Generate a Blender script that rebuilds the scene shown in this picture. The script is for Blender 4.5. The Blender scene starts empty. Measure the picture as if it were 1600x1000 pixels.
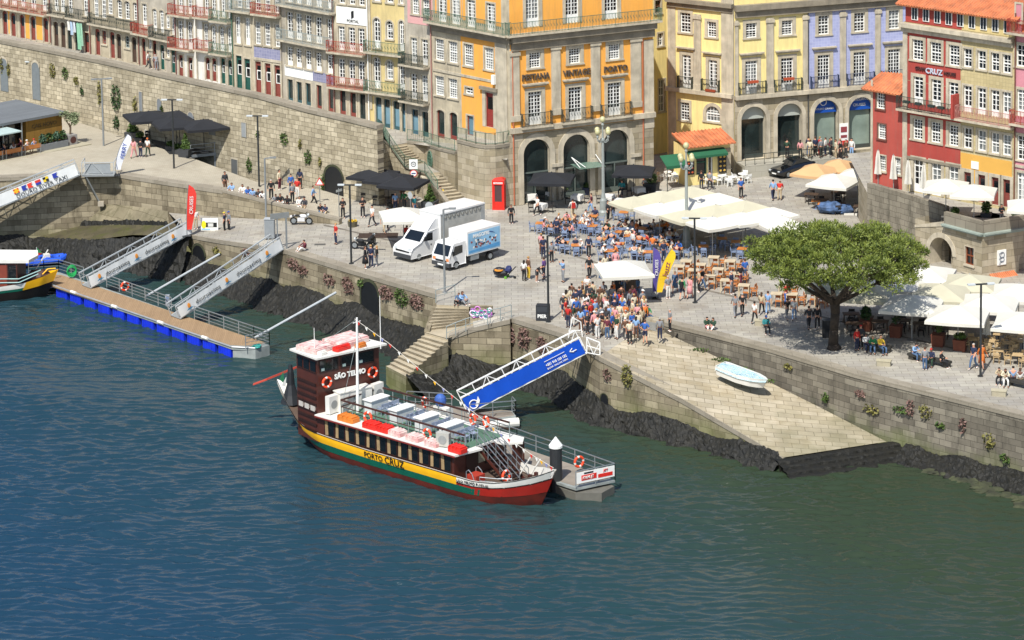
import bpy, math, random
from mathutils import Vector, Matrix
from mathutils.geometry import tessellate_polygon
R=math.radians; pi=math.pi
sc=bpy.context.scene; COL=sc.collection
# ---------------------------------------------------------------- camera, sky, sun, exposure
FPX,CY,ROLL,PITCH,CAMH=4600.0,-208.0,0.014,R(7.33),60.0
Fw=Vector((0,math.cos(PITCH),-math.sin(PITCH)))
_r=Vector((1,0,0)); _u=Vector((0,math.sin(PITCH),math.cos(PITCH)))
Rt=_r*math.cos(ROLL)-_u*math.sin(ROLL); Up=_u*math.cos(ROLL)+_r*math.sin(ROLL)
CAM=Vector((0,0,CAMH))
cd=bpy.data.cameras.new('camera'); cam=bpy.data.objects.new('camera',cd); COL.objects.link(cam)
cd.sensor_fit='HORIZONTAL'; cd.sensor_width=36; cd.lens=FPX/1600*36; cd.shift_y=-(500-CY)/1600
cd.clip_start=1; cd.clip_end=5000
m3=Matrix((Rt,Up,-Fw)).transposed(); cam.matrix_world=Matrix.Translation(CAM)@m3.to_4x4()
sc.camera=cam
SUN_AZ=R(20); SUN_EL=R(54)     # sunlight travels away from the camera, 20 degrees to its right
w=bpy.data.worlds.new('World'); sc.world=w; w.use_nodes=True; nt=w.node_tree
bg=nt.nodes['Background']; sky=nt.nodes.new('ShaderNodeTexSky'); sky.sky_type='NISHITA'
sky.sun_disc=False; sky.sun_elevation=SUN_EL; sky.sun_rotation=SUN_AZ+pi; sky.air_density=1.0; sky.dust_density=1.2
nt.links.new(sky.outputs[0],bg.inputs[0]); bg.inputs[1].default_value=0.11
sd=bpy.data.lights.new('sun','SUN'); sd.energy=4.2; sd.angle=R(.5); sd.color=(1,.965,.9)
sun=bpy.data.objects.new('sun',sd); COL.objects.link(sun)
sun.rotation_euler=Vector((math.sin(SUN_AZ)*math.cos(SUN_EL),math.cos(SUN_AZ)*math.cos(SUN_EL),-math.sin(SUN_EL))).to_track_quat('-Z','Y').to_euler()
sun.location=(0,0,100)
sc.view_settings.view_transform='Standard'; sc.view_settings.look='None'; sc.view_settings.gamma=1
sc.view_settings.exposure=0.46
sc.cycles.max_bounces=5; sc.cycles.sample_clamp_direct=6; sc.cycles.sample_clamp_indirect=4; sc.cycles.use_denoising=True

def ray(px,py):
    return (Fw+Rt*((px-800)/FPX)+Up*(-(py-CY)/FPX))
def P(px,py,z=0.0):
    d=ray(px,py); t=(z-CAMH)/d.z
    return CAM+d*t
def proj(v):
    d=Vector(v)-CAM; k=d.dot(Fw)
    return 800+FPX*d.dot(Rt)/k, CY-FPX*d.dot(Up)/k
def zat(xy,py):
    "height on the vertical line through xy that is seen at picture row py"
    z=0
    for _ in range(5): z+=(proj((xy[0],xy[1],z))[1]-py)/vs(xy)
    return z
def vs(xy):
    a=proj((xy[0],xy[1],0)); b=proj((xy[0],xy[1],1)); return a[1]-b[1]
# ---------------------------------------------------------------- materials
MATS={}
def srgb(c):
    if isinstance(c,str):
        c=tuple(int(c[i:i+2],16)/255 for i in (0,2,4)); c=tuple(x/12.92 if x<=.04045 else ((x+.055)/1.055)**2.4 for x in c)
    return c
def mat(name,col,rough=.7,var=.15,scale=1.5,bump=0,metal=0,spec=.5,bscale=None,col2=None,detail=4,coat=0,streak=0):
    if name in MATS: return MATS[name]
    m=bpy.data.materials.new(name); m.use_nodes=True; n=m.node_tree.nodes; l=m.node_tree.links
    b=n['Principled BSDF']; c=srgb(col)
    b.inputs['Roughness'].default_value=rough; b.inputs['Metallic'].default_value=metal; b.inputs['Specular IOR Level'].default_value=spec
    if coat: b.inputs['Coat Weight'].default_value=coat
    tc=n.new('ShaderNodeTexCoord'); nz=n.new('ShaderNodeTexNoise'); nz.inputs['Scale'].default_value=scale; nz.inputs['Detail'].default_value=detail
    l.new(tc.outputs['Object'],nz.inputs['Vector'])
    rp=n.new('ShaderNodeValToRGB'); rp.color_ramp.elements[0].position=.3; rp.color_ramp.elements[1].position=.7
    lo=col2 and srgb(col2) or tuple(x*(1-var) for x in c); hi=c if col2 else tuple(min(1,x*(1+var)) for x in c)
    rp.color_ramp.elements[0].color=(*lo,1); rp.color_ramp.elements[1].color=(*hi,1)
    l.new(nz.outputs[0],rp.inputs[0]); l.new(rp.outputs[0],b.inputs['Base Color'])
    if streak:
        mp=n.new('ShaderNodeMapping'); mp.inputs['Scale'].default_value=(2.2,2.2,.28); l.new(tc.outputs['Object'],mp.inputs[0])
        n3=n.new('ShaderNodeTexNoise'); n3.inputs['Scale'].default_value=1.2; n3.inputs['Detail'].default_value=6; n3.inputs['Roughness'].default_value=.7; l.new(mp.outputs[0],n3.inputs['Vector'])
        r3=n.new('ShaderNodeMapRange'); r3.inputs[1].default_value=.48; r3.inputs[2].default_value=.72; r3.inputs[4].default_value=streak; l.new(n3.outputs[0],r3.inputs[0])
        q=n.new('ShaderNodeMix'); q.data_type='RGBA'; l.new(r3.outputs[0],q.inputs[0]); l.new(rp.outputs[0],q.inputs[6]); q.inputs[7].default_value=(.16,.14,.11,1); l.new(q.outputs[2],b.inputs['Base Color'])
    if bump:
        bn=n.new('ShaderNodeBump'); bn.inputs['Strength'].default_value=bump; bn.inputs['Distance'].default_value=.05
        n2=n.new('ShaderNodeTexNoise'); n2.inputs['Scale'].default_value=bscale or scale*4; l.new(tc.outputs['Object'],n2.inputs['Vector'])
        l.new(n2.outputs[0],bn.inputs['Height']); l.new(bn.outputs[0],b.inputs['Normal'])
    MATS[name]=m; return m
def brickmat(name,c1,c2,mortar,bw,bh,ms=.02,var=.35,vscale=.35,rough=.85,stain=None,stscale=.25,stamt=.6,bump=.5,green=None,glo=-5,ghi=-3,offset=.5,warp=.04,squash=1.0):
    "coursed masonry in UV metres, with weathering; green = algae colour between two heights"
    if name in MATS: return MATS[name]
    m=bpy.data.materials.new(name); m.use_nodes=True; n=m.node_tree.nodes; l=m.node_tree.links
    b=n['Principled BSDF']; b.inputs['Roughness'].default_value=rough; b.inputs['Specular IOR Level'].default_value=.25
    uv=n.new('ShaderNodeUVMap'); geo=n.new('ShaderNodeNewGeometry')
    nw=n.new('ShaderNodeTexNoise'); nw.inputs['Scale'].default_value=1.3; nw.inputs['Detail'].default_value=2
    l.new(uv.outputs[0],nw.inputs['Vector'])
    sub=n.new('ShaderNodeVectorMath'); sub.operation='SUBTRACT'; l.new(nw.outputs[1],sub.inputs[0]); sub.inputs[1].default_value=(.5,.5,.5)
    mul=n.new('ShaderNodeVectorMath'); mul.operation='SCALE'; l.new(sub.outputs[0],mul.inputs[0]); mul.inputs['Scale'].default_value=warp*4
    add=n.new('ShaderNodeVectorMath'); l.new(uv.outputs[0],add.inputs[0]); l.new(mul.outputs[0],add.inputs[1])
    br=n.new('ShaderNodeTexBrick'); br.offset=offset; br.squash=squash; l.new(add.outputs[0],br.inputs['Vector'])
    br.inputs['Color1'].default_value=(*srgb(c1),1); br.inputs['Color2'].default_value=(*srgb(c2),1); br.inputs['Mortar'].default_value=(*srgb(mortar),1)
    br.inputs['Scale'].default_value=1; br.inputs['Mortar Size'].default_value=ms; br.inputs['Mortar Smooth'].default_value=.3
    br.inputs['Brick Width'].default_value=bw; br.inputs['Row Height'].default_value=bh
    nz=n.new('ShaderNodeTexNoise'); nz.inputs['Scale'].default_value=vscale; nz.inputs['Detail'].default_value=7; nz.inputs['Roughness'].default_value=.65
    l.new(geo.outputs['Position'],nz.inputs['Vector'])
    mr=n.new('ShaderNodeMapRange'); mr.inputs[1].default_value=.3; mr.inputs[2].default_value=.7; mr.inputs[3].default_value=1-var; mr.inputs[4].default_value=1+var*.6
    l.new(nz.outputs[0],mr.inputs[0])
    mx=n.new('ShaderNodeVectorMath'); mx.operation='SCALE'; l.new(br.outputs['Color'],mx.inputs[0]); l.new(mr.outputs[0],mx.inputs['Scale'])
    cur=mx.outputs[0]
    def mixc(cur,fac,c):
        q=n.new('ShaderNodeMix'); q.data_type='RGBA'; l.new(fac,q.inputs[0]); l.new(cur,q.inputs[6]); q.inputs[7].default_value=(*srgb(c),1); return q.outputs[2]
    if stain:
        mp=n.new('ShaderNodeMapping'); mp.inputs['Scale'].default_value=(1,1,.35); l.new(geo.outputs['Position'],mp.inputs[0])
        ns=n.new('ShaderNodeTexNoise'); ns.inputs['Scale'].default_value=stscale*3; ns.inputs['Detail'].default_value=6; ns.inputs['Roughness'].default_value=.7; l.new(mp.outputs[0],ns.inputs['Vector'])
        r2=n.new('ShaderNodeMapRange'); r2.inputs[1].default_value=.48; r2.inputs[2].default_value=.68; r2.inputs[4].default_value=stamt; l.new(ns.outputs[0],r2.inputs[0])
        cur=mixc(cur,r2.outputs[0],stain)
    if green:
        sp=n.new('ShaderNodeSeparateXYZ'); l.new(geo.outputs['Position'],sp.inputs[0])
        ng=n.new('ShaderNodeTexNoise'); ng.inputs['Scale'].default_value=.5; ng.inputs['Detail'].default_value=5; l.new(geo.outputs['Position'],ng.inputs['Vector'])
        ma=n.new('ShaderNodeMath'); ma.operation='MULTIPLY_ADD'; l.new(ng.outputs[0],ma.inputs[0]); ma.inputs[1].default_value=-3.5; l.new(sp.outputs[2],ma.inputs[2])
        r3=n.new('ShaderNodeMapRange'); r3.inputs[1].default_value=glo-1.75; r3.inputs[2].default_value=ghi-1.75; r3.inputs[3].default_value=.85; r3.inputs[4].default_value=0; l.new(ma.outputs[0],r3.inputs[0])
        cur=mixc(cur,r3.outputs[0],green)
    l.new(cur,b.inputs['Base Color'])
    if bump:
        bn=n.new('ShaderNodeBump'); bn.inputs['Strength'].default_value=bump; bn.inputs['Distance'].default_value=.06
        mm=n.new('ShaderNodeMath'); mm.operation='MULTIPLY_ADD'; l.new(nz.outputs[0],mm.inputs[0]); mm.inputs[1].default_value=.6
        iv=n.new('ShaderNodeMath'); iv.operation='SUBTRACT'; iv.inputs[0].default_value=1; l.new(br.outputs['Fac'],iv.inputs[1]); l.new(iv.outputs[0],mm.inputs[2])
        l.new(mm.outputs[0],bn.inputs['Height']); l.new(bn.outputs[0],b.inputs['Normal'])
    MATS[name]=m; return m
def flat(col,rough=.6,metal=0,var=.08):
    k='%s_%s'%(col if isinstance(col,str) else '%.2f%.2f%.2f'%col,rough)
    return mat('paint_'+k+('m' if metal else ''),col,rough,var,3.0,metal=metal)
# ---------------------------------------------------------------- mesh builder
KID={}
def setp(o,parent):
    o.parent=parent; KID.setdefault(parent.name,[]).append(o)
class MB:
    def __init__(s): s.v=[]; s.f=[]; s.m=[]
    def poly(s,pts,m=0):
        k=len(s.v); s.v+=[tuple(p) for p in pts]; s.f.append(tuple(range(k,k+len(pts)))); s.m.append(m); return s
    def mesh(s,vs_,fs,m=0):
        k=len(s.v); s.v+=[tuple(p) for p in vs_]; s.f+=[tuple(i+k for i in f) for f in fs]; s.m+=[m]*len(fs); return s
    def box(s,x0,x1,y0,y1,z0,z1,m=0,rz=0,c=None):
        vs_=[Vector((x,y,z)) for z in (z0,z1) for y in (y0,y1) for x in (x0,x1)]
        if rz:
            c=c or ((x0+x1)/2,(y0+y1)/2); ca,sa=math.cos(rz),math.sin(rz)
            vs_=[Vector((c[0]+(v.x-c[0])*ca-(v.y-c[1])*sa,c[1]+(v.x-c[0])*sa+(v.y-c[1])*ca,v.z)) for v in vs_]
        return s.mesh(vs_,[(0,2,3,1),(4,5,7,6),(0,1,5,4),(2,6,7,3),(0,4,6,2),(1,3,7,5)],m)
    def bar(s,a,b,w=.05,h=None,m=0):
        "rectangular bar between two points"
        a=Vector(a); b=Vector(b); h=h or w; d=(b-a)
        if d.length<1e-6: return s
        d.normalize(); t=d.cross(Vector((0,0,1)))
        if t.length<1e-3: t=Vector((1,0,0))
        t.normalize(); n=t.cross(d); t*=w/2; n*=h/2
        vs_=[a-t-n,a+t-n,a+t+n,a-t+n,b-t-n,b+t-n,b+t+n,b-t+n]
        return s.mesh(vs_,[(0,1,2,3),(7,6,5,4),(0,4,5,1),(1,5,6,2),(2,6,7,3),(3,7,4,0)],m)
    def cyl(s,a,b,r0,r1=None,n=8,m=0,cap=True):
        a=Vector(a); b=Vector(b); r1=r0 if r1 is None else r1; d=(b-a).normalized(); t=d.cross(Vector((0,0,1)))
        if t.length<1e-3: t=Vector((1,0,0))
        t.normalize(); u=d.cross(t); A=[];B=[]
        for i in range(n):
            q=2*pi*i/n; e=t*math.cos(q)+u*math.sin(q); A.append(a+e*r0); B.append(b+e*r1)
        fs=[(i,i+n,(i+1)%n+n,(i+1)%n) for i in range(n)]
        if cap: fs+=[tuple(range(n)),tuple(range(2*n-1,n-1,-1))]
        return s.mesh(A+B,fs,m)
    def tube(s,pts,r,n=6,m=0):
        for a,b in zip(pts,pts[1:]): s.cyl(a,b,r,r,n,m)
        return s
    def lathe(s,prof,n=12,c=(0,0,0),m=0):
        vs_=[];fs=[]
        for r,z in prof:
            for i in range(n): vs_.append((c[0]+r*math.cos(2*pi*i/n),c[1]+r*math.sin(2*pi*i/n),c[2]+z))
        for k in range(len(prof)-1):
            for i in range(n): fs.append((k*n+i,k*n+(i+1)%n,(k+1)*n+(i+1)%n,(k+1)*n+i))
        fs.append(tuple(range(n-1,-1,-1))); fs.append(tuple((len(prof)-1)*n+i for i in range(n)))
        return s.mesh(vs_,fs,m)
    def ell(s,c,r,n=10,k=6,m=0,jit=0,rng=None):
        vs_=[(c[0],c[1],c[2]-r[2])];fs=[]
        for a in range(1,k):
            th=-pi/2+pi*a/k
            for i in range(n):
                j=1+(rng.uniform(-jit,jit) if jit else 0)
                vs_.append((c[0]+r[0]*j*math.cos(th)*math.cos(2*pi*i/n),c[1]+r[1]*j*math.cos(th)*math.sin(2*pi*i/n),c[2]+r[2]*j*math.sin(th)))
        vs_.append((c[0],c[1],c[2]+r[2]))
        for i in range(n): fs.append((0,1+(i+1)%n,1+i)); fs.append((len(vs_)-1,len(vs_)-1-n+i,len(vs_)-1-n+(i+1)%n))
        for a in range(k-2):
            for i in range(n): fs.append((1+a*n+i,1+a*n+(i+1)%n,1+(a+1)*n+(i+1)%n,1+(a+1)*n+i))
        return s.mesh(vs_,fs,m)
    def torus(s,c,Rr,r,ax=(0,0,1),n=16,k=8,m=0,m2=None):
        ax=Vector(ax).normalized(); t=ax.cross(Vector((0,0,1)))
        if t.length<1e-3: t=Vector((1,0,0))
        t.normalize(); u=ax.cross(t); c=Vector(c)
        vs_=[]
        for i in range(n):
            e=t*math.cos(2*pi*i/n)+u*math.sin(2*pi*i/n)
            for j in range(k): vs_.append(c+e*(Rr+r*math.cos(2*pi*j/k))+ax*(r*math.sin(2*pi*j/k)))
        for i in range(n):
            fs=[(i*k+j,((i+1)%n)*k+j,((i+1)%n)*k+(j+1)%k,i*k+(j+1)%k) for j in range(k)]
            mi=m if m2 is None or i%4 else m2
            if i==0: base=len(s.v); s.v+=[tuple(p) for p in vs_]
            for f in fs: s.f.append(tuple(q+base for q in f)); s.m.append(mi)
        return s
    def prism(s,poly,z0,z1,m=0):
        n=len(poly); vs_=[(p[0],p[1],z0) for p in poly]+[(p[0],p[1],z1) for p in poly]
        tr=tessellate_polygon([[Vector((p[0],p[1],0)) for p in poly]])
        fs=[tuple(t) for t in tr]+[tuple(i+n for i in t) for t in tr]+[(i,(i+1)%n,(i+1)%n+n,i+n) for i in range(n)]
        return s.mesh(vs_,fs,m)
    def tri(s,pts,m=0):
        "flat or sloping sheet from an outline of 3D points"
        tr=tessellate_polygon([[Vector((p[0],p[1],0)) for p in pts]])
        return s.mesh(pts,[tuple(t) for t in tr],m)
    def strip(s,A,B,m=0):
        n=len(A); return s.mesh(list(A)+list(B),[(i,i+1,i+1+n,i+n) for i in range(n-1)],m)
    def build(s,name,mats,parent=None,loc=None,rz=0,smooth=False,uv=True,fix=False):
        me=bpy.data.meshes.new(name); me.from_pydata(s.v,[],s.f)
        if not isinstance(mats,(list,tuple)): mats=[mats]
        for q in mats: me.materials.append(q)
        if len(mats)>1: me.polygons.foreach_set('material_index',s.m)
        if smooth: me.polygons.foreach_set('use_smooth',[True]*len(s.f))
        if uv:
            L=me.uv_layers.new(name='UVMap'); d=L.data
            for p in me.polygons:
                nn=p.normal
                if abs(nn.z)>.72:
                    for li in p.loop_indices: c=me.vertices[me.loops[li].vertex_index].co; d[li].uv=(c.x,c.y)
                else:
                    q=math.hypot(nn.x,nn.y) or 1; tx,ty=-nn.y/q,nn.x/q
                    if abs(nn.x)<.02: tx,ty=1,0
                    for li in p.loop_indices: c=me.vertices[me.loops[li].vertex_index].co; d[li].uv=(c.x*tx+c.y*ty,c.z)
        me.update()
        o=bpy.data.objects.new(name,me); COL.objects.link(o)
        if parent is not None: setp(o,parent)
        if loc is not None: o.location=loc
        o.rotation_euler.z=rz
        return o
def tag(o,label=None,cat=None,group=None,kind=None):
    if label:
        o['label']=label; k=len(label.split())
        if k<4 or k>16: print('LABELLEN',k,label)
    if cat: o['category']=cat
    if group: o['group']=group
    if kind: o['kind']=kind
    return o
def empty(name,loc,rz=0,label=None,cat=None,group=None):
    o=bpy.data.objects.new(name,None); COL.objects.link(o); o.location=loc; o.rotation_euler.z=rz; o.empty_display_size=.3
    return tag(o,label,cat,group)
def copy_tree(o,parent=None,loc=None,rz=None,label=None,group=None,scale=None):
    c=o.copy(); COL.objects.link(c)
    if parent is not None: setp(c,parent)
    if loc is not None: c.location=loc
    if rz is not None: c.rotation_euler.z=rz
    if label: tag(c,label)
    if group: c['group']=group
    if scale: c.scale=(scale,)*3 if not isinstance(scale,tuple) else scale
    for ch in KID.get(o.name,[]): copy_tree(ch,c)
    return c
def text(s,size,m,parent=None,loc=(0,0,0),rot=(pi/2,0,0),name='lettering',ext=.015,align='CENTER',sx=1,bold=0):
    cu=bpy.data.curves.new('t','FONT'); cu.body=s; cu.size=size; cu.extrude=ext; cu.align_x=align; cu.align_y='CENTER'; cu.resolution_u=2; cu.offset=bold
    o=bpy.data.objects.new('t',cu); COL.objects.link(o)
    me=bpy.data.meshes.new_from_object(o.evaluated_get(bpy.context.evaluated_depsgraph_get())); bpy.data.objects.remove(o)
    me.materials.clear(); me.materials.append(m)
    q=bpy.data.objects.new(name,me); COL.objects.link(q); (parent is not None and setp(q,parent)); q.location=loc; q.rotation_euler=rot; q.scale=(sx,1,1)
    return q
# shared materials
STONE=brickmat('granite_wall','c0b59c','9c927b','70685a',.8,.4,.016,.3,stain='7a705b',stscale=.6,stamt=.6,bump=1.0,warp=.035)
STONE2=brickmat('dressed_granite','b5aa94','93886f','6b6352',1.1,.5,.012,.22,stain='4f4a40',stscale=.3,stamt=.35,bump=.3,warp=.0)
TRIM=mat('granite_trim','b5ab96',.8,.22,1.1,bump=.2,streak=.5)
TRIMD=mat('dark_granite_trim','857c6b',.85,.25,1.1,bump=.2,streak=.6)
WHITE=mat('white_paint','e6e6e1',.5,.04,2)
PANE2=mat('curtained_glass','8d9290',.2,.5,2.5,spec=.8,col2='3a3f42')
GLASS=mat('window_glass','14181c',.08,.5,.6,spec=.8)
IRON=mat('wrought_iron','2f3a35',.5,.1,3)
IRONR=mat('red_iron','9a3b2c',.6,.15,3)
IRONG=mat('grey_iron','8a9492',.5,.1,3)
GREENI=mat('green_iron','4c6a58',.5,.1,3)
TILE=mat('roof_tile','bd7048',.8,.3,1.2,bump=.3,streak=.35)
STEEL=mat('galvanised_steel','9aa0a3',.4,.12,2,metal=.6)
ALU=mat('pale_aluminium','b9bdbd',.45,.08,2,metal=.3)
BLACK=mat('black_paint','15171a',.5,.2,2)
FAB_W=mat('white_canvas','c9c6bb',.9,.05,.8)
FAB_C=mat('cream_canvas','b5b099',.9,.06,.8)
FAB_B=mat('black_canvas','1b1d22',.9,.15,1.2)
# ================================================================ ground, quay, river
from mathutils import noise
rng=random.Random(7)
WZ=-4.6
PAVE=brickmat('granite_paving','a9a497','98938a','6e6a61',1.0,.6,.016,.22,vscale=.2,stain='83796a',stscale=.1,stamt=.6,bump=.15,warp=0)
ROADM=brickmat('promenade_setts','b0a896','a8a08e','8f8879',.35,.2,.01,.14,vscale=.15,stain='8a7f6e',stscale=.12,stamt=.4,bump=.12,warp=0)
RAMPM=brickmat('slipway_slabs','b9ae98','a2977f','6f6654',1.1,.6,.02,.3,vscale=.35,stain='8d7b5a',stscale=.15,stamt=.5,bump=.25,green='66654a',glo=-5.2,ghi=-2.4,warp=.01)
QWALL=brickmat('quay_masonry','a2977f','756b58','5c5443',1.15,.48,.016,.34,stain='4a4334',stscale=.35,stamt=.7,bump=.6,green='6c7240',glo=-5.0,ghi=-2.2,warp=.01)
QWALL2=brickmat('grey_quay_masonry','8b8475','655f54','46413a',1.0,.42,.016,.25,stain='3c3932',stscale=.4,stamt=.6,bump=.4,green='6a7340',glo=-5.2,ghi=-2.9,warp=.005)
COPE=brickmat('coping_stone','968e7f','8a8273','6b6457',1.6,.9,.012,.15,stain='6f685a',stscale=.4,stamt=.4,bump=.2,warp=0)
m=bpy.data.materials.new('river_water'); m.use_nodes=True; n=m.node_tree.nodes; l=m.node_tree.links; b=n['Principled BSDF']
b.inputs['Roughness'].default_value=.06; b.inputs['IOR'].default_value=1.33; b.inputs['Specular IOR Level'].default_value=.5
geo=n.new('ShaderNodeNewGeometry')
dp=n.new('ShaderNodeVectorMath'); dp.operation='DOT_PRODUCT'; l.new(geo.outputs['Position'],dp.inputs[0])
_a,_b=P(150,900,WZ),P(1050,700,WZ); _d=(_b-_a); _L=_d.length; _d.normalize(); dp.inputs[1].default_value=tuple(_d)
nlow=n.new('ShaderNodeTexNoise'); nlow.inputs['Scale'].default_value=.03; nlow.inputs['Detail'].default_value=3; l.new(geo.outputs['Position'],nlow.inputs['Vector'])
ad=n.new('ShaderNodeMath'); ad.operation='MULTIPLY_ADD'; l.new(nlow.outputs[0],ad.inputs[0]); ad.inputs[1].default_value=14; l.new(dp.outputs['Value'],ad.inputs[2])
mr=n.new('ShaderNodeMapRange'); mr.inputs[1].default_value=_a.dot(_d)+7; mr.inputs[2].default_value=_a.dot(_d)+7+_L; l.new(ad.outputs[0],mr.inputs[0])
cr=n.new('ShaderNodeValToRGB'); cr.color_ramp.elements[0].color=(.010,.036,.066,1); cr.color_ramp.elements[1].color=(.026,.040,.022,1)
e=cr.color_ramp.elements.new(.55); e.color=(.015,.040,.046,1)
l.new(mr.outputs[0],cr.inputs[0]); l.new(cr.outputs[0],b.inputs['Base Color'])
nn=n.new('ShaderNodeTexNoise'); nn.inputs['Scale'].default_value=9; nn.inputs['Detail'].default_value=3; l.new(geo.outputs['Position'],nn.inputs['Vector'])
bn=n.new('ShaderNodeBump'); bn.inputs['Strength'].default_value=.5; bn.inputs['Distance'].default_value=.035; l.new(nn.outputs[0],bn.inputs['Height']); l.new(bn.outputs[0],b.inputs['Normal'])
WATER=m
import numpy as np
def river():
    x0,x1,y0,y1=-52,62,132,258; nx,ny=960,1250
    X_,Y_=np.meshgrid(np.linspace(x0,x1,nx),np.linspace(y0,y1,ny)); Z=np.zeros_like(X_); rs=np.random.RandomState(3)
    def low(s,seed):
        q=np.random.RandomState(seed); r=np.zeros_like(X_)
        for _ in range(9): a=q.uniform(0,6.28); k=6.28/(s*q.uniform(.6,1.8)); r+=np.sin(k*(X_*np.cos(a)+Y_*np.sin(a)*1.5)+q.uniform(0,6.28))
        return r/3
    wx=low(9,5)*.25; wy=low(7,8)*.25
    for _ in range(100):
        wl=np.exp(rs.uniform(np.log(.36),np.log(1.5))) if _%12 else rs.uniform(2.5,5); a=np.radians(rs.normal(82,17)); k=6.28/wl; amp=.0075*wl**1.05 if wl<2 else .006
        g=np.clip(1+.55*low(rs.uniform(8,22),rs.randint(999)),.15,2) if wl<1.6 and _%3==0 else 1
        Z+=amp*g*np.sin(k*((X_+wx)*np.cos(a)+(Y_+wy)*np.sin(a))+rs.uniform(0,6.28))
    Z*=np.clip(.85+.35*low(26,77),.35,1.4)
    co=np.stack([X_,Y_,WZ+Z],-1).reshape(-1,3); i=np.arange(nx*ny).reshape(ny,nx); f=np.stack([i[:-1,:-1],i[:-1,1:],i[1:,1:],i[1:,:-1]],-1).reshape(-1,4)
    me=bpy.data.meshes.new('river'); me.vertices.add(len(co)); me.vertices.foreach_set('co',co.ravel()); me.loops.add(f.size); me.loops.foreach_set('vertex_index',f.ravel().astype(np.int32)); me.polygons.add(len(f)); me.polygons.foreach_set('loop_start',np.arange(0,f.size,4,dtype=np.int32)); me.polygons.foreach_set('loop_total',np.full(len(f),4,dtype=np.int32)); me.update(calc_edges=True); me.polygons.foreach_set('use_smooth',np.ones(len(f),dtype=bool)); me.materials.append(WATER)
    o=bpy.data.objects.new('river',me); COL.objects.link(o); tag(o,kind='structure')
    mb=MB()
    for a,b,c,d in ((-400,x0,-50,420),(x1,400,-50,420),(x0,x1,-50,y0),(x0,x1,y1,420)): mb.poly([(a,c,WZ),(b,c,WZ),(b,d,WZ),(a,d,WZ)])
    tag(mb.build('outer_river',WATER),kind='structure')
river()
# edge of the quay, as (picture x, picture y, height)
E=[(299,367,-1.0),(345,375,-.7),(400,383,-.3),(447,391,0),(600,437,0),(682,460,0)]
E2=[(800,497,0),(882,522,0),(937,557,0)]
RR=[(1012,499,0),(1100,520,0),(1206,547,0),(1337,586,0),(1600,651,0),(1850,716,0),(2400,860,0)]
ep=[P(*q) for q in E]; e2=[P(*q) for q in E2]; rr=[P(*q) for q in RR]
rampL=[P(937,557,0),P(1066,623,-1.75),P(1145,669,-2.9),P(1224,715,-3.9)]
rampR=[P(1012,507,0),P(1180,586,-1.75),P(1280,636,-2.9),P(1385,690,-3.9)]
stT=(P(682,476,0),P(735,479,0)); stair_b=None
def ground(name,pts,m,kind='structure'):
    o=MB().tri(pts).build(name,m); return tag(o,kind=kind)
# plaza, one sheet reaching far behind the houses
far=[Vector((500,300,0)),Vector((500,1600,0)),Vector((-520,1600,0)),Vector((-520,560,0))]
pl=[P(447,391,0),P(600,437,0),P(682,460,0),stT[0],stT[1],P(800,497,0),P(882,522,0),P(937,557,0),P(1012,507,0)]+rr
back=[P(560,301,0),Vector((P(530,342,.5).x,P(530,342,.5).y,0))]
hidden=[P(560,301,0),P(560,200,0)]
ground('plaza_paving',pl+[Vector((500,rr[-1].y,0)),Vector((500,1600,0)),Vector((-520,1600,0)),P(560,150,0)]+back,PAVE)
# lower quay on the left, sloping gently down
def zset(v,z): return Vector((v.x,v.y,z))
PWT=[(262,284,1.7),(348,297,1.6),(400,310,1.35),(460,325,1.0),(530,342,.5)]
A=[P(299,367,-1),P(345,375,-.7),P(400,383,-.3),P(447,391,0),P(447,391,0)]; B_=[zset(P(*q),z) for q,z in zip(PWT,(-1,-.75,-.4,-.15,0))]
o=MB().strip(A,B_)
tag(o.build('lower_quay',PAVE),kind='structure')
# promenade sloping up to the left: front edge L, rear edge W
Wb=[(-160,165,1.9),(0,170,1.9),(66,178,1.9),(125,192,1.8),(200,216,1.7),(298,246,1.5),(400,284,1.0),(505,297,.3),(560,301,0)]
Lp=[zset(P(*q),q[2]-.02) for q in [(-160,281,1.9),(0,277,1.9),(75,274,1.9),(180,271,1.8),(262,284,1.7)]]+[zset(P(*q),z) for q,z in zip(PWT[1:],(1.15,.9,.5,0))]; Wp=[P(*q) for q in Wb]
tag(MB().strip(Lp,Wp).build('promenade',ROADM),kind='structure')
tag(MB().poly([P(200,216,-1.2)+Vector((-1,0,0)),P(410,284,-1.2),P(505,290,-1.2)+Vector((0,14,0)),P(200,216,-1.2)+Vector((-1,16,0))]).build('sunken_passage',PAVE),kind='structure')
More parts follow.
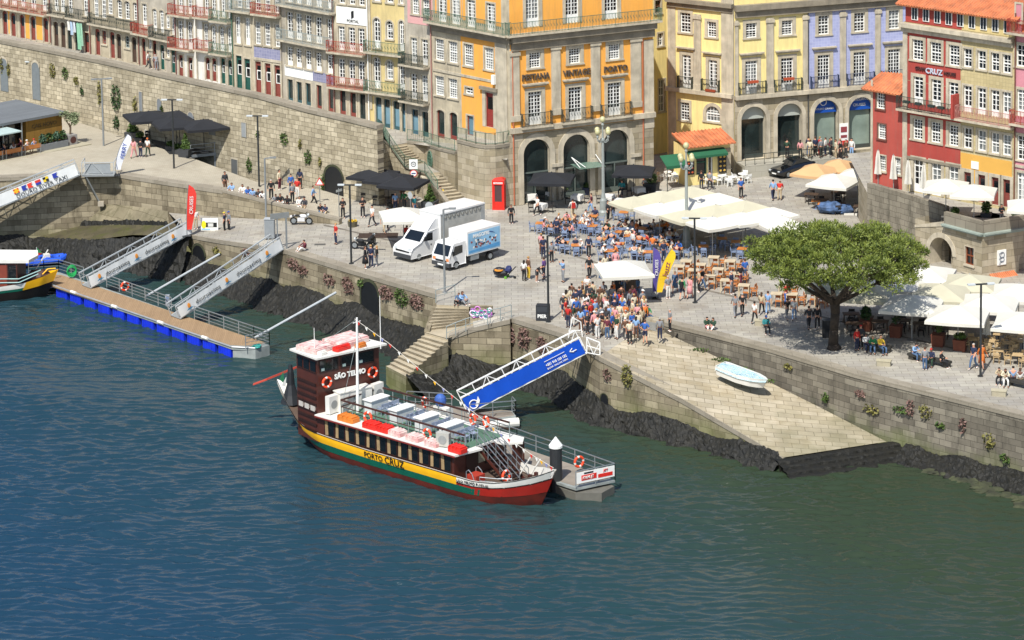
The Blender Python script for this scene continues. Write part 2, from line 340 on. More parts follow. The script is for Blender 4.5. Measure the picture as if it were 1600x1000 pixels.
# long stone town wall behind the promenade
wa=P(125,192,1.8); wb=P(505,297,.3); wd=(wb-wa); wd.z=0; wdn=wd.normalized()
def on_wall(px,z0=5):
    "point on the town wall's vertical plane at picture column px"
    y=150
    for _ in range(6):
        d=ray(px,y); nrm=Vector((-wdn.y,wdn.x,0)); t=(wa-CAM).dot(nrm)/d.dot(nrm); p=CAM+d*t; y+=(p.z-z0)*17
    return p
def wall_thing(name,pts,tops,bots,m,label,cat='wall',thick=.6,cope=None,copeh=.25,over=.08,inner=1):
    "free standing or retaining wall along pts (front face), with a coping"
    root=empty(name,(pts[0].x,pts[0].y,0),0,label,cat); o=Vector((pts[0].x,pts[0].y,0))
    P2=[Vector((p.x,p.y,0))-o for p in pts]
    nn=[]
    for i in range(len(P2)):
        a=P2[max(0,i-1)]; b=P2[min(len(P2)-1,i+1)]; d=(b-a).normalized(); nn.append(Vector((-d.y,d.x,0))*inner)
    mb=MB(); F=[p+Vector((0,0,t-(copeh if cope else 0))) for p,t in zip(P2,tops)]; D=[p+Vector((0,0,t)) for p,t in zip(P2,bots)]
    Bk=[f+n_*thick for f,n_ in zip(F,nn)]; Bd=[f+n_*thick for f,n_ in zip(D,nn)]
    for i in range(len(P2)-1):
        mb.poly([D[i],D[i+1],F[i+1],F[i]]); mb.poly([Bd[i+1],Bd[i],Bk[i],Bk[i+1]])
        if not cope: mb.poly([F[i],F[i+1],Bk[i+1],Bk[i]])
    mb.poly([D[0],F[0],Bk[0],Bd[0]]); mb.poly([D[-1],Bd[-1],Bk[-1],F[-1]])
    # continuous uv along the wall
    ob=mb.build('masonry',m,root)
    u=[0]
    for a,b in zip(P2,P2[1:]): u.append(u[-1]+(b-a).length)
    uvl=ob.data.uv_layers[0].data
    for p in ob.data.polygons:
        for li in p.loop_indices:
            c=ob.data.vertices[ob.data.loops[li].vertex_index].co
            if abs(p.normal.z)<.7:
                best=min(range(len(P2)),key=lambda i:(P2[i]-Vector((c.x,c.y,0))).length); uvl[li].uv=(u[best],c.z)
    if cope:
        mb=MB()
        for i in range(len(P2)-1):
            a0=P2[i]-nn[i]*over+Vector((0,0,tops[i]-copeh)); a1=P2[i+1]-nn[i+1]*over+Vector((0,0,tops[i+1]-copeh))
            b0=P2[i]+nn[i]*(thick+over)+Vector((0,0,tops[i]-copeh)); b1=P2[i+1]+nn[i+1]*(thick+over)+Vector((0,0,tops[i+1]-copeh)); h=Vector((0,0,copeh))
            mb.poly([a0,a1,a1+h,a0+h]); mb.poly([a0+h,a1+h,b1+h,b0+h]); mb.poly([b1,b0,b0+h,b1+h])
            if i==0: mb.poly([b0,a0,a0+h,b0+h])
            if i==len(P2)-2: mb.poly([a1,b1,b1+h,a1+h])
        mb.build('coping',cope,root)
    return root
TWT=[(-60,50),(0,62),(50,72),(100,82),(187,100),(250,115),(330,132),(400,147),(480,170),(550,186),(590,196)]
twp=[on_wall(x) for x,y in TWT]; twz=[zat(p,y) for p,(x,y) in zip(twp,TWT)]
twall=wall_thing('town_wall',twp,twz,[-1.3]*len(twp),STONE,'long old granite town wall between the riverside promenade and the upper street','wall',.7,COPE,.3)
# upper street behind the wall
def street_z(px): 
    xs=[-60,7,282,437,560,635,700,800]; zs=[7.1,6.9,6.2,5.6,5.0,4.4,4.2,4.2]
    for a,b,c,d in zip(xs,xs[1:],zs,zs[1:]):
        if px<=b: return c+(d-c)*(px-a)/(b-a)
    return zs[-1]
ROW=[(-60,38),(7,54),(180,93),(282,119),(437,152),(522,177),(577,190),(635,206),(675,216),(700,222),(790,243)]
def row_y(px):
    for (a,b),(c,d) in zip(ROW,ROW[1:]):
        if px<=c: return b+(d-b)*(px-a)/(c-a)
    return ROW[-1][1]
def row_pt(px): return P(px,row_y(px),street_z(px))
xs=[-60,0,100,187,250,330,400,480,550,592]
Fr=[Vector((on_wall(x).x,on_wall(x).y,0))+Vector((-wdn.y,wdn.x,0))*.5+Vector((0,0,street_z(x))) for x in xs]
Bk=[row_pt(x)+Vector((-wdn.y,wdn.x,0))*.5 for x in xs]
LAND=[P(597,208,4.25),P(609.5,227.5,3.77),P(637,223,3.77),P(700,233,4.2),P(792,250,4.2)]
BL=[row_pt(597)+Vector((.3,.5,0)),row_pt(612)+Vector((.3,.5,0)),row_pt(640)+Vector((.3,.5,0)),row_pt(700)+Vector((.3,.5,0)),row_pt(790)+Vector((.3,.5,0))]
tag(MB().strip(Fr+[LAND[0]],Bk+[BL[0]]).build('upper_street',PAVE),kind='structure')
tag(MB().strip(LAND,BL).build('street_landing',PAVE),kind='structure')
gut=[P(857,388,.006),P(930,411,.006),P(1101,454,.006),P(1271,493,.006),P(1400,525,.006),P(1640,580,.006)]
tag(MB().strip(gut,[p+Vector((.12,.34,0)) for p in gut]).build('drain_channel',mat('drain_stone','6e685d',.9,.3,1.5)),kind='structure')
gut=[P(505,352,.006),P(640,384,.006)]
tag(MB().strip(gut,[p+Vector((.12,.3,0)) for p in gut]).build('drain_channel',MATS['drain_stone']),kind='structure')
# quay walls
def qwall(name,pts,label,m=QWALL,bot=-5.6,cope=COPE,tops=None,**k):
    return wall_thing(name,pts,tops or [p.z for p in pts],[bot]*len(pts),m,label,'quay wall',.9,cope,.32,.05,**k)
def sink(pts,d=.004): return [Vector((p.x,p.y,p.z+d)) for p in pts]
qwall('quay_wall',sink(ep),'weathered quay wall under the lower quay with hanging plants, left of the stone stairs')
qwall('quay_wall',sink([P(699,526,-1.4),P(740,512,-.7),P(797,499,0)]),'short mossy quay wall between the stone stairs and the blue gangway')
qwall('quay_wall',sink(e2+rampL[1:]),'quay wall sloping down along the river side of the stone slipway')
rw=[P(1012,499,.12)]+[Vector((p.x,p.y,.12)) for p in rr]
wall_thing('quay_wall',rr,[.1]*len(rr),[-6]*len(rr),QWALL2,'tall grey quay wall with yellow plants right of the slipway','quay wall',.7,COPE,.3,.05)
# promenade front wall (rises above the lower quay)
pw=[P(*q) for q in [(-160,281,1.9),(0,277,1.9),(75,274,1.9),(180,271,1.8),(262,284,1.7)]]
qwall('promenade_wall',pw,'stained stone wall holding up the left end of the promenade',bot=-5.6)
pw2=[P(262,284,1.7),P(348,297,1.6),P(400,310,1.35),P(460,325,1.0),P(530,342,.5)]
qwall('promenade_wall',[pw2[0],pw2[1]],'promenade wall above the red banner with faded graffiti',bot=-5.6)
wall_thing('parapet_wall',pw2[1:],[p.z for p in pw2[1:]],[-1.2]*4,QWALL,'low concrete parapet wall where people sit above the motorcycle','wall',.45,COPE,.2,.03)
# slipway surface
n_=24
def lerp(a,b,t): return a+(b-a)*t
def along(pts,t):
    k=t*(len(pts)-1); i=min(int(k),len(pts)-2); return lerp(pts[i],pts[i+1],k-i)
tag(MB().strip([along(rampL,i/n_)+Vector((0,0,.01)) for i in range(n_+1)],[along(rampR,i/n_) for i in range(n_+1)]).build('slipway',RAMPM),kind='structure')
# seaweed covered stones at the foot of the walls
KELP=mat('black_seaweed','0b0c09',.7,.5,2.5,bump=1.0,bscale=9,col2='1b1910')
MOSS=mat('mossy_stone','484c32',.9,.3,.9,bump=.5,col2='22241a')
def kelp(pts,ztop,run,name='seaweed_bank',inner=1,m=KELP,seg=.16,rows=14,amp=.17,zbot=WZ-.4,wob=.7):
    P2=[Vector((p.x,p.y,0)) for p in pts]; S=[]
    for a,b in zip(P2,P2[1:]):
        k=max(2,int((b-a).length/seg)); S+=[lerp(a,b,i/k) for i in range(k)]
    S.append(P2[-1]); mb=MB(); vs_=[];fs=[]; N=len(S)
    for i,p in enumerate(S):
        a=S[max(0,i-6)]; b=S[min(N-1,i+6)]; d=(b-a).normalized(); nrm=Vector((d.y,-d.x,0))*inner; t=i/(N-1)
        zt=ztop if not callable(ztop) else ztop(t); rn=run if not callable(run) else run(t)
        zt+=noise.noise(Vector((p.x*.35,p.y*.35,3)))*wob
        for j in range(rows+1):
            q=j/rows; base=p+nrm*(rn*q*(1+.3*noise.noise(Vector((p.x*.5,p.y*.5,9)))))
            z=zt+(zbot-zt)*(q**1.1); k=noise.fractal(Vector((base.x*3.4,base.y*3.4,z*3)),.7,2.2,4)
            base=base+nrm*k*amp*(.3+q)*1.2; z+=abs(k)*amp*1.4
            vs_.append((base.x,base.y,z))
    for i in range(N-1):
        for j in range(rows): k=i*(rows+1)+j; fs.append((k,k+rows+1,k+rows+2,k+1))
    o=mb.mesh(vs_,fs).build(name,m,smooth=False); tag(o,kind='stuff',label='black seaweed covered stones along the foot of the quay wall',cat='seaweed'); return o
kelp([ep[0]+Vector((-2.5,1,0))]+ep+[P(690,500,-2)],-2.9,lambda t:1.6+2.2*t)
kelp([P(634,588,-3.1),P(699,526,-1.4),P(740,512,-.7),P(797,499,0)],-3.2,2.6,rows=16)
kelp(e2+rampL[1:],lambda t:-3.0-1.2*max(0,t-.3),lambda t:1.5)
kelp([rampR[-1]+Vector((1.2,-.9,0))]+[p for p in rr if p.x>rampR[-1].x+1],-3.7,2.2)
kelp([Vector((pw[0].x,pw[0].y,0)),pw[1],pw[2],pw[3],pw[4]],-3.3,1.6)
# stepped lower end of the slipway
for i in range(4):
    a,b=rampL[-1],rampR[-1]; d=(b-a).normalized(); nrm=Vector((d.y,-d.x,0)).normalized(); z=-3.98-.2*i; a=a-d*.6-nrm*.1; b=b+d*(1.2-.4*i); N=int((b-a).length/.14); vs_=[];fs=[]
    for k in range(N+1):
        p=lerp(a,b,k/N); rows_=[(-.05,0),(.2,0),(.42,-.01),(.58,-.06),(.62,-.2),(.66,-.9)]
        for w_,dz in rows_: j=noise.noise(Vector((p.x*3,p.y*3,w_*4+i)))*.09; q=p+nrm*(.58*i+w_+j); vs_.append((q.x,q.y,z+dz+abs(j)*.7))
    R6=len(rows_)
    for k in range(N):
        for j in range(R6-1): q=k*R6+j; fs.append((q,q+1,q+R6+1,q+R6))
    tag(MB().mesh(vs_,fs).build('slipway_step',KELP),kind='structure')
st=MB()
for i in range(120):
    t=rng.random(); p=lerp(P(1430,720,WZ),P(1640,800,WZ),t)+Vector((rng.uniform(-.6,.6),rng.uniform(-.7,.7),0))
    s=rng.uniform(.15,.45); st.ell((p.x,p.y,WZ+.02),(s*1.3,s,s*.35),7,4,0,.25,rng)
tag(st.build('shore_stones',MOSS),'flat mossy stones breaking the water below the right quay wall','stones',kind='stuff')
# old sloping ledge at the far left, by the water
lf=[P(30,368,-3.8),P(85,373,-3.2),P(143,375,-2.6),P(207,367,-1.9),P(299,369,-1.0)]; lb=[P(40,352,-3.8),P(90,352,-3.1),P(150,352,-2.4),P(207,351,-1.8),P(268,350,-1.0)]
MUD=brickmat('muddy_ledge','857c66','756d58','57503c',1.4,.8,.015,.3,stain='4d4a34',stscale=.3,stamt=.8,bump=.4,green='50553a',glo=-3.9,ghi=-1.6)
MUD2=brickmat('wet_mud_ledge','5c5540','4c4735','3a3728',1.8,.9,.012,.35,stain='4a4d22',stscale=.3,stamt=.8,bump=.4)
tag(MB().strip(lf,lb).build('old_slipway',MUD2),kind='structure')
kelp([P(96,352,-3.0),P(150,350.5,-2.35),P(207,349.5,-1.75),P(262,349.5,-.95)],lambda t:-2.6+1.75*t,.5,rows=5,wob=.1,zbot=-3.6)
kelp(lf,lambda t:along(lf,t).z+.02,1.9,rows=14,wob=.1)
bf=[P(100,352,-3.0),P(150,352,-2.4),P(207,351,-1.8),P(264,350,-1.0)]; bz=[P(105,315,-1.2),P(150,318,-1.0),P(207,322,-.6),P(262,330,-.2)]
tag(MB().strip(bf,bz).build('mossy_bank',MUD),kind='structure')
# ================================================================ buildings
YEL=mat('ochre_plaster','eda94c',.85,.06,.5,col2='e29e44',streak=.22); 
PYEL=mat('pale_yellow_plaster','e8d590',.85,.06,.5,streak=.3); BYEL=mat('soft_yellow_plaster','cdb980',.85,.1,.6,streak=.4)
PURP=brickmat('blue_violet_tiles','a6abcd','9a9fc4','b6bad2',.28,.28,.012,.08,bump=.05,warp=0,offset=0)
LAV=brickmat('lavender_tiles','8b8ba3','7e7f9a','9a9aac',.3,.3,.02,.1,bump=.05,warp=0,offset=0)
RED=mat('red_plaster','a03f36',.85,.12,.5,streak=.25); RED2=mat('faded_red_plaster','a5483d',.85,.15,.6,streak=.35)
TAN=brickmat('cream_tiles','bfb085','b2a379','a39673',.3,.3,.015,.1,bump=.05,warp=0,offset=0)
PINK=mat('pink_plaster','c0808a',.85,.08,.6); PPINK=mat('pale_pink_plaster','d2a09c',.85,.06,.6)
WPL=mat('white_plaster','d8d5cd',.85,.08,.6,streak=.4); GSTONE=mat('grey_stone_plaster','aba393',.9,.22,.9,bump=.2,streak=.55); GSTN2=mat('tan_stone_plaster','b3a890',.9,.22,.9,bump=.2,streak=.55)
DOORC={'red':flat('7f3f36'),'green':flat('1f5148'),'teal':flat('36555a'),'brown':flat('4c3a30'),'dark':flat('22302e'),'white':WHITE,'blue':flat('3e5f6e')}
SHOPG=mat('shop_glass','26302f',.1,.5,.5,spec=.8); BLIND=mat('pale_blue_blind','6f8f9c',.5,.08,1)
class Fac:
    def __init__(s,name,pa,pb,za,zb=None,label='',cat='building',top=18,depth=9,wall=GSTN2,bot=None,group=None):
        a=pa if isinstance(pa,Vector) else P(*pa,za); b=pb if isinstance(pb,Vector) else P(*pb,zb if zb is not None else za)
        d=b-a; d.z=0; s.L=d.length; s.U=d.normalized(); s.z0=min(a.z,b.z)-.1 if bot is None else bot
        s.A=Vector((a.x,a.y,s.z0)); s.rz=math.atan2(s.U.y,s.U.x); s.N=Vector((-s.U.y,s.U.x,0))
        s.root=empty(name,s.A,s.rz,label,cat,group); s.top=top-s.z0; s.depth=depth; s.wallm=wall; s.ops=[]; s.name=name
    def uz(s,px,py):
        d=ray(px,py); t=(s.A-CAM).dot(s.N)/d.dot(s.N); p=CAM+d*t; return (p-s.A).dot(s.U),p.z-s.z0
    def zr(s,px,py): return s.uz(px,py)[1]
    def ux(s,px,z):
        py=100
        for _ in range(7):
            u,zz=s.uz(px,py); py+=(zz-z)*17
        return u
    def rect(s,px0,px1,z0,z1): return s.ux(px0,(z0+z1)/2),s.ux(px1,(z0+z1)/2)
    def wall(s,extra_cuts=()):
        "wall front with real openings"
        ops=s.ops; us=sorted({0,s.L,*[o[0] for o in ops],*[o[1] for o in ops]}); mb=MB()
        us=[u for u in us if 0<=u<=s.L]
        for a,b in zip(us,us[1:]):
            if b-a<1e-4: continue
            c=(a+b)/2; hs=sorted([(o[2],o[3]) for o in ops if o[0]<=c<=o[1]]); z=0
            for lo,hi in hs:
                if lo>z: mb.poly([(a,0,z),(b,0,z),(b,0,lo),(a,0,lo)])
                z=max(z,hi)
            mb.poly([(a,0,z),(b,0,z),(b,0,s.top),(a,0,s.top)])
        for o in ops:
            u0,u1,z0,z1=o[:4]; dp=o[4]; arch=o[5]
            if arch:
                r=(u1-u0)/2*arch; w_=(u1-u0)/2; K=12; c=(u0+u1)/2
                pts=[(c-w_*math.cos(pi*i/K),z1-r+r*math.sin(pi*i/K)) for i in range(K+1)]
                for (x0,q0),(x1,q1) in zip(pts,pts[1:]):
                    mb.poly([(x0,0,q0),(x1,0,q1),(x1,0,z1),(x0,0,z1)]) if max(q0,q1)<z1 or q0!=q1 else None
                    mb.poly([(x0,0,q0),(x0,dp,q0),(x1,dp,q1),(x1,0,q1)],1)
                zt=z1-r
            else:
                zt=z1; mb.poly([(u0,0,z1),(u0,dp,z1),(u1,dp,z1),(u1,0,z1)],1)
            mb.poly([(u0,0,z0),(u0,dp,z0),(u0,dp,zt),(u0,0,zt)],1); mb.poly([(u1,0,z0),(u1,0,zt),(u1,dp,zt),(u1,dp,z0)],1); mb.poly([(u0,0,z0),(u1,0,z0),(u1,dp,z0),(u0,dp,z0)],1)
        mb.build('front_wall',[s.wallm,TRIM],s.root)
        D=s.depth; t=s.top; L=s.L
        MB().poly([(0,0,0),(0,0,t),(0,D,t),(0,D,0)]).poly([(L,0,0),(L,D,0),(L,D,t),(L,0,t)]).poly([(0,D,0),(0,D,t),(L,D,t),(L,D,0)]).build('side_wall',s.wallm,s.root)
    def roof(s,m=TILE,h=2.2,over=.4,name='roof'):
        t=s.top; D=s.depth; L=s.L
        MB().mesh([(-.02,-over,t),(L+.02,-over,t),(L+.02,D/2,t+h),(-.02,D/2,t+h),(-.02,D+over,t),(L+.02,D+over,t)],[(0,1,2,3),(3,2,5,4),(0,3,4),(1,5,2),(0,4,5,1)]).build(name,m,s.root)
    def panel(s,px0,px1,y0,y1,ref,m,name='painted_panel',d=.02):
        z0,z1=s.zr(ref,y1),s.zr(ref,y0); u0,u1=s.rect(px0,px1,z0,z1); z0=max(z0,0)
        # the panel is a skin on the wall around the openings
        ops=[o for o in s.ops if o[1]>u0 and o[0]<u1 and o[3]>z0 and o[2]<z1]; mb=MB()
        us=sorted({u0,u1,*[min(max(o[0],u0),u1) for o in ops],*[min(max(o[1],u0),u1) for o in ops]})
        for a,b in zip(us,us[1:]):
            if b-a<1e-3: continue
            c=(a+b)/2; hs=sorted([(max(o[2],z0),min(o[3],z1)) for o in ops if o[0]<=c<=o[1]]); z=z0
            for lo,hi in hs:
                if lo>z: mb.box(a,b,-d,.0,z,lo)
                z=max(z,hi)
            if z<z1: mb.box(a,b,-d,0,z,z1)
        for o in ops:
            if o[5] and o[3]<=z1 and o[1]<=u1 and o[0]>=u0:
                r=(o[1]-o[0])/2*o[5]; w_=(o[1]-o[0])/2; K=12; c=(o[0]+o[1])/2
                pts=[(c-w_*math.cos(pi*i/K),o[3]-r+r*math.sin(pi*i/K)) for i in range(K+1)]
                for (x0,q0),(x1,q1) in zip(pts,pts[1:]): mb.poly([(x0,-d,q0),(x1,-d,q1),(x1,-d,o[3]),(x0,-d,o[3])]); mb.poly([(x0,-d,q0),(x0,0,q0),(x1,0,q1),(x1,-d,q1)])
        return mb.build(name,m,s.root)
    def ledge(s,px0,px1,ref,y0,y1,d=.3,m=TRIM,name='cornice'):
        z0,z1=s.zr(ref,y1),s.zr(ref,y0); u0,u1=s.rect(px0,px1,z0,z1) if px0 is not None else (-.02,s.L+.02)
        mb=MB(); h=z1-z0
        if h>.5: mb.box(u0+.06,u1-.06,-d*.45,-.004,z0,z0+h*.55).box(u0,u1,-d,-.003,z0+h*.56,z1)
        else: mb.box(u0,u1,-d,-.003,z0,z1)
        return mb.build(name,m,s.root)
    def pil(s,px0,px1,ref,y0,y1,d=.14,m=TRIM,cap=True):
        z0,z1=max(0,s.zr(ref,y1)),s.zr(ref,y0); u0,u1=s.rect(px0,px1,z0,z1); mb=MB(); mb.box(u0,u1,-d,-.004,z0,z1)
        if cap: mb.box(u0-.09,u1+.09,-d-.08,-d+.01,z1-.42,z1-.12).box(u0-.05,u1+.05,-d-.05,-d+.01,z0,z0+.5)
        return mb.build('pilaster',m,s.root)
    def pipe(s,px,y0,y1,ref,m=None,d=.12):
        z0,z1=max(0,s.zr(ref,y1)),s.zr(ref,y0); u=s.ux(px,(z0+z1)/2); MB().cyl((u,-d,z0),(u,-d,z1),.06,n=6).build('drainpipe',m or flat('7b5048'),s.root)
    def win(s,c,wpx,z0,z1,kind='w',col=None,surr=.14,arch=0,nx=3,ny=4,dp=.2,sm=TRIM,name=None,glass=None,sill=1,hood=0,lights=None):
        "one opening: stone surround, sash or leaf, pane"
        u=s.ux(c,(z0+z1)/2); hw=abs(s.ux(c+wpx/2,(z0+z1)/2)-s.ux(c-wpx/2,(z0+z1)/2))/2; a,b=u-hw,u+hw
        if a<.02 or b>s.L-.02: a=max(a,.05); b=min(b,s.L-.05)
        if b-a<.2: return None
        s.ops.append((a,b,z0,z1,dp+.05,arch)); W=b-a; H=z1-z0
        col=col or WHITE; y=dp-.08; t=.06
        if kind in('w','d'):
            mb=MB(); t=.075
            mb.box(a,a+t,y,dp,z0,z1).box(b-t,b,y,dp,z0,z1).box(a+t,b-t,y,dp,z1-t,z1).box(a+t,b-t,y,dp,z0,z0+t)
            kz=0
            if kind=='d': kz=H*.24; mb.box(a+t,b-t,y+.01,dp-.01,z0+t,z0+kz)
            mb.box((a+b)/2-.035,(a+b)/2+.035,y-.01,dp-.001,z0+kz,z1-t) if kind=='d' else mb.box(a+t,b-t,y-.01,dp-.01,z0+H*.5-.045,z0+H*.5+.045)
            for i in range(1,nx+ (kind=='d')): 
                x=a+t+(W-2*t)*i/(nx+(kind=='d'))
                if kind=='d' and abs(x-(a+b)/2)<.02: continue
                mb.box(x-.02,x+.02,y+.015,dp-.015,z0+kz+.01,z1-t)
            for j in range(1,ny):
                z=z0+kz+(H-kz)*j/ny
                if kind=='w' and abs(z-(z0+H*.5))<.06: continue
                mb.box(a+t,b-t,y+.02,dp-.02,z-.02,z+.02)
            if kind=='d': mb.box(a+t,b-t,y-.005,dp-.005,z0+kz+(H-kz)*(1-1/ny)-.04,z0+kz+(H-kz)*(1-1/ny)+.04)
            o=mb.build(name or ('window' if kind=='w' else 'balcony_door'),col,s.root)
            MB().box(a+.02,b-.02,dp-.004,dp+.03,z0+.02,z1-.02).build('pane',glass or (PANE2 if rng.random()<.33 else GLASS),o)
        elif kind=='o':     # coloured door leaf with small light
            mb=MB(); mb.box(a,b,dp-.05,dp,z0,z1)
            mb.box(a,a+.06,y-.03,dp-.05,z0,z1).box(b-.06,b,y-.03,dp-.05,z0,z1)
            mb.box(a+.1,b-.1,dp-.07,dp-.05,z0+H*.08,z0+H*.38)
            o=mb.build('door',col,s.root)
            if H>1.4: 
                MB().box(a+.12,b-.12,dp-.075,dp-.05,z0+H*.52,z0+H*.86).build('pane',GLASS,o)
                MB().box(b-.13,b-.09,dp-.13,dp-.05,z0+H*.45,z0+H*.45+.05).build('handle',STEEL,o)
            if lights: MB().box(a+.07,b-.07,dp-.085,dp-.05,z0+H*.42,z0+H*.72).build('frame',WHITE,o); MB().box(a+.17,b-.17,dp-.1,dp-.08,z0+H*.45,z0+H*.69).build('pane',GLASS,o)
        else:               # shop glass
            mb=MB(); t=.09; mb.box(a,a+t,y-.02,dp,z0,z1).box(b-t,b,y-.02,dp,z0,z1).box(a+t,b-t,y-.02,dp,z1-t,z1).box(a+t,b-t,y-.02,dp,z0,z0+.35)
            o=mb.build('door',col,s.root); MB().box(a+t,b-t,dp-.03,dp,z0+.35,z1-t).build('pane',glass or SHOPG,o)
            if lights: MB().box(a+t,b-t,dp-.05,dp-.03,z0+.35,z0+H*.72).build('blind',lights,o)
        if arch:            # the frame stops under the curved head; masonry of the wall closes the corners
            pass
        if surr:
            mb=MB(); q=surr; f=-.15 if surr>.35 and arch else -.045; r=(b-a)/2*arch if arch else 0; zt=z1-r
            mb.box(a-q,a,f,-.002,z0,zt).box(b,b+q,f,-.002,z0,zt)
            if arch:
                K=12; cc=(a+b)/2; hw=(b-a)/2
                I=[(cc-hw*math.cos(pi*i/K),zt+r*math.sin(pi*i/K)) for i in range(K+1)]; O=[(cc-(hw+q)*math.cos(pi*i/K),zt+(r+q)*math.sin(pi*i/K)) for i in range(K+1)]
                for i in range(K):
                    mb.poly([(I[i][0],f,I[i][1]),(I[i+1][0],f,I[i+1][1]),(O[i+1][0],f,O[i+1][1]),(O[i][0],f,O[i][1])])
                    mb.poly([(O[i][0],f,O[i][1]),(O[i+1][0],f,O[i+1][1]),(O[i+1][0],0,O[i+1][1]),(O[i][0],0,O[i][1])])
                    mb.poly([(I[i][0],f,I[i][1]),(I[i][0],0,I[i][1]),(I[i+1][0],0,I[i+1][1]),(I[i+1][0],f,I[i+1][1])])
            else: mb.box(a-q,b+q,f,-.002,z1,z1+q)
            if sill: mb.box(a-q-.04,b+q+.04,-.11,-.002,z0-.13,z0)
            if hood: mb.box(a-q-.25,b+q+.25,-.3,-.003,z1+q+.3,z1+q+.42).box(a-q-.1,b+q+.1,-.15,-.004,z1+q+.15,z1+q+.3)
            mb.build('surround',sm,o)
        return a,b
    def rail(s,u0,u1,z,m=IRON,h=1.0,d=.75,slab=TRIM,th=.16,step=.13,name='balcony',curl=True,sides=True):
        o=MB().box(u0,u1,-d,-.004,z-th,z).box(u0+.05,u1-.05,-d*.5,-.005,z-th-.12,z-th).build(name,slab,s.root)
        mb=MB(); y=-d+.05; t=.025
        mb.bar((u0+.04,y,z+h),(u1-.04,y,z+h),.05,.04); mb.bar((u0+.04,y,z+.1),(u1-.04,y,z+.1),.03)
        n_=max(2,int((u1-u0)/step))
        for i in range(n_+1):
            x=u0+.04+(u1-u0-.08)*i/n_; mb.bar((x,y,z+.0),(x,y,z+h),t if i%8 else .045)
            if curl and i<n_ and i%2==0: mb.bar((x,y,z+h*.75),(x+(u1-u0-.08)/n_,y,z+h*.4),t)
        if sides:
            for x in (u0+.04,u1-.04):
                mb.bar((x,y,z+h),(x,-.02,z+h),.04)
                for k in range(1,5): mb.bar((x,y+(d-.07)*k/5,z),(x,y+(d-.07)*k/5,z+h),t)
        mb.build('railing',m,o); return o
    def balcony(s,px0,px1,ref,y,m=IRON,**k):
        z=s.zr(ref,y); return s.rail(s.ux(px0,z),s.ux(px1,z),z,m,**k)
    def row(s,ref,y0,y1,cols,wpx,**k):
        z0,z1=s.zr(ref,y1),s.zr(ref,y0)
        for c in cols: s.win(c,wpx,z0,z1,**k)
HN=0
def house(px0,px1,label,wall,rows=(),depth=9,top=19,panels=(),pipe=None):
    f=Fac('town_house',(px0,row_y(px0)),(px1,row_y(px1)),street_z(px0),street_z(px1),label,'house',top=top,wall=wall,depth=depth,bot=min(street_z(px0),street_z(px1))-1.2,group='houses along the upper street')
    return f
# --- 1 -------------------------------------------------------------------------------------
D=DOORC
h=house(-55,80,'weathered stone house with red arched doors and yellow panels at the far left',GSTN2)
for i,(c,t,b) in enumerate([(-40,5,41),(-25,9,45),(-8,13,50),(8,17,54),(21,20,57),(35,23,60),(52,26,63),(72,28,66)]):
    h.win(c,7.5,h.zr(c,b),h.zr(c,t),'o',D['red'],arch=.6,surr=.16,sill=0)
h.row(22,-22,8,[-38,-22,-6,8,22,36,52,70],9,kind='d',nx=1,ny=4,arch=.6)
h.wall(); h.panel(40,47,20,60,44,YEL); h.panel(57,67,26,62,62,YEL); h.panel(12,17,14,52,14,YEL)
h.balcony(-50,78,22,13,m=IRONR,step=.16); h.pipe(79,-30,66,79); h.roof()
# --- 2
h=house(80,142,'narrow grey stone house with laundry hanging from its balcony',GSTONE)
for c,t,b,k in [(88,34,76,'brown'),(99,35,77,'brown'),(109,36,78,'dark'),(121,37,80,'dark'),(136,51,82,'red')]: h.win(c,7.5,h.zr(c,b),h.zr(c,t),'o',D[k],surr=.14,sill=0,arch=.5 if k!='red' else 0)
h.row(98,-10,19,[88,98,110,134],8,kind='d',nx=1,ny=4); h.wall(); h.balcony(82,107,92,22,m=IRON,step=.2); h.balcony(110,140,125,28,m=IRON); h.pipe(141,-30,85,141); h.roof()
# --- 3
h=house(142,218,'worn stone house with bright red doors and a long iron balcony',GSTN2)
for c,t,b,k in [(153,45,86,'red'),(176,50,91,'red'),(186,53,92,'brown'),(210,58,98,'brown')]: h.win(c,7.5,h.zr(c,b),h.zr(c,t),'o',D[k],surr=.14,sill=0,arch=.5)
h.win(163,6.5,h.zr(163,69),h.zr(163,48),'w',D['red'],nx=2,ny=4); h.win(199,7.5,h.zr(199,75),h.zr(199,56),'w',IRONG,nx=2,ny=4,arch=.6)
h.row(150,-14,26,[150,162],8,kind='w',nx=3,ny=6); h.row(172,-10,22,[172],8,kind='w',nx=3,ny=6); h.row(199,2,30,[187,199,212],8,kind='w',nx=2,ny=6,arch=.6)
h.wall(); h.balcony(145,216,180,41,m=IRON,step=.14); h.pipe(217,-30,100,217); h.roof()
# --- 4
h=house(218,276,'grey stone house with green doors and a small red balcony',GSTONE)
for c,t,b,k in [(225,60,102,'red'),(242,63,107,'red'),(254,70,109,'green'),(271,77,114,'green')]: h.win(c,6.5,h.zr(c,b),h.zr(c,t),'o',D[k],surr=.12,sill=0,arch=.5,lights=k=='green')
h.win(234.5,5.5,h.zr(234.5,77),h.zr(234.5,61),'w',nx=2,ny=3); h.win(262.5,5.5,h.zr(262,90),h.zr(262,75),'w',nx=2,ny=4)
h.row(226,6,42,[226],8,kind='d',nx=1,ny=5); h.row(242,14,49,[242,253,271],7,kind='d',nx=1,ny=5,arch=.6); h.row(262,20,44,[262],6.5,kind='w',nx=2,ny=5,arch=.6)
h.wall(); h.balcony(213,240,226,52,m=IRONR); h.balcony(241,274,258,60,m=IRON); h.pipe(275,-30,118,275); h.roof()
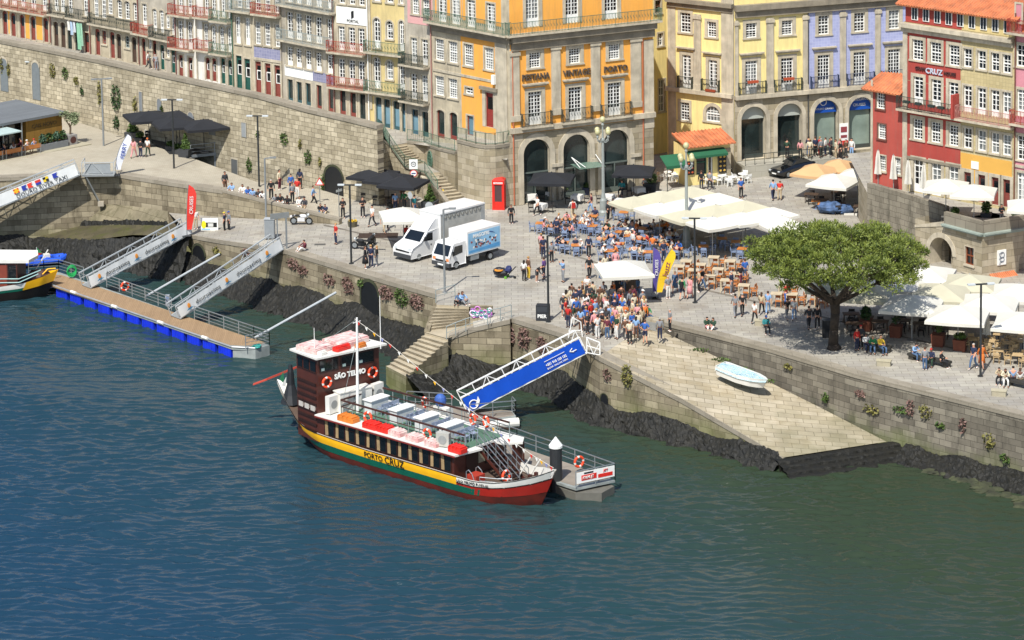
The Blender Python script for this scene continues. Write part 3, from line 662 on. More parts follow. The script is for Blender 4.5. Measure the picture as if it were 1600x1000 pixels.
# --- 5
h=house(276,309,'slim white house with two red balconies and red doors',WPL)
for c,t,b in [(283,86,120),(298,90,124)]: h.win(c,6.5,h.zr(c,b),h.zr(c,t),'o',D['red'],surr=.16,sill=0,lights=1)
h.row(282,32,75,[282,297],8,kind='d',nx=1,ny=5); h.row(282,-20,20,[282,297],8,kind='d',nx=1,ny=5); h.wall()
h.balcony(270,304,287,75,m=IRONR); h.balcony(270,304,287,23,m=IRONR); h.pipe(308,-30,128,308,m=TRIM,d=.15); h.roof()
# --- 6
h=house(309,365,'cream house with red railing on the left and green railing on the right',WPL)
for c,t,b,k in [(325,90,124,'red'),(335,91,127,'red'),(349,91,131,'green'),(360,94,134,'green')]: h.win(c,6.5,h.zr(c,b),h.zr(c,t),'o',D[k],surr=.15,sill=0,lights=1,arch=.5)
h.row(322,37,75,[322],7.5,kind='d',nx=1,ny=5); h.row(334,40,78,[334,347,359],7.5,kind='d',nx=1,ny=5,arch=.6)
h.row(323,-12,24,[323,334,349,359],7.5,kind='d',nx=1,ny=5); h.wall()
h.balcony(310,333,320,77,m=IRONR); h.balcony(334,363,348,83,m=GREENI); h.balcony(308,333,320,26,m=IRONR); h.balcony(334,363,348,32,m=GREENI); h.pipe(364,-30,142,364,m=GREENI); h.roof()
# --- 7
h=house(365,441,'grey stone house with five red and green shop doors below a lavender band',GSTN2)
for c,t,b,k in [(374,87,138,'green'),(387,92,142,'green'),(404,96,146,'red'),(419,99,149,'red'),(434,102,152,'red')]: h.win(c,9,h.zr(c,b),h.zr(c,t),'o',D[k],surr=.14,sill=0,lights=1)
h.row(372,26,68,[372,387],8,kind='d',nx=2,ny=5); h.row(403,34,69,[403,418,434],9,kind='w',nx=3,ny=6)
h.row(403,-20,17,[403,418,433],9,kind='w',nx=3,ny=6,col=WHITE); h.row(374,-20,12,[374,388],9,kind='w',nx=3,ny=6); h.wall()
h.panel(397,441,76,92,419,LAV); h.ledge(397,441,419,92,96,.1); h.balcony(360,397,380,16,m=IRONG); h.balcony(399,440,420,22,m=IRONR); h.pipe(440,-30,155,440,m=TRIM,d=.14); h.roof()
# --- 8
h=house(441,523,'wide lavender grey house with two long grey balconies',GSTONE)
for c,t,b,k in [(454,124,160,'teal'),(468,128,163,'teal'),(482,130,166,'teal'),(499,133,172,'red'),(517,136,176,'red')]: h.win(c,8.5,h.zr(c,b),h.zr(c,t),'s',D[k],surr=.14,sill=0)
h.row(482,79,108,[453,467,482,498,516],9.5,kind='d',nx=1,ny=5,sill=1); h.row(482,24,65,[453,467,482,498,516],10,kind='d',nx=1,ny=5); h.row(482,-32,8,[453,467,482,498,516],10,kind='d',nx=1,ny=5); h.wall()
h.panel(445,489,105,122,467,WHITE,'white_band'); h.panel(489,523,114,129,505,LAV); h.balcony(441,522,482,67,m=IRONG,step=.15); h.balcony(439,524,482,12,m=IRONG,step=.15); h.pipe(522,-30,178,522); h.roof()
# --- 9
h=house(523,577,'tan house with a white wall sign and two reddish balconies',GSTN2)
for c,t,b,k in [(536,139,180,'red'),(552,145,183,'red'),(567,147,186,'dark')]: h.win(c,9,h.zr(c,b),h.zr(c,t),'s',D[k],surr=.14,sill=0)
h.row(550,94,132,[534,550,565],10,kind='d',nx=1,ny=5); h.row(550,43,80,[534,550,565],10,kind='d',nx=1,ny=5); h.row(550,-22,7,[534,550,565],9.5,kind='w',nx=2,ny=5); h.wall()
sg=h.panel(526,573,12,38,550,WHITE,'wall_sign',.06)
z=h.zr(550,33); u=h.ux(552,z); text('PORTAL',.36,BLACK,sg,(u,-.08,z)); z=h.zr(550,23); MB().mesh([(u-.16,-.1,z-.35),(u+.12,-.1,z-.2),(u+.12,-.1,z+.4),(u-.16,-.1,z+.3)],[(0,1,2,3)]).build('emblem',BLACK,sg)
h.balcony(518,575,548,137,m=IRONR); h.balcony(517,574,548,82,m=IRONR); h.pipe(576,-30,190,576,m=WHITE,d=.14); h.roof()
# --- 10
h=house(577,635,'mustard yellow house with arched white windows and green balconies',BYEL)
for c,t,b in [(592,152,195),(605,155,200),(620,158,204),(633,161,207)]: h.win(c,9.5,h.zr(c,b),h.zr(c,t),'s',D['teal'],surr=.13,sill=0,arch=.25,lights=BLIND,sm=GSTN2)
for y0,y1 in ((93,141),(31,78)):
    h.row(589,y0-3,y1-3,[589,629],10,kind='d',nx=1,ny=5,arch=1); h.row(609,y0+2,y1-17,[609],10,kind='w',nx=2,ny=5,arch=1)
h.row(609,-30,4,[589,609,629],10,kind='w',nx=2,ny=5); h.wall(); h.ledge(577,635,609,145,153,.1); h.balcony(575,634,605,144,m=GREENI,step=.16); h.balcony(575,634,605,82,m=GREENI,step=.16)
h.panel(577,580,-60,170,579,TRIM,'quoins',.1); h.roof()
# --- 11
h=house(635,676,'narrow stone house with a pink top storey and two iron balconies',GSTONE)
for c,t,b,k in [(649,171,210,'blue'),(665,175,214,'teal')]: h.win(c,10,h.zr(c,b),h.zr(c,t),'s',D[k],surr=.15,sill=0,lights=BLIND if k=='blue' else None)
h.row(647,115,155,[647,664],10,kind='d',nx=1,ny=5); h.row(647,59,99,[647,664],10,kind='d',nx=1,ny=5); h.row(650,-3,22,[649,666],11,kind='w',nx=3,ny=6); h.wall()
h.panel(636,676,-90,38,655,PPINK); h.balcony(631,671,650,158,m=IRON,step=.1); h.balcony(631,671,650,101,m=IRON,step=.1); h.pipe(675,-30,216,675,m=flat('a2766c')); h.roof()
# --- corner house (left face) and hotel (right face)
cz=P(800,322,0); ra=row_pt(676)
h=Fac('corner_house',Vector((ra.x,ra.y,0)),Vector((cz.x,cz.y,0)),0,0,'corner house, half bare granite and half orange plaster, with its terrace above the stone stairs','house',top=19,wall=GSTN2,depth=9,bot=0)
h.row(687,61,94,[687,708],14,kind='w',nx=4,ny=8); h.row(687,119,149,[687,708],14,kind='w',nx=4,ny=8)
h.row(732,69,103,[732],14,kind='w',nx=4,ny=8); h.row(764,75,109,[764],14,kind='w',nx=4,ny=8)
h.row(733,137,147,[733],12,kind='w',nx=2,ny=1)
h.row(765,145,199,[765],12,kind='o',col=flat('8a332c'),surr=.4,sill=0); h.row(735,181,217,[735],10,kind='s',col=D['red'],sill=0,glass=flat('5f7f8d'))
h.row(689,172,216,[689],12,kind='s',col=D['red'],arch=.5,sill=0); h.row(709,176,219,[709],12,kind='s',col=D['red'],arch=.5,sill=0)
h.row(691,-8,34,[691,712,736,767],13,kind='d',nx=2,ny=6,sill=0); h.wall()
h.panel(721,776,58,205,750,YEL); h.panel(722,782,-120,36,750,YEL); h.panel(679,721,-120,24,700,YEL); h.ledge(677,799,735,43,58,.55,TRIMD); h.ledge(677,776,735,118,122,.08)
z=h.zr(735,43); h.rail(h.ux(675,z)-.3,h.L+.25,z+.02,GREENI,h=1.05,d=.8,step=.14)
h.ledge(752,779,765,136,141,.3,TRIMD,'door_hood'); h.roof(name='roof')
h.panel(776,794,60,322,785,TRIM,'quoins',.1)
mb=MB(); u=h.ux(774,h.zr(774,118)); z=h.zr(774,122); mb.box(u-.16,u+.16,-.35,-.1,z-.5,z+.3); mb.build('meter_box',WHITE,h.root)
h2=Fac('hotel_building',Vector((cz.x,cz.y,0)),P(1022,293,0),0,0,'orange hotel with three stone arches and lettering between granite pilasters','hotel',top=19,wall=YEL,depth=15,bot=0)
HOTEL=h2
h2.row(836,82,106,[836,898,960],18,kind='w',nx=4,ny=6,surr=.3,dp=.25)
h2.row(836,143,195,[836,899,960],21,kind='d',nx=3,ny=7,surr=.32,hood=1,sill=0,dp=.25)
h2.row(832,-12,42,[832,894,955],21,kind='d',nx=3,ny=7,surr=.28,sill=0,dp=.25)
za=h2.zr(838,217)
for c in (838,900,962): h2.win(c,41,.03,za,'s',flat('1d2624'),surr=.5,arch=1,dp=.4,sill=0,sm=TRIM,glass=SHOPG)
h2.wall()
h2.panel(796,1021,206,322,838,STONE2,'stone_ground_floor',.06)
for a,b in ((797,811),(861,875),(923,937),(985,1001)): h2.pil(a,b,836 if a<861 else a,76 if a<861 else (70 if a<900 else (64 if a<980 else 58)),186 if a<861 else (180 if a<900 else (174 if a<980 else 168)))
h2.panel(1006,1021,62,200,1012,TRIM,'quoins',.1)
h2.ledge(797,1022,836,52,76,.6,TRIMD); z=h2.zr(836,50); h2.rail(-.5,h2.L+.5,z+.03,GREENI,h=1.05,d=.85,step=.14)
h2.ledge(797,1022,836,196,204,.35,TRIM,'string_course')
for c in (836,899,960):
    z=h2.zr(836,196); h2.rail(h2.ux(c-24,z),h2.ux(c+24,z),z+.03,IRON,h=1.15,d=.6,step=.13)
LET=mat('bronze_letters','54493f',.5,.1,2)
for s_,c,y in (('PESTANA',836.5,120),('VINTAGE',900.5,113.5),('PORTO',961.5,107.5)):
    u,z=h2.uz(c,y); text(s_,.76,LET,h2.root,(u,-.1,z),name='sign_lettering',ext=.07,sx=.82 if len(s_)>5 else .9,bold=.012)
for px,y in ((790,60),(1004,48)): h2.pipe(max(px,801),y,320,max(px,801),flat('b5694a'))
for c in (838,900,962):
    u=h2.ux(c,2.6); MB().box(u-1.25,u+1.25,.2,.26,2.55,2.68).box(u-.05,u+.05,.2,.26,.05,2.55).box(u-1.25,u+1.25,.22,.25,.05,.5).build('transom',flat('59625c'),h2.root)
for c in (869,931,992):     # impost blocks between the arches
    u=h2.ux(c,3.1); MB().box(u-.5,u+.5,-.24,-.16,2.95,3.25).build('impost',TRIM,h2.root)
u=h2.ux(905,2.5); cp=empty('glass_canopy',h2.root.matrix_basis@Vector((u,-.7,0)),h2.rz,'curved glass entrance canopy held by white struts in front of the middle arch','canopy')
CG=mat('greenish_glass','5f7568',.12,.2,1,spec=.9)
MB().poly([(-.9,.6,3.0),(1.6,.6,3.0),(1.9,-.6,2.75),(-.6,-.6,2.75)]).poly([(-.9,.6,2.98),(-.6,-.6,2.73),(1.9,-.6,2.73),(1.6,.6,2.98)]).build('glass_sheet',CG,cp)
for a,b in (((-.8,.55,3.6),(.0,-.5,2.85)),((-.8,.55,3.6),(-.5,-.5,2.85)),((1.5,.55,3.6),(1.7,-.4,2.85))): MB().bar(a,b,.05).build('strut',WHITE,cp)
h2.roof(h=2.5)
# --- stairs between street level and plaza
def flight(name,T0,T1,B0,B1,n,m,drop_to=.9):
    "steps between a top edge and a bottom edge"
    mb=MB()
    for i in range(n):
        a=lerp(T0,B0,i/n); b=lerp(T1,B1,i/n); c=lerp(T0,B0,(i+1)/n); d=lerp(T1,B1,(i+1)/n); z=a.z-(T0.z-B0.z)/n*1.0
        z=lerp(T0.z,B0.z,(i+1)/n) if i<n-1 else B0.z+.01
        q=[Vector((v.x,v.y,0)) for v in (a,b,d,c)]
        top=[v+Vector((0,0,z)) for v in q]; lo=[v+Vector((0,0,z-max(.9,drop_to))) for v in q]
        zt=a.z-.0; 
        mb.poly(top); up=[v+Vector((0,0,a.z)) for v in q[:2]]; mb.poly([top[0],top[1],up[1],up[0]])
        mb.poly([top[3],top[2],lo[2],lo[3]]) if drop_to<2 or i<n-1 else mb.poly([top[3],top[2],lo[2],lo[3]],1); mb.poly([top[0],top[3],lo[3],lo[0]],1); mb.poly([top[2],top[1],lo[1],lo[2]],1)
    return tag(mb.build(name,[m,QWALL]),kind='structure')
STEP=mat('worn_step_stone','a89c84',.85,.18,1.0,bump=.2)
flight('town_stairs',P(609.5,228,3.75),P(637,223.5,3.75),P(632,261,2.2),P(663,255,2.2),9,STEP,0)
tag(MB().poly([P(632,261,2.2),P(664,271,2.2),P(687,269,2.2),P(663,255,2.2)]).build('stair_landing',PAVE),kind='structure')
flight('town_stairs',P(664,271,2.2),P(687,269,2.2),P(706,331,0),P(744,325,0),12,STEP,0)
A0=P(609,228,3.75)
sw=[P(553,300,0),P(584,302.5,0),Vector((A0.x,A0.y,0)),Vector((P(632,261,2.2).x,P(632,261,2.2).y,0)),Vector((P(664,271,2.2).x,P(664,271,2.2).y,0)),P(706,331,0)]
twx=wall_thing('stair_wall',sw,[6.2,5.6,3.85,2.3,2.3,.2],[-1]*6,STONE,'stone wall with two grey doors carrying the left side of the town stairs','wall',.3,COPE,.16,.04)
def atpix(px,py,z): v=P(px,py,z); return v
for px,w_ in ((566,11),(583,9)):
    t=(px-553)/(584-553); p=lerp(sw[0],sw[1],min(t,1)); d=(sw[1]-sw[0]).normalized(); rz=math.atan2(d.y,d.x)
    o=MB().box(-w_/36,w_/36,-.05,.02,.05,2.35).build('door',flat('5f625c'),twx,p-sw[0],rz); o.location=(p.x-sw[0].x,p.y-sw[0].y,0)
    MB().box(-w_/36-.18,w_/36+.18,-.09,-.0,2.35,2.6).box(-w_/36-.18,-w_/36,-.09,-.0,0,2.35).box(w_/36,w_/36+.18,-.09,0,0,2.35).build('surround',TRIM,o)
def iron_fence(name,pts,label,m=GREENI,h=1.0,step=.16,cat='railing',post=1.6,rails=(1.0,.12),r=.02):
    o0=pts[0]; root=empty(name,o0,0,label,cat); mb=MB(); mp=MB(); Q=[p-o0 for p in pts]
    for a,b in zip(Q,Q[1:]):
        for k in rails: mb.bar(a+Vector((0,0,h*k)),b+Vector((0,0,h*k)),r*1.8)
        L_=(b-a).length; n_=max(1,int(L_/step)) if step else 0
        for i in range(n_): q=lerp(a,b,(i+.5)/n_); mb.bar(q,q+Vector((0,0,h)),r)
        n2=max(1,round(L_/post))
        for i in range(n2+1): q=lerp(a,b,i/n2); mp.bar(q,q+Vector((0,0,h*1.02)),r*2.4)
    mb.build('rail',m,root); mp.build('post',m,root); return root
iron_fence('stair_railing',[P(590,203,4.9),P(597,208,4.3),P(609,228,3.9),P(632,261,2.3),P(664,271,2.3),P(684,300,1.1)],'green iron railing down the left edge of the town stairs')
pr=empty('stone_pier',P(672,310,0),R(15),'square stone pier at the foot of the upper town stairs landing','pier')
MB().box(-.65,.65,-.35,.35,0,1.75).build('shaft',STONE2,pr); MB().box(-.75,.75,-.45,.45,1.75,1.95).build('cap',TRIM,pr)
bw=[Vector((v.x,v.y,0)) for v in (P(637.5,291,0),P(664,293,0),P(687,307.5,0),P(712,315.5,0))]; bwt=[4.0,3.9,4.25,4.35]
wt=wall_thing('terrace_wall',bw,bwt,[-.5]*4,STONE2,'retaining wall with an oval green grille to the right of the town stairs','wall',.4,COPE,.2,.05)
bb=[Vector((v.x,v.y,0)) for v in (P(716,316.5,0),P(730,320.3,0),P(745,324.6,0),P(760,327,0),P(775,326.5,0),P(788,324.5,0),P(797,322.5,0))]
wall_thing('terrace_bastion',bb,[5.45]*7,[-.5]*7,STONE2,'rounded stone bastion carrying the house terrace beside the red phone box','wall',.5,COPE,.25,.06)
in_=[Vector((0,.4,0))]
ra2=P(700,233,4.2); tag(MB().tri([v+Vector((0,.3,5.3)) for v in bb]+[Vector((cz.x,cz.y+3,5.3)),Vector((P(714,236,4.2).x,P(714,236,4.2).y+2,5.3))]).build('house_terrace',PAVE),kind='structure')
iron_fence('terrace_railing',[v+Vector((0,.25,5.45)) for v in bb],'curved green iron railing on top of the rounded stone bastion',h=1.0)
iron_fence('terrace_railing',[v+Vector((0,.2,t)) for v,t in zip(bw,bwt)],'green iron railing above the oval grille beside the town stairs',h=1.0)
p=P(671,269,0); 
def on_seg(a,b,px):
    for i in range(60):
        t=i/59; q=lerp(a,b,t)
        if proj((q.x,q.y,2))[0]>=px: return q
    return b
q=on_seg(bw[1],bw[2],673); d=(bw[2]-bw[1]).normalized(); rz=math.atan2(d.y,d.x); zc=zat(q,250)
g=MB(); g.torus((0,-.06,0),.62,.06,(0,1,0),16,6); 
for k in (-.35,-.12,.12,.35): g.bar((k,-.05,-.5),(k,-.05,.5),.05).bar((-.5,-.05,k),(.5,-.05,k),.05)
g=g.build('oval_grille',GREENI,wt); g.location=(q.x-bw[0].x,q.y-bw[0].y,zc); g.rotation_euler.z=rz; g.scale=(.9,1,1.25)
c=MB().cyl((0,-.02,0),(0,.0,0),.6,.6,16).build('dark_opening',BLACK,g)
# --- pale yellow and violet arcaded building
c0=P(1147,272,0); lf_=P(1043,257,0)
def XY(v): return Vector((v.x,v.y,0))
hy=Fac('arcade_building',XY(lf_),XY(c0),0,0,'pale yellow corner building, side face with balcony and small red tiled kiosk below','building',top=17,wall=PYEL,depth=8,bot=0)
hy.row(1071,20,51,[1071],16,kind='w',nx=3,ny=6,surr=.25); hy.row(1112,34,58,[1112],14,kind='w',nx=3,ny=6,surr=.25)
hy.row(1073,86,138,[1073],13,kind='d',nx=2,ny=7,surr=.3,hood=1,sill=0); hy.row(1114,94,146,[1114],13,kind='d',nx=2,ny=7,surr=.3,hood=1,sill=0)
hy.row(1070,160,188,[1070],14,kind='w',nx=3,ny=6,surr=.25); hy.row(1114,166,190,[1114],22,kind='w',nx=4,ny=3,arch=1,surr=.3); hy.wall()
hy.panel(1044,1056,-80,262,1050,TRIM,'quoins',.06); hy.pil(1085,1096,1090,22,140); hy.panel(1128,1147,-80,272,1140,TRIM,'corner_pier',.12)
hy.panel(1096,1128,150,275,1114,STONE2,'stone_facing',.03) if 0 else None
hy.ledge(1043,1147,1090,0,14,.5,TRIMD); hy.ledge(1043,1147,1090,140,146,.45)
z=hy.zr(1090,140); hy.rail(hy.ux(1061,z),hy.ux(1084,z),z+.03,IRON,h=1.05,d=.42,step=.14); hy.rail(hy.ux(1098,z),hy.ux(1126,z),z+.03,IRON,h=1.05,d=.42,step=.14)
z=hy.zr(1073,130); u=hy.ux(1114,z); MB().box(u-.5,u+.5,-.5,-.3,z-.4,z-.2).build('flower_box',flat('8a3f25'),hy.root); hy.roof()
hz=Fac('arcade_building',XY(c0),P(1420,246,0),0,0,'long arcaded building, half pale yellow and half violet tiles, above the parked black car','building',top=17,wall=PYEL,depth=8,bot=0)
hz.row(1174,36,59,[1174,1230],17,kind='w',nx=3,ny=6,surr=.3); hz.row(1287,24,54,[1287,1343,1397],17,kind='w',nx=3,ny=6,surr=.3)
hz.row(1174,95,147,[1174,1230,1287,1343,1397],19,kind='d',nx=3,ny=7,surr=.32,hood=1,sill=0)
za=hz.zr(1177,166)
AW=mat('fanlight_panel','a5aaa2',.5,.06,1); BLU=mat('sign_blue','0a4aa3',.5,.08,1)
hz.wins=[]
for i,c in enumerate((1177,1233.5,1290.6,1345)): hz.wins.append(hz.win(c,39,1.15,za,'s',flat('3a3f3c'),surr=.38,arch=1,dp=.7,sill=0,sm=TRIM,glass=SHOPG if i<2 else mat('reflecting_shop_glass','7f8e84',.15,.25,.7,spec=.8)))
hz.wall()
zs_=hz.zr(1177,152); hz.panel(1148,1419,166-14,285,1177,STONE2,'stone_ground_floor',.05)
hz.panel(1263,1419,-60,143,1287,PURP,'tiled_wall')
for a,b in ((1148,1153),(1197,1208),(1254,1262),(1312,1321),(1367,1375)): hz.pil(a,b,a,32-(a-1150)*.085,150-(a-1150)*.09)
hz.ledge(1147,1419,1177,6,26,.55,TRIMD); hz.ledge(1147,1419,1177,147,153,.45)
for c in (1174,1230,1287,1343,1397):
    z=hz.zr(1174,147); hz.rail(hz.ux(c-22,z),hz.ux(c+22,z),z+.03,IRON if c<1260 else mat('blue_iron','2d3a55',.5,.1,2),h=1.1,d=.42,step=.14)
for c in (1174,1230):
    z=hz.zr(1174,127); u=hz.ux(c,z); MB().box(u-.5,u+.5,-.45,-.25,z-.1,z+.12).build('flower_box',flat('a5482a'),hz.root)
hz.pipe(1262,0,270,1262,flat('4a4a48'))
for i,(a,b) in enumerate(hz.wins):     # lettered fanlights
    zt=za; r=(b-a)/2; cc=(a+b)/2; pts=[(cc+.98*r*math.cos(pi*k/14),zt-r+.98*r*math.sin(pi*k/14)) for k in range(15)]
    o=MB().mesh([(x,.35,z) for x,z in pts]+[(x,.42,z) for x,z in pts],[tuple(range(15)),tuple(range(29,14,-1))]+[(k,k+15,(k+1)%15+15,(k+1)%15) for k in range(15)]).build('fanlight',AW if i<2 else BLU,hz.root)
    if i==2: text('DOURO CRUISES',.24,WHITE,o,(cc,.33,zt-r+.35)); MB().torus((cc-.1,.33,zt-r+.95),.3,.04,(0,1,0),10,5).build('emblem',WHITE,o)
    if i==3: text('CRUZEIROS',.34,WHITE,o,(cc,.33,zt-r+.95)); text('CRUISES',.34,WHITE,o,(cc,.33,zt-r+.45))
hz.roof()
u=hz.ux(1317,2.5); q=MB().box(u-.42,u+.42,-.2,-.15,1.7,3.7).build('wall_banner',WHITE,hz.root); MB().box(u-.4,u+.4,-.22,-.2,1.72,2.15).build('red_band',flat('c8322a'),q); MB().box(u-.3,u+.3,-.22,-.2,2.9,3.4).box(u-.3,u+.3,-.22,-.2,2.4,2.65).build('picture',flat('8a3c40'),q)
# raised pavement along the arcade with a railing
RP=empty('raised_pavement',hz.A,hz.rz,'pale stone raised pavement with railing in front of the arcade','pavement')
MB().box(.2,8.9,-1.9,-.06,0,1.1).build('platform',brickmat('pale_platform','a7a395','9b978a','7f7b70',1.2,.5,.01,.1,bump=.1),RP); MB().box(8.9,16,-1.6,-.06,0,.75).build('platform_end',MATS['pale_platform'],RP)
mb=MB()
for i in range(10): mb.bar((.3+i*.9,-1.8,1.1),(.3+i*.9,-1.8,2.05),.04)
mb.bar((.3,-1.8,2.05),(8.4,-1.8,2.05),.05).bar((.3,-1.8,1.6),(8.4,-1.8,1.6),.03); mb.build('railing',IRON,RP)
# alley house seen in the gap
al=Fac('alley_house',XY(P(1018,242,0)),XY(P(1052,236,0)),0,0,'shaded yellow alley house with small brown windows between the two big buildings','house',top=17,wall=PYEL,depth=5,bot=0)
al.row(1030,0,20,[1028],9,kind='w',nx=1,ny=3,col=flat('6b4632')); al.row(1030,52,72,[1032],8,kind='w',nx=2,ny=3); al.row(1030,125,175,[1034],9,kind='w',nx=2,ny=4); al.wall(); al.roof()
# --- kiosk under the pale yellow building
k=Fac('corner_kiosk',P(1072,291,0),P(1141,283,0),0,0,'small stone kiosk with a red tiled roof and green awning, menus on its wall','kiosk',top=3.5,wall=PYEL,depth=2.4,bot=0)
GRN=mat('green_canvas','1f5a3c',.85,.1,1)
z=2.6; k.win(1096,16,.9,3.0,'w',flat('2c5f4c'),nx=1,ny=1,surr=0,sill=0); k.win(1110,7,.05,2.9,'s',WHITE,surr=0,sill=0); k.wall()
k.panel(1121,1141,232,290,1130,STONE2,'stone_pier',.12)
MB().mesh([(-.2,-.55,3.5),(k.L+.3,-.55,3.5),(k.L+.3,2.4,4.2),(-.2,2.4,4.2),(-.2,-.55,3.42),(k.L+.3,-.55,3.42),(k.L+.3,2.4,4.1),(-.2,2.4,4.1)],[(0,1,2,3),(4,7,6,5),(0,4,5,1),(1,5,6,2),(2,6,7,3),(3,7,4,0)]).build('tiled_roof',TILE,k.root)
mb=MB()
for i in range(14): x=-.15+i*(k.L+.4)/13; mb.cyl((x,-.58,3.52),(x,2.4,4.23),.06,n=5)
mb.build('tile_ridges',TILE,k.root)
MB().mesh([(0,-.01,3.1),(k.L*.85,-.01,3.1),(k.L*.85,-.9,2.75),(0,-.9,2.75),(0,-.9,2.55),(k.L*.85,-.9,2.55)],[(0,1,2,3),(3,2,5,4)]).build('awning',GRN,k.root)
def board(parent,x,z0,z1,w_,y=-.15,rows=3):
    o=MB().box(x-w_/2,x+w_/2,y-.04,y,z0,z1).build('menu_board',BLACK,parent)
    for i in range(rows):
        for j in range(2): MB().ell((x-w_/4+j*w_/2,y-.05,z0+(z1-z0)*(i+.5)/rows),(w_*.16,.015,w_*.13),8,4).build('dish_picture',flat('b8562f' if rows%2 else 'c9a24a'),o)
board(k.root,k.ux(1127,1.5),.9,2.5,.75,-.2,4); board(k.root,k.ux(1078,1.5),1.0,2.2,.7,-.1); 
mb=MB().mesh([(-.4,.2,2.9),(-.4,-1.1,2.2),(-2.4,-1.1,2.2),(-2.4,.2,2.9),(-2.4,-1.1,1.95),(-.4,-1.1,1.95)],[(0,1,2,3),(1,5,4,2)]).mesh([(-.4,.2,2.86),(-.4,-1.1,2.16),(-2.4,-1.1,2.16),(-2.4,.2,2.86)],[(3,2,1,0)])
mb.build('side_awning',GRN,k.root)
MB().bar((-.5,-1.05,0),(-.5,-1.05,2.2),.05).bar((-2.3,-1.05,0),(-2.3,-1.05,2.2),.05).build('awning_post',IRON,k.root)
# --- red houses on the right terrace
TZ=3.6
g0=P(1411,297,TZ); g1=P(1584,331,TZ)
gc=Fac('red_house',XY(g0),XY(g1),TZ,TZ,'tall narrow house, dark red left half and cream tiled right half, with long balcony','house',top=TZ+12.2,wall=TAN,depth=8,bot=-.1)
gc.top=gc.zr(1434,37)
gc.row(1434,62,94,[1434,1462,1491],17,kind='w',nx=3,ny=6,surr=.26); gc.row(1512,76,105,[1512,1534,1555,1573],13,kind='w',nx=2,ny=3,surr=.16)
gc.row(1435,120,162,[1435,1463,1490],15,kind='d',nx=1,ny=5,surr=.26,sill=0); gc.row(1512,134,175,[1512,1534,1555,1573],13,kind='d',nx=1,ny=4,surr=.16,sill=0)
gc.row(1434,186,218,[1434,1462,1490],15,kind='w',nx=3,ny=6,surr=.26); gc.row(1512,200,232,[1512,1534,1555,1573],13,kind='w',nx=2,ny=3,surr=.16)
z1=gc.zr(1435,250); gc.row(1435,250,300,[1435,1463,1490],15,kind='d',nx=1,ny=4,surr=.3,sill=0); gc.row(1512,269,312,[1512,1534,1555,1573],11,kind='o',col=D['red'],surr=.28,sill=0); gc.wall()
gc.panel(1418,1501,50,127,1434,RED); gc.panel(1418,1501,50+78,300,1434,RED) if 0 else None
gc.panel(1418,1501,128,246,1434,RED); gc.panel(1501,1581,240,285,1512,mat('ochre_band','d3a24c',.85,.06,.6)); gc.panel(1411,1418,40,300,1414,TRIM,'quoins',.08)
u,z=gc.uz(1524,258); MB().box(u-.35,u+.35,-.08,-.021,z-.3,z+.3).build('wall_plaque',WHITE,gc.root)
gc.ledge(1409,1585,1434,38,52,.5,TRIM); gc.ledge(1418,1501,1434,246,250,.12,TRIMD,'string_course')
z=gc.zr(1434,172); gc.rail(-.2,gc.ux(1500,z),z+.03,IRON,h=1.05,d=.75,step=.14); gc.rail(gc.ux(1500,z),gc.L+.1,z+.03,mat('white_red_iron','a9746c',.5,.15,2),h=1.05,d=.75,step=.13)
u=gc.ux(1498,z); MB().box(u-.1,u+.1,-.95,-.1,z,z+1.9).build('partition',RED,gc.root)
o=MB()
for c in (1427,1445,1466,1481): u=gc.ux(c,z); o.box(u-.28,u+.28,-1.0,-.78,z+.65,z+.85)
o.build('flower_box',flat('24312d'),gc.root)
LW=mat('pale_letters','b9c0cc',.5,.05,1); LD=mat('dark_letters','4a2b2b',.5,.05,1)
for s_,c,y,sz,m_ in (('GRAN',1439,107,.36,LD),('CRUZ',1460.5,112,.62,LW),('HOUSE',1485,115.5,.36,LD)):
    u,z=gc.uz(c,y); text(s_,sz,m_,gc.root,(u,-.1,z),name='sign_lettering',ext=.04,bold=.01)
# attic set back under the tiled roof
t0=gc.top; 
zA=gc.top; zB=zA+1.45
MB().box(.1,gc.L*.52,.12,7,zA-.01,zB).build('attic_wall',RED,gc.root); MB().box(gc.L*.52,gc.L-.1,.13,7,zA-.01,zB).build('attic_wall',BYEL,gc.root)
nW=9
for i in range(nW):
    u=.75+i*(gc.L-1.2)/(nW-.4); o=MB().box(u,u+.62,.04,.11,zA+.25,zB-.12).build('window',WHITE,gc.root)
    MB().box(u+.07,u+.28,.02,.035,zA+.32,zB-.2).box(u+.34,u+.55,.02,.035,zA+.32,zB-.2).build('pane',GLASS,o)
def tiled(parent,a,b,c,d,th=.12,n_=26,name='roof'):
    "tile sheet a-b (eave) to d-c (ridge) with rolled tile rows"
    a,b,c,d=map(Vector,(a,b,c,d)); nz_=(b-a).cross(d-a).normalized()*th
    mb=MB().mesh([a,b,c,d,a-nz_,b-nz_,c-nz_,d-nz_],[(0,1,2,3),(7,6,5,4),(0,4,5,1),(1,5,6,2),(2,6,7,3),(3,7,4,0)])
    for i in range(n_+1): t=i/n_; mb.cyl(lerp(a,b,t)+nz_*.1,lerp(d,c,t)+nz_*.1,.075,n=5)
    return mb.build(name,TILE,parent)
tiled(gc.root,(-.4,-.5,zB),(gc.L+.4,-.5,zB),(gc.L+.4,4.4,zB+2.0),(-.4,4.4,zB+2.0),n_=44)
tiled(gc.root,(gc.L+.4,9.3,zB),(-.4,9.3,zB),(-.4,4.4,zB+2.0),(gc.L+.4,4.4,zB+2.0),n_=44)
d_=(XY(g1)-XY(g0)).normalized()
pk=Fac('pink_house',XY(g1)+d_*.03,XY(g1)+d_*9,TZ,TZ,'pink house with white windows cut by the right picture edge','house',top=TZ+14,wall=PINK,depth=8,bot=-.1)
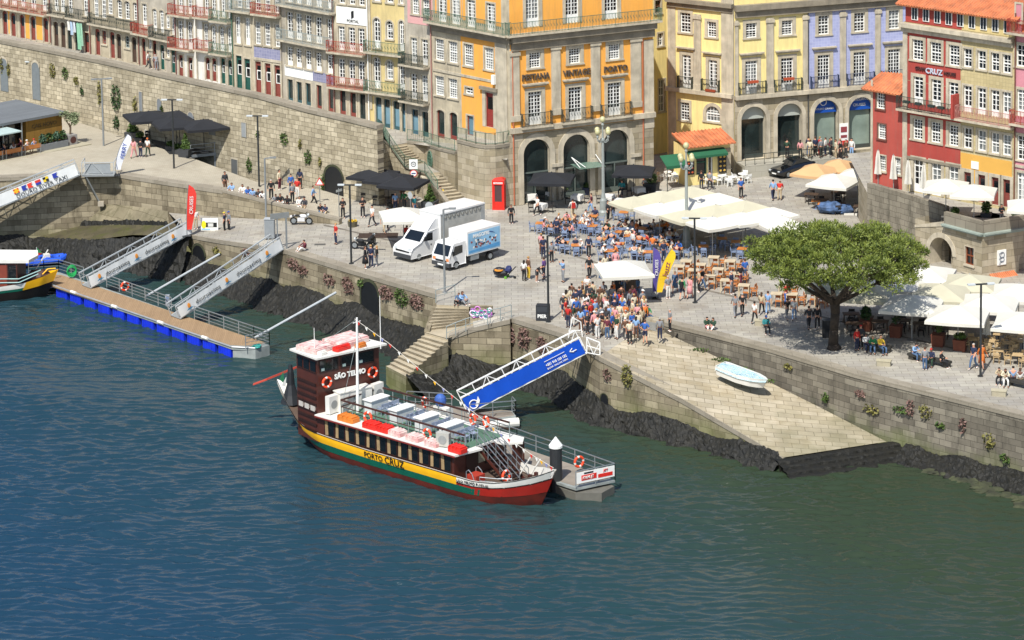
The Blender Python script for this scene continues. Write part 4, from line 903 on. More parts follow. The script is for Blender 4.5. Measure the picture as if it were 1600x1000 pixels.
pk.row(1595,70,104,[1595,1618],14,kind='w',nx=2,ny=4,surr=.2); pk.row(1596,140,182,[1596,1618],14,kind='d',nx=1,ny=5,surr=.2,sill=0); pk.row(1596,212,250,[1596,1618],14,kind='w',nx=2,ny=5,surr=.2); pk.row(1596,270,330,[1596,1618],14,kind='d',nx=2,ny=5,surr=.2,sill=0); pk.row(1590,6,34,[1590,1612],13,kind='w',nx=2,ny=4); pk.wall()
z=pk.zr(1595,192); pk.rail(-.05,pk.L,z,IRONR,h=1.05,d=.75,step=.13); z=pk.zr(1595,50); pk.rail(-.3,pk.L,z,IRONR,h=1.05,d=.8,step=.13); pk.pipe(1587,20,330,1587,flat('6d4436')); pk.ledge(None,None,1595,258,262,.1); pk.roof()
s0=P(1361,287,TZ); dd=XY(g0)-XY(s0)
sh=Fac('small_red_house',XY(s0),XY(g0)-dd.normalized()*.05,TZ,TZ,'low faded red house with orange tiled roof left of the tall red house','house',top=TZ+7.9,wall=RED2,depth=5,bot=-.1)
sh.row(1376,141,170,[1376],13,kind='w',nx=3,ny=6,surr=.1,sm=flat('6b4238')); sh.row(1378,194,217,[1378],12,kind='w',nx=3,ny=6,surr=.1,sm=flat('6b4238')); sh.row(1378,243,267,[1378],12,kind='w',nx=3,ny=6,surr=.1); sh.row(1405,247,273,[1403],9,kind='w',nx=2,ny=5,surr=.1); sh.wall()
sh.panel(1361,1364,125,287,1363,TRIM,'quoins',.05)
z=sh.top; tiled(sh.root,(-.6,-.5,z-.05),(sh.L,-.5,z-.05),(sh.L,2.2,z+1.2),(-.6,2.2,z+.9),n_=12)
# ================================================================ terrace, bastion, tree, lamps, parasols
T1=[Vector((v.x,v.y,0)) for v in (P(1355,286,4.4),P(1415,303,4.4),P(1476,323,4.4))]
wall_thing('terrace_wall',T1,[4.4]*3,[-.6]*3,brickmat('streaked_granite','8f8878','7b7466','4e483e',1.0,.45,.016,.25,stain='4a463c',stscale=.5,stamt=.7,bump=.4),'streaked grey terrace wall rising behind the pine tree','wall',.45,None)
T0=[T1[0]+Vector((-.01,.05,0)),P(1357,283,TZ)]
tag(MB().poly([T1[0]+Vector((0,.2,TZ)),T1[1]+Vector((0,.2,TZ)),T1[2]+Vector((0,.2,TZ)),T1[2]+Vector((14,-3,TZ)),T1[2]+Vector((22,30,TZ)),T1[0]+Vector((0,14,TZ))]).build('upper_terrace',PAVE),kind='structure')
q=[T1[0]+Vector((0,0,0)),T1[0]+Vector((0,6,0))]
wall_thing('terrace_wall',[q[1],q[0]],[TZ-.02]*2,[-.5]*2,STONE2,'short side wall of the terrace below the low red house','wall',.45)
BZ=3.95
b0=P(1430,328.5,BZ); b1=P(1535,356,BZ); b2=P(1660,337,BZ)
bs=Fac('bastion_house',XY(b0),XY(b1),0,0,'stone bastion building with pointed arch, brown window and carved tile emblem under the terrace','building',top=BZ-.65,wall=STONE2,depth=5,bot=-.6)
u0,u1=bs.ux(1453,2),bs.ux(1489,2)
za=bs.zr(1470,371); bs.ops.append((u0,u1,.02,za,2.2,1.0)); WOOD=flat('7a3f22')
bs.win(1515,14,bs.zr(1515,414),bs.zr(1515,386),'w',WOOD,nx=2,ny=1,surr=.05); bs.win(1515,25,bs.zr(1515,448),bs.zr(1515,429),'w',WOOD,nx=1,ny=1,surr=.1,glass=flat('a87a5a')); bs.wall()
MB().box(u0-.1,u1+.1,2.25,2.3,0,za+.2).build('inner_wall',STONE2,bs.root)
mb=MB(); K=12; r=(u1-u0)/2; cc=(u0+u1)/2
for i in range(K):
    p0=(cc-math.cos(pi*i/K)*r,za-r+math.sin(pi*i/K)*r); p1=(cc-math.cos(pi*(i+1)/K)*r,za-r+math.sin(pi*(i+1)/K)*r); o0=(cc-math.cos(pi*i/K)*(r+.4),za-r+math.sin(pi*i/K)*(r+.4)); o1=(cc-math.cos(pi*(i+1)/K)*(r+.4),za-r+math.sin(pi*(i+1)/K)*(r+.4))
    mb.poly([(p0[0],-.06,p0[1]),(p1[0],-.06,p1[1]),(o1[0],-.06,o1[1]),(o0[0],-.06,o0[1])]).poly([(o0[0],-.06,o0[1]),(o1[0],-.06,o1[1]),(o1[0],0,o1[1]),(o0[0],0,o0[1])])
mb.build('arch_ring',TRIM,bs.root)
GM=mat('greened_moulding','8f9a90',.8,.2,1)
u=bs.ux(1476,3); Lb=bs.L
mb=MB(); mb.box(u,Lb+.1,-.3,.3,bs.top,bs.top+.14).box(u,Lb+.16,-.45,.3,bs.top+.14,bs.top+.26); mb.build('moulding',GM,bs.root)
PARAP=brickmat('parapet_slabs','8d8677','7c7567','5e584d',1.1,1.2,.02,.2,bump=.2,warp=0)
MB().box(u,Lb+.1,-.1,.25,bs.top+.26,bs.top+1.15).build('parapet',PARAP,bs.root); MB().box(u+.1,Lb-.1,.26,5,bs.top+.2,bs.top+.3).build('terrace_floor',PAVE,bs.root)
MB().mesh([(0,-.05,bs.top-.7),(u,-.05,bs.top+.0),(u,.4,bs.top+.0),(0,.4,bs.top-.7),(0,-.05,bs.top-.5),(u,-.05,bs.top+.35),(u,.4,bs.top+.35),(0,.4,bs.top-.5)],[(0,1,5,4),(4,5,6,7),(2,3,7,6),(0,4,7,3),(1,2,6,5)]).build('sloping_coping',TRIM,bs.root)
b3=Fac('bastion_house',XY(b1),XY(b2),0,0,'right hand face of the stone bastion with white carved plaque and small tiled hood','building',top=BZ-.65,wall=STONE2,depth=4,bot=-.6)
b3.win(1563,18,b3.zr(1563,450),b3.zr(1563,437),'w',WOOD,nx=2,ny=1,surr=.08); b3.ops.append((b3.ux(1592,2),b3.ux(1630,2),.02,b3.zr(1600,388),2,.9)); b3.wall()
MB().box(b3.ux(1590,2),b3.ux(1634,2),2.05,2.1,0,3).build('inner_wall',STONE2,b3.root)
mb=MB().box(0,b3.L,-.3,.3,b3.top,b3.top+.14).box(0,b3.L,-.45,.3,b3.top+.14,b3.top+.26); mb.build('moulding',GM,b3.root); MB().box(.1,b3.L,-.1,.25,b3.top+.26,b3.top+1.15).build('parapet',PARAP,b3.root)
u=b3.ux(1564.5,2); z=b3.zr(1564,402); o=MB().box(u-.4,u+.4,-.08,.0,z-.58,z+.58).build('carved_plaque',WHITE,b3.root); mb=MB(); mb.torus((u,-.1,z+.2),.22,.03,(0,1,0),10,5)
for k in range(9): mb.box(u-.28+.07*(k%4),u-.1+.09*(k%3),-.1,-.08,z-.5+k*.1,z-.46+k*.1)
mb.torus((u,-.1,z-.15),.2,.03,(0,1,0),10,5); mb.build('carving',flat('6a7078'),o)
u0,u1=b3.ux(1547,1),b3.ux(1583,1); z=b3.zr(1564,427); tiled(b3.root,(u0,-.6,z-.25),(u1,-.6,z-.25),(u1,0,z+.05),(u0,0,z+.05),n_=12,name='tiled_hood')
# --- pine tree
def pine():
    base=P(1303,545,0); root=empty('pine_tree',base,0,'large umbrella pine with a dark trunk and a broad flat green crown on the quay','tree'); rg=random.Random(5)
    BARK=mat('pine_bark','3a3128',.95,.35,2.5,bump=1,bscale=6)
    mb=MB(); tp=[Vector((0,0,0)),Vector((-.05,0,.35)),Vector((.0,0,1.4)),Vector((.1,0,2.6)),Vector((.05,0,3.7))]; rr_=[.55,.36,.31,.32,.38]
    for (a,ra_),(b,rb_) in zip(zip(tp,rr_),zip(tp[1:],rr_[1:])): mb.cyl(a,b,ra_,rb_,12)
    trunk=mb.build('trunk',BARK,root,smooth=True)
    fol=[];br=MB(); C=Vector((.15,0,6.25)); RX,RY,RZ=6.2,5.8,2.35
    cl=[]
    for _ in range(4000):
        if len(cl)>=215: break
        v=Vector((rg.gauss(0,1),rg.gauss(0,1),rg.gauss(0,1))).normalized(); 
        if v.z<-.45: continue
        k=rg.uniform(.6,1.0) if v.z>.05 else rg.uniform(.55,1.0); lump=1+.13*noise.noise(Vector((v.x*2,v.y*2,v.z*3+5)))
        p=Vector((v.x*RX*k*lump,v.y*RY*k*lump,v.z*RZ*(k if v.z>0 else k*.9)*lump))+C
        if v.z<0: p.z+=.25*rg.random()
        if v.z<.15 and rg.random()<.35: continue
        if any((p-q).length<.93 for q in cl): continue
        cl.append(p)
    hub=[Vector((.05,0,3.6))]
    limbs=[]
    for i in range(9):
        a=2*pi*i/9+rg.uniform(-.2,.2); e=Vector((math.cos(a)*RX*.55,math.sin(a)*RY*.55,5.35+rg.uniform(-.3,.6))); mid=hub[0]*.5+e*.5+Vector((0,0,-.25))
        limb=MB(); limb.cyl(hub[0]+Vector((math.cos(a)*.1,math.sin(a)*.1,-.3)),mid,.2,.13,7).cyl(mid,e,.13,.08,7); limbs.append((e,mid,limb))
    for p in cl:
        e,mid,lm=min(limbs,key=lambda t:(t[0]-p).length); s_=e if (e-p).length<(mid-p).length else mid
        m2=s_*.4+p*.6+Vector((0,0,-.15)); lm.cyl(s_,m2,.06,.035,5).cyl(m2,p,.035,.02,4)
    for e,mid,lm in limbs: lm.build('branch',BARK,trunk)
    LEAF=bpy.data.materials.new('pine_needles'); LEAF.use_nodes=True; n=LEAF.node_tree.nodes; l=LEAF.node_tree.links; b=n['Principled BSDF']; b.inputs['Roughness'].default_value=.6
    b.inputs['Subsurface Weight'].default_value=0; gi=n.new('ShaderNodeNewGeometry'); nz=n.new('ShaderNodeTexNoise'); nz.inputs['Scale'].default_value=.9; nz.inputs['Detail'].default_value=4; l.new(gi.outputs['Position'],nz.inputs['Vector'])
    ri=n.new('ShaderNodeMath'); ri.operation='MULTIPLY_ADD'; l.new(gi.outputs['Random Per Island'],ri.inputs[0]); ri.inputs[1].default_value=.35; l.new(nz.outputs[0],ri.inputs[2])
    cr=n.new('ShaderNodeValToRGB'); cr.color_ramp.elements[0].position=.35; cr.color_ramp.elements[0].color=(.022,.052,.010,1); cr.color_ramp.elements[1].position=.9; cr.color_ramp.elements[1].color=(.24,.285,.048,1); l.new(ri.outputs[0],cr.inputs[0]); l.new(cr.outputs[0],b.inputs['Base Color'])
    tr=n.new('ShaderNodeBsdfTranslucent'); l.new(cr.outputs[0],tr.inputs[0]); mx=n.new('ShaderNodeMixShader'); mx.inputs[0].default_value=.12; l.new(b.outputs[0],mx.inputs[1]); l.new(tr.outputs[0],mx.inputs[2]); l.new(mx.outputs[0],n['Material Output'].inputs[0])
    V=[];F=[]
    for p in cl:
        s_=rg.uniform(.5,.92)
        for _ in range(270):
            v=Vector((rg.gauss(0,1),rg.gauss(0,1),rg.gauss(0,1))).normalized(); q=p+Vector((v.x*s_,v.y*s_,v.z*s_*.6+.05))*min(1.1,abs(rg.gauss(.68,.2)))
            d=(v+Vector((rg.uniform(-.5,.5),rg.uniform(-.5,.5),rg.uniform(.1,.9)))).normalized(); t=d.cross(Vector((rg.uniform(-1,1),rg.uniform(-1,1),rg.uniform(-1,1)))).normalized()*rg.uniform(.035,.06); ln=rg.uniform(.1,.22)
            k=len(V); V+=[q-t,q+t,q+d*ln+t*.3,q+d*ln-t*.3]; F.append((k,k+1,k+2,k+3))
    mb=MB(); mb.v=[tuple(v) for v in V]; mb.f=F; mb.m=[0]*len(F); mb.build('crown',LEAF,root,uv=False)
    return root,LEAF
PT,LEAF=pine()
def leafmat(name,c1,c2):
    m=mat(name,c2,.7,.3,3,col2=c1); return m
LG=leafmat('bright_leaves','2c4219','556b2c'); LO=leafmat('olive_leaves','5d6a48','8b9570'); LD_=leafmat('dark_leaves','1c3018','3a5a26'); LY=leafmat('yellow_green_plants','53552b','857d3f'); LP=leafmat('pinkish_plants','604940','85685f')
def foliage(mb,c,r,n,rg,s=.09):
    for _ in range(n):
        v=Vector((rg.gauss(0,1),rg.gauss(0,1),rg.gauss(0,1))).normalized()*rg.uniform(.5,1); q=Vector(c)+Vector((v.x*r[0],v.y*r[1],v.z*r[2])); d=Vector((rg.uniform(-1,1),rg.uniform(-1,1),rg.uniform(-.3,1))).normalized()*s; t=d.cross(Vector((rg.uniform(-1,1),rg.uniform(-1,1),rg.uniform(-1,1)))).normalized()*s*.7
        mb.poly([q-t,q+d,q+t,q-d])
# --- lamps
DG=mat('lamp_dark_grey','2b2e30',.45,.1,2); LGR=mat('lamp_light_grey','7c8081',.45,.1,2); LENS=mat('lamp_lens','c5cbcd',.2,.05,2)
def lamp(px,py,z,h,kind,label,m=DG,name='street_lamp',dirx=1):
    r=empty(name,P(px,py,z),R(rng.uniform(-12,12)) if kind!='arm' else 0,label,'street lamp','street lamps' if name=='street_lamp' else None)
    MB().cyl((0,0,0),(0,0,h),.085,.075,8).build('pole',m,r); MB().cyl((0,0,0),(0,0,.05),.2,.2,10).build('base_plate',m,r)
    if kind=='T':
        MB().bar((-.45,0,h),(.45,0,h),.12,.09).build('arm',m,r)
        for s in (-1,1): o=MB().box(s*.68-.26,s*.68+.26,-.13,.13,h-.03,h+.06).build('lamp_head',LENS if m is DG else m,r); MB().box(s*.68-.22,s*.68+.22,-.1,.1,h-.06,h-.035).build('lens',LENS,o)
    elif kind=='arm':
        MB().bar((0,0,h),(.5*dirx,0,h+.05),.09).build('arm',m,r); o=MB().box(min(.4*dirx,.95*dirx),max(.4*dirx,.95*dirx),-.14,.14,h+.02,h+.12).build('lamp_head',m,r); MB().box(min(.45*dirx,.9*dirx),max(.45*dirx,.9*dirx),-.1,.1,h-.0,h+.018).build('lens',LENS,o)
    return r
lamp(57,176,1.8,4.9,'T','dark twin headed street lamp beside the flat roofed kiosk under the town wall')
lamp(162,229,1.7,6.2,'T','grey twin headed street lamp just left of the white leaning flag',LGR)
lamp(272,265,1.5,6.2,'T','dark twin headed street lamp in front of the black parasols on the deck')
lamp(405,292,.9,6.2,'T','slender dark street lamp standing at the foot of the long town wall')
lamp(416,347,-.2,5.4,'arm','single arm street lamp rising beside the grey cabinet on the lower quay',LGR)
lamp(549,412,0,6.3,'T','tall black street lamp between the motorcycle and the group by the scooter')
lamp(695,457,0,6.4,'arm','light grey single arm street lamp in front of the small refrigerated truck',LGR)
lamp(857,503,0,6.4,'arm','dark single arm street lamp behind the black speaker box',dirx=1)
lamp(1086,473,0,6.4,'T','dark street lamp beside the yellow and purple feather flags')
lamp(1532,588,0,6.4,'T','dark street lamp in front of the white parasols at the right',dirx=-1)
GLOBE=mat('frosted_globe','b8b489',.3,.08,2); CI=mat('painted_cast_iron','8d938f',.45,.1,2)
def ornate(px,py,label):
    r=empty('ornate_lamp',P(px,py,0),0,label,'street lamp','ornate globe lamps'); h=7.6
    MB().lathe([(.42,0),(.42,.35),(.3,.5),(.3,1.3),(.2,1.5),(.14,2),(.11,6.3),(.2,6.35),(.2,6.5),(.08,6.6),(.06,h)],12).build('column',CI,r,smooth=False)
    mb=MB()
    for k in range(4):
        a=pi/4+k*pi/2; c,s=math.cos(a),math.sin(a); mb.tube([(0,0,6.3),(c*.35,s*.35,6.25),(c*.62,s*.62,6.45),(c*.62,s*.62,6.75)],.04,6)
        mb.lathe([(.04,6.6),(.11,6.75),(.07,6.9),(.1,6.95)],8,(c*.62,s*.62,0))
    mb.build('arms',CI,r)
    for k in range(4):
        a=pi/4+k*pi/2; MB().ell((math.cos(a)*.62,math.sin(a)*.62,7.18),(.23,.23,.26),10,6).build('globe',GLOBE,r,smooth=True)
    MB().lathe([(.05,7.5),(.13,7.7),(.07,7.9)],8).build('finial',CI,r); MB().ell((0,0,8.15),(.24,.24,.27),10,6).build('globe',GLOBE,r,smooth=True)
ornate(943,337,'ornate grey globe lamp in front of the hotel arches'); ornate(1073,384,'ornate grey globe lamp in front of the large white awnings')
# --- parasols
def parasol(c,size,h,rz,m,label,group=None,hv=.22,rise=.75,name='parasol',base=True,polem=None,size2=None,side=False):
    r=empty(name,c,rz,label,'parasol',group); s=size/2; s2=(size2 or size)/2; K=6; vs_=[];fs=[]
    cor=[(-s,-s2),(s,-s2),(s,s2),(-s,s2)]; top=h+rise
    ring=[]
    for k in range(4):
        a,b=cor[k],cor[(k+1)%4]
        for i in range(K):
            t=i/K; sag=math.sin(pi*t)*.10; ring.append((a[0]+(b[0]-a[0])*t,a[1]+(b[1]-a[1])*t,h-sag*.6,1-sag*.35))
    N=len(ring); Rn=4
    for j in range(Rn+1):
        q=j/Rn
        for x,y,z,in_ in ring: vs_.append((x*q*(in_ if q>.9 else 1),y*q*(in_ if q>.9 else 1),top-(top-z)*(q**1.12)))
    for j in range(Rn):
        for i in range(N): fs.append((j*N+i,j*N+(i+1)%N,(j+1)*N+(i+1)%N,(j+1)*N+i))
    can=MB().mesh(vs_,fs).build('canopy',m,r)
    if hv:
        mb=MB(); E_=vs_[Rn*N:]; 
        for i in range(N): a=E_[i]; b=E_[(i+1)%N]; mb.poly([a,b,(b[0]*1.005,b[1]*1.005,b[2]-hv),(a[0]*1.005,a[1]*1.005,a[2]-hv)])
        mb.build('valance',m,can)
    pm=polem or flat('9a9a96'); 
    MB().cyl((0,0,0),(0,0,top-.02),.035,n=7).build('pole',pm,r)
    mb=MB()
    for x,y in cor: mb.bar((0,0,top-.15),(x*.97,y*.97,h-.02),.03)
    mb.build('ribs',pm,r); MB().ell((0,0,top+.02),(.06,.06,.05),6,4).build('finial',pm,can)
    if base: MB().box(-.32,.32,-.32,.32,0,.08).build('base',flat('6d6b66'),r)
    return r
# big awnings over the cafe terrace : 3 x 4 abutting square parasols
A_,B_,C_,D_=P(948,316,2.75),P(1083,292,2.75),P(1253,337,2.75),P(1110,359,2.75)
ORD=['first','second','third','fourth']
rz=math.atan2((B_-A_).y,(B_-A_).x)
for i in range(3):
    for j in range(4):
        c=lerp(lerp(A_,B_,(i+.5)/3),lerp(D_,C_,(i+.5)/3),(j+.5)/4); c.z=0
        parasol(c,(B_-A_).length/3*1.01,2.75+(.03 if (i+j)%2 else 0),rz,FAB_W if j%2 else FAB_C,'large square awning over the cafe, %s row from the river, %s from the left'%(ORD[i],ORD[j]),'large pale awnings over the cafe terrace',size2=(D_-A_).length/4*1.01,rise=.55)
WP=[(1222,351,2.6,3.2,20,'W','small white parasol at the right end of the large cafe awnings',1.6),
 (630,337,2.5,3.6,8,'W','white parasol over a ticket stand behind the white trucks',0),(975,421,2.5,3.9,8,'W','white parasol over the ticket stand beside the purple flag',0),
 (1275,268,2.3,3.4,-28,'TAN','light brown parasol nearest the black car',0),(1311,261,2.3,3.4,-28,'TAN','light brown parasol behind the white ones near the black car',0),
 (1303,284,2.4,3.6,-28,'W','white parasol with small prints, left of two near the terrace wall',0),(1340,275,2.4,3.6,-28,'W','white parasol with small prints, against the corner of the terrace wall',0)]
TANF=mat('sand_canvas','c09a6e',.9,.06,.8)
def under(px,py,h): v=P(px,py,h); v.z=0; return v
for px,py,h,s,a,m,lb,_ in WP: parasol(under(px,py,h),s,h,R(a),TANF if m=='TAN' else FAB_W,lb,None if 'ticket' in lb else 'small parasols on the square',rise=.7)
# right hand white awnings (in front of the bastion)
RA=[(1352,452,'C'),(1400,436,'W'),(1445,423,'W'),(1425,470,'W'),(1470,452,'C'),(1515,437,'C'),(1497,486,'W'),(1545,468,'W'),(1592,452,'W'),(1600,497,'W'),(1378,470,'W') if 0 else (1310,440,'C')]
RN=['front row, one in the shade of the pine','front row behind the pine trunk shadow','back row nearest the stone arch','second from the left along the front','middle of the group','back row below the brown window','front one beside the street lamp','middle one right of the street lamp','back one at the right picture edge','front one at the right picture edge','leftmost, mostly hidden by the pine crown']
for (px,py,m),lb in zip(RA,RN): parasol(under(px,py+6,2.6),4.1,2.6,R(-16),FAB_W if m=='W' else FAB_C,'white restaurant awning, '+lb,'white restaurant awnings at the right',rise=.7)
# terrace parasols
for px,py,lb in ((1478,291,'left'),(1522,300,'right')):
    v=P(px,py,TZ+2.4); v.z=TZ; parasol(v,3.3,2.4,R(-14),FAB_W,'white parasol on the upper terrace, %s one of the pair before the red house'%lb,'white parasols on the upper terrace',rise=.6)
v=P(1607,322,TZ+2.3); v.z=TZ; parasol(v,3.2,2.3,R(-10),FAB_W,'white parasol on the upper terrace at the right picture edge','white parasols on the upper terrace',rise=.6)
def closed(c,h,label,m=FAB_W,group=None):
    r=empty('closed_parasol',c,0,label,'parasol',group); MB().cyl((0,0,0),(0,0,h+.1),.035,n=6).build('pole',flat('8a8a86'),r)
    mb=MB(); n_=10; P_=[(.07,h),(.16,h*.8),(.2,h*.55),(.26,h*.34),(.1,h*.36)]
    vs_=[(rr_*(1.25 if i%2 else .75)*math.cos(2*pi*i/n_),rr_*(1.25 if i%2 else .75)*math.sin(2*pi*i/n_),z) for rr_,z in P_ for i in range(n_)]
    mb.mesh(vs_,[(k*n_+i,k*n_+(i+1)%n_,(k+1)*n_+(i+1)%n_,(k+1)*n_+i) for k in range(len(P_)-1) for i in range(n_)]).build('folded_canopy',m,r); MB().box(-.3,.3,-.3,.3,0,.09).build('base',flat('6d6b66'),r)
for i,(px,pb) in enumerate(((1372,290),(1396,298),(1419,306),(1443,313))): 
    closed(P(px,pb,TZ),2.9,'%s of the four folded white parasols along the terrace wall'%['leftmost','second','third','rightmost'][i],group='folded white parasols')
closed(P(1542,540,0),2.4,'folded cream parasol beside the street lamp at the right')
# black parasols
def blackp(px,py,h,s,a,z,lb,grp,rise=.5):
    v=P(px,py,z+h); v.z=z; return parasol(v,s,h,R(a),FAB_B,lb,grp,rise=rise,polem=DG)
blackp(232,182,2.6,3.9,20,1.75,'black parasol on the deck, leftmost of the group',"black parasols on the restaurant deck")
blackp(275,192,2.5,3.9,20,1.75,'black parasol on the deck, in the middle behind the street lamp',"black parasols on the restaurant deck")
blackp(280,181,2.6,3.7,20,1.75,'black parasol on the deck, back one against the town wall',"black parasols on the restaurant deck")
blackp(318,195,2.5,3.8,20,1.75,'black parasol on the deck, rightmost above the metal edge',"black parasols on the restaurant deck")
blackp(583,272,2.5,3.5,-22,0,'black parasol by the stair wall, left of three',"black parasols beside the town stairs")
blackp(606,278,2.5,3.3,-22,0,'black parasol by the stair wall, middle of three',"black parasols beside the town stairs")
blackp(630,285,2.5,3.4,-22,0,'black parasol by the stair wall, right of three',"black parasols beside the town stairs")
blackp(862,279,2.5,3.6,-8,0,'black parasol in front of the left hotel arches',"black parasols before the hotel",.55)
blackp(990,267,2.4,3.4,-8,0,'black parasol in front of the right hotel arch',"black parasols before the hotel",.55)
# ================================================================ boats, pontoons, gangways
def interp(tab,x):
    if x<=tab[0][0]: return tab[0][1]
    for (a,b),(c,d) in zip(tab,tab[1:]):
        if x<=c: return b+(d-b)*(x-a)/(c-a)
    return tab[-1][1]
OR=mat('lifebuoy_orange','e8461c',.55,.08,2); WB=mat('boat_white','d6d4cc',.45,.06,2)
def ring(parent_loc,rz,ax,label,group='orange life rings',Rr=.30,parent=None,tilt=0):
    o=MB().torus((0,0,0),Rr,.085,ax,16,7,0,1).build('life_ring',[OR,WB],None,parent_loc,rz,smooth=True); tag(o,label,'life ring',group); return o
R0=P(490,646,-1.7); R1=P(713,711,-1.7); BA=(R1-R0).normalized(); BS=Vector((-BA.y,BA.x,0)); BRZ=math.atan2(BA.y,BA.x)
BOAT=empty('tour_boat',Vector((R0.x,R0.y,WZ)),BRZ,'long traditional river tour boat with brown wheelhouse, yellow and green stripes and red bow','tour boat')
def BW(s,t,h): return Vector((R0.x,R0.y,WZ))+BA*s+BS*t+Vector((0,0,h))
HB=[(-6.46,.02),(-5.6,.55),(-4,1.3),(-2,2.2),(0,2.58),(2,2.65),(13,2.62),(15,2.3),(17,1.85),(18.5,1.0),(19.2,.45),(19.6,.02)]
SH=[(-6.46,3.4),(-5,2.7),(-3,2.0),(-1,1.62),(5,1.48),(13,1.5),(14.5,1.38),(16,1.5),(17.5,1.85),(18.6,2.2),(19.6,2.65)]
def hullpt(s,r,side,HB=HB,SH=SH,ends=(-3.0,17.9),cy=2.6):
    s0,s1=HB[0][0],HB[-1][0]; mid=(s0+s1)/2; k=(s-s0)/(s1-s0); sl=ends[0]+(ends[1]-ends[0])*k; ss=sl+(s-sl)*(r**.8)
    w_=interp(HB,s)*(.8+.2*min(1,r*1.15)**.6); h=-.5+r*(interp(SH,s)+.5); return Vector((ss,cy+side*w_,h))
def hull(root,name,smin,smax,r0,r1,m,out=0,n=40,HB=HB,SH=SH,ends=(-3.0,17.9),cy=2.6,rows=3):
    mb=MB()
    for side in (-1,1):
        A=[]
        for j in range(rows+1):
            r=r0+(r1-r0)*j/rows; A.append([hullpt(smin+(smax-smin)*i/n,r,side,HB,SH,ends,cy)+Vector((0,side*out,0)) for i in range(n+1)])
        vs_=[v for row in A for v in row]; fs=[]
        for j in range(rows):
            for i in range(n): k=j*(n+1)+i; fs.append((k,k+1,k+n+2,k+n+1) if side<0 else (k+1,k,k+n+1,k+n+2))
        mb.mesh(vs_,fs)
    return mb.build(name,m,root,smooth=True)
YB=mat('boat_yellow','f2b416',.4,.06,1.5,coat=.3); GB=mat('boat_green','0f5d4a',.4,.1,1.5,coat=.3); RB=mat('boat_red','a8261c',.4,.08,1.5,coat=.3); RB2=mat('antifouling_red','6e2418',.6,.3,1.2,col2='4a1f17')
BR=mat('varnished_brown','4a241b',.45,.2,1.2,coat=.2); BR2=mat('dark_brown_wood','2d1712',.5,.2,1.5); BG=mat('boat_glass','0d1012',.08,.3,1,spec=.8); CURT=mat('beige_curtain','9c8460',.9,.15,3)
hull(BOAT,'lower_hull',-6.46,19.6,.0,.5,RB2,n=50)
hull(BOAT,'green_stripe',-4.6,15.2,.46,.70,GB,.012); hull(BOAT,'yellow_stripe',-2.7,13.3,.70,.97,YB,.016)
hull(BOAT,'stern_hull',-6.46,-2.7,.42,1,WB,.008,n=16); hull(BOAT,'bow_hull',13.3,19.6,.48,.80,RB,.01,n=20); hull(BOAT,'white_bulwark',13.3,19.45,.80,1.0,WB,.02,n=20)
hull(BOAT,'black_rubbing_strake',-5.5,19.55,.975,1.0,flat('22211f'),.04,n=50,rows=1); hull(BOAT,'bow_line',13.3,19.58,.78,.81,flat('22211f'),.03,n=20,rows=1)
dk=MB()
A=[hullpt(-5.8+25*i/40,.72,-1) for i in range(41)]; B_=[hullpt(-5.8+25*i/40,.72,1) for i in range(41)]
dk.strip(A,B_).build('deck',mat('worn_deck','5b4a3e',.8,.2,1.5),BOAT)
inner=MB()
for side in (-1,1):
    a=[hullpt(-6+25.4*i/40,1,side)-Vector((0,side*.07,0)) for i in range(41)]; b=[hullpt(-6+25.4*i/40,.72,side)-Vector((0,side*.09,0)) for i in range(41)]; inner.strip(a,b)
inner.build('inner_bulwark',WB,BOAT)
# cabin
cab=MB().box(.3,13.0,.12,5.08,1.0,2.80).build('cabin',BR,BOAT)
for side,y in ((-1,.12),(1,5.08)):
    n_=12
    for i in range(n_):
        x0=1.0+i*.985; f=y+side*.02; a,b=min(y,f),max(y,f)
        wn=MB().box(x0,x0+.86,min(y,y+side*.02),max(y,y+side*.02),1.62,2.62).build('window',BG,cab)
        g=MB(); g.box(x0-.05,x0+.0,min(y,y+side*.05),max(y,y+side*.05),1.58,2.66).box(x0+.86,x0+.91,min(y,y+side*.05),max(y,y+side*.05),1.58,2.66).box(x0,x0+.86,min(y,y+side*.05),max(y,y+side*.05),1.56,1.62)
        if i in(2,8): g.box(x0,x0+.86,min(y,y+side*.05),max(y,y+side*.05),2.34,2.4)
        g.build('frame',BR2,wn)
        c=MB(); 
        for k in range(4): c.cyl((x0+.07+k*.065,y+side*.035,1.63),(x0+.05+k*.06+(.05 if i%3==1 else 0),y+side*.035,2.6),.035,.035,5)
        if side<0: c.build('curtain',CURT,wn)
# porch bulkhead with doors
MB().box(13.0,13.04,1.2,2.3,1.0,2.75).build('door',BR2,cab); MB().box(13.0,13.05,3.0,4.2,1.5,2.6).build('window',BG,cab)
MB().box(13.0,13.06,2.35,2.95,1.7,2.55).build('window',mat('pale_interior','8a8672',.3,.1,1),cab)
rf=MB(); rf.prism([(.3,-.2),(13.35,-.2),(13.75,2.0),(13.2,2.0),(13.2,3.6),(14.0,3.6),(14.9,4.6),(14.3,5.4),(.3,5.4)],2.80,2.93); rf=rf.build('cabin_roof',WB,BOAT)
MB().prism([(.3,-.22),(13.37,-.22),(13.37,-.2),(.3,-.2)],2.76,2.86).build('roof_edge',flat('7c2a24'),rf)
MB().box(1.6,13.1,1.0,4.8,2.93,2.95).build('green_roof_mat',mat('green_deck_paint','4c6a58',.8,.15,1),rf)
MB().cyl((12.3,.3,1.0),(12.3,.3,1.0),.01).v
for x,y in ((14.6,5.0),(14.4,4.2)): MB().bar((x,y,.8),(x,y,2.8),.08).build('porch_post',BR,BOAT)
MB().box(14.35,14.42,4.3,5.1,1.0,2.8).build('porch_wall',BR,BOAT)
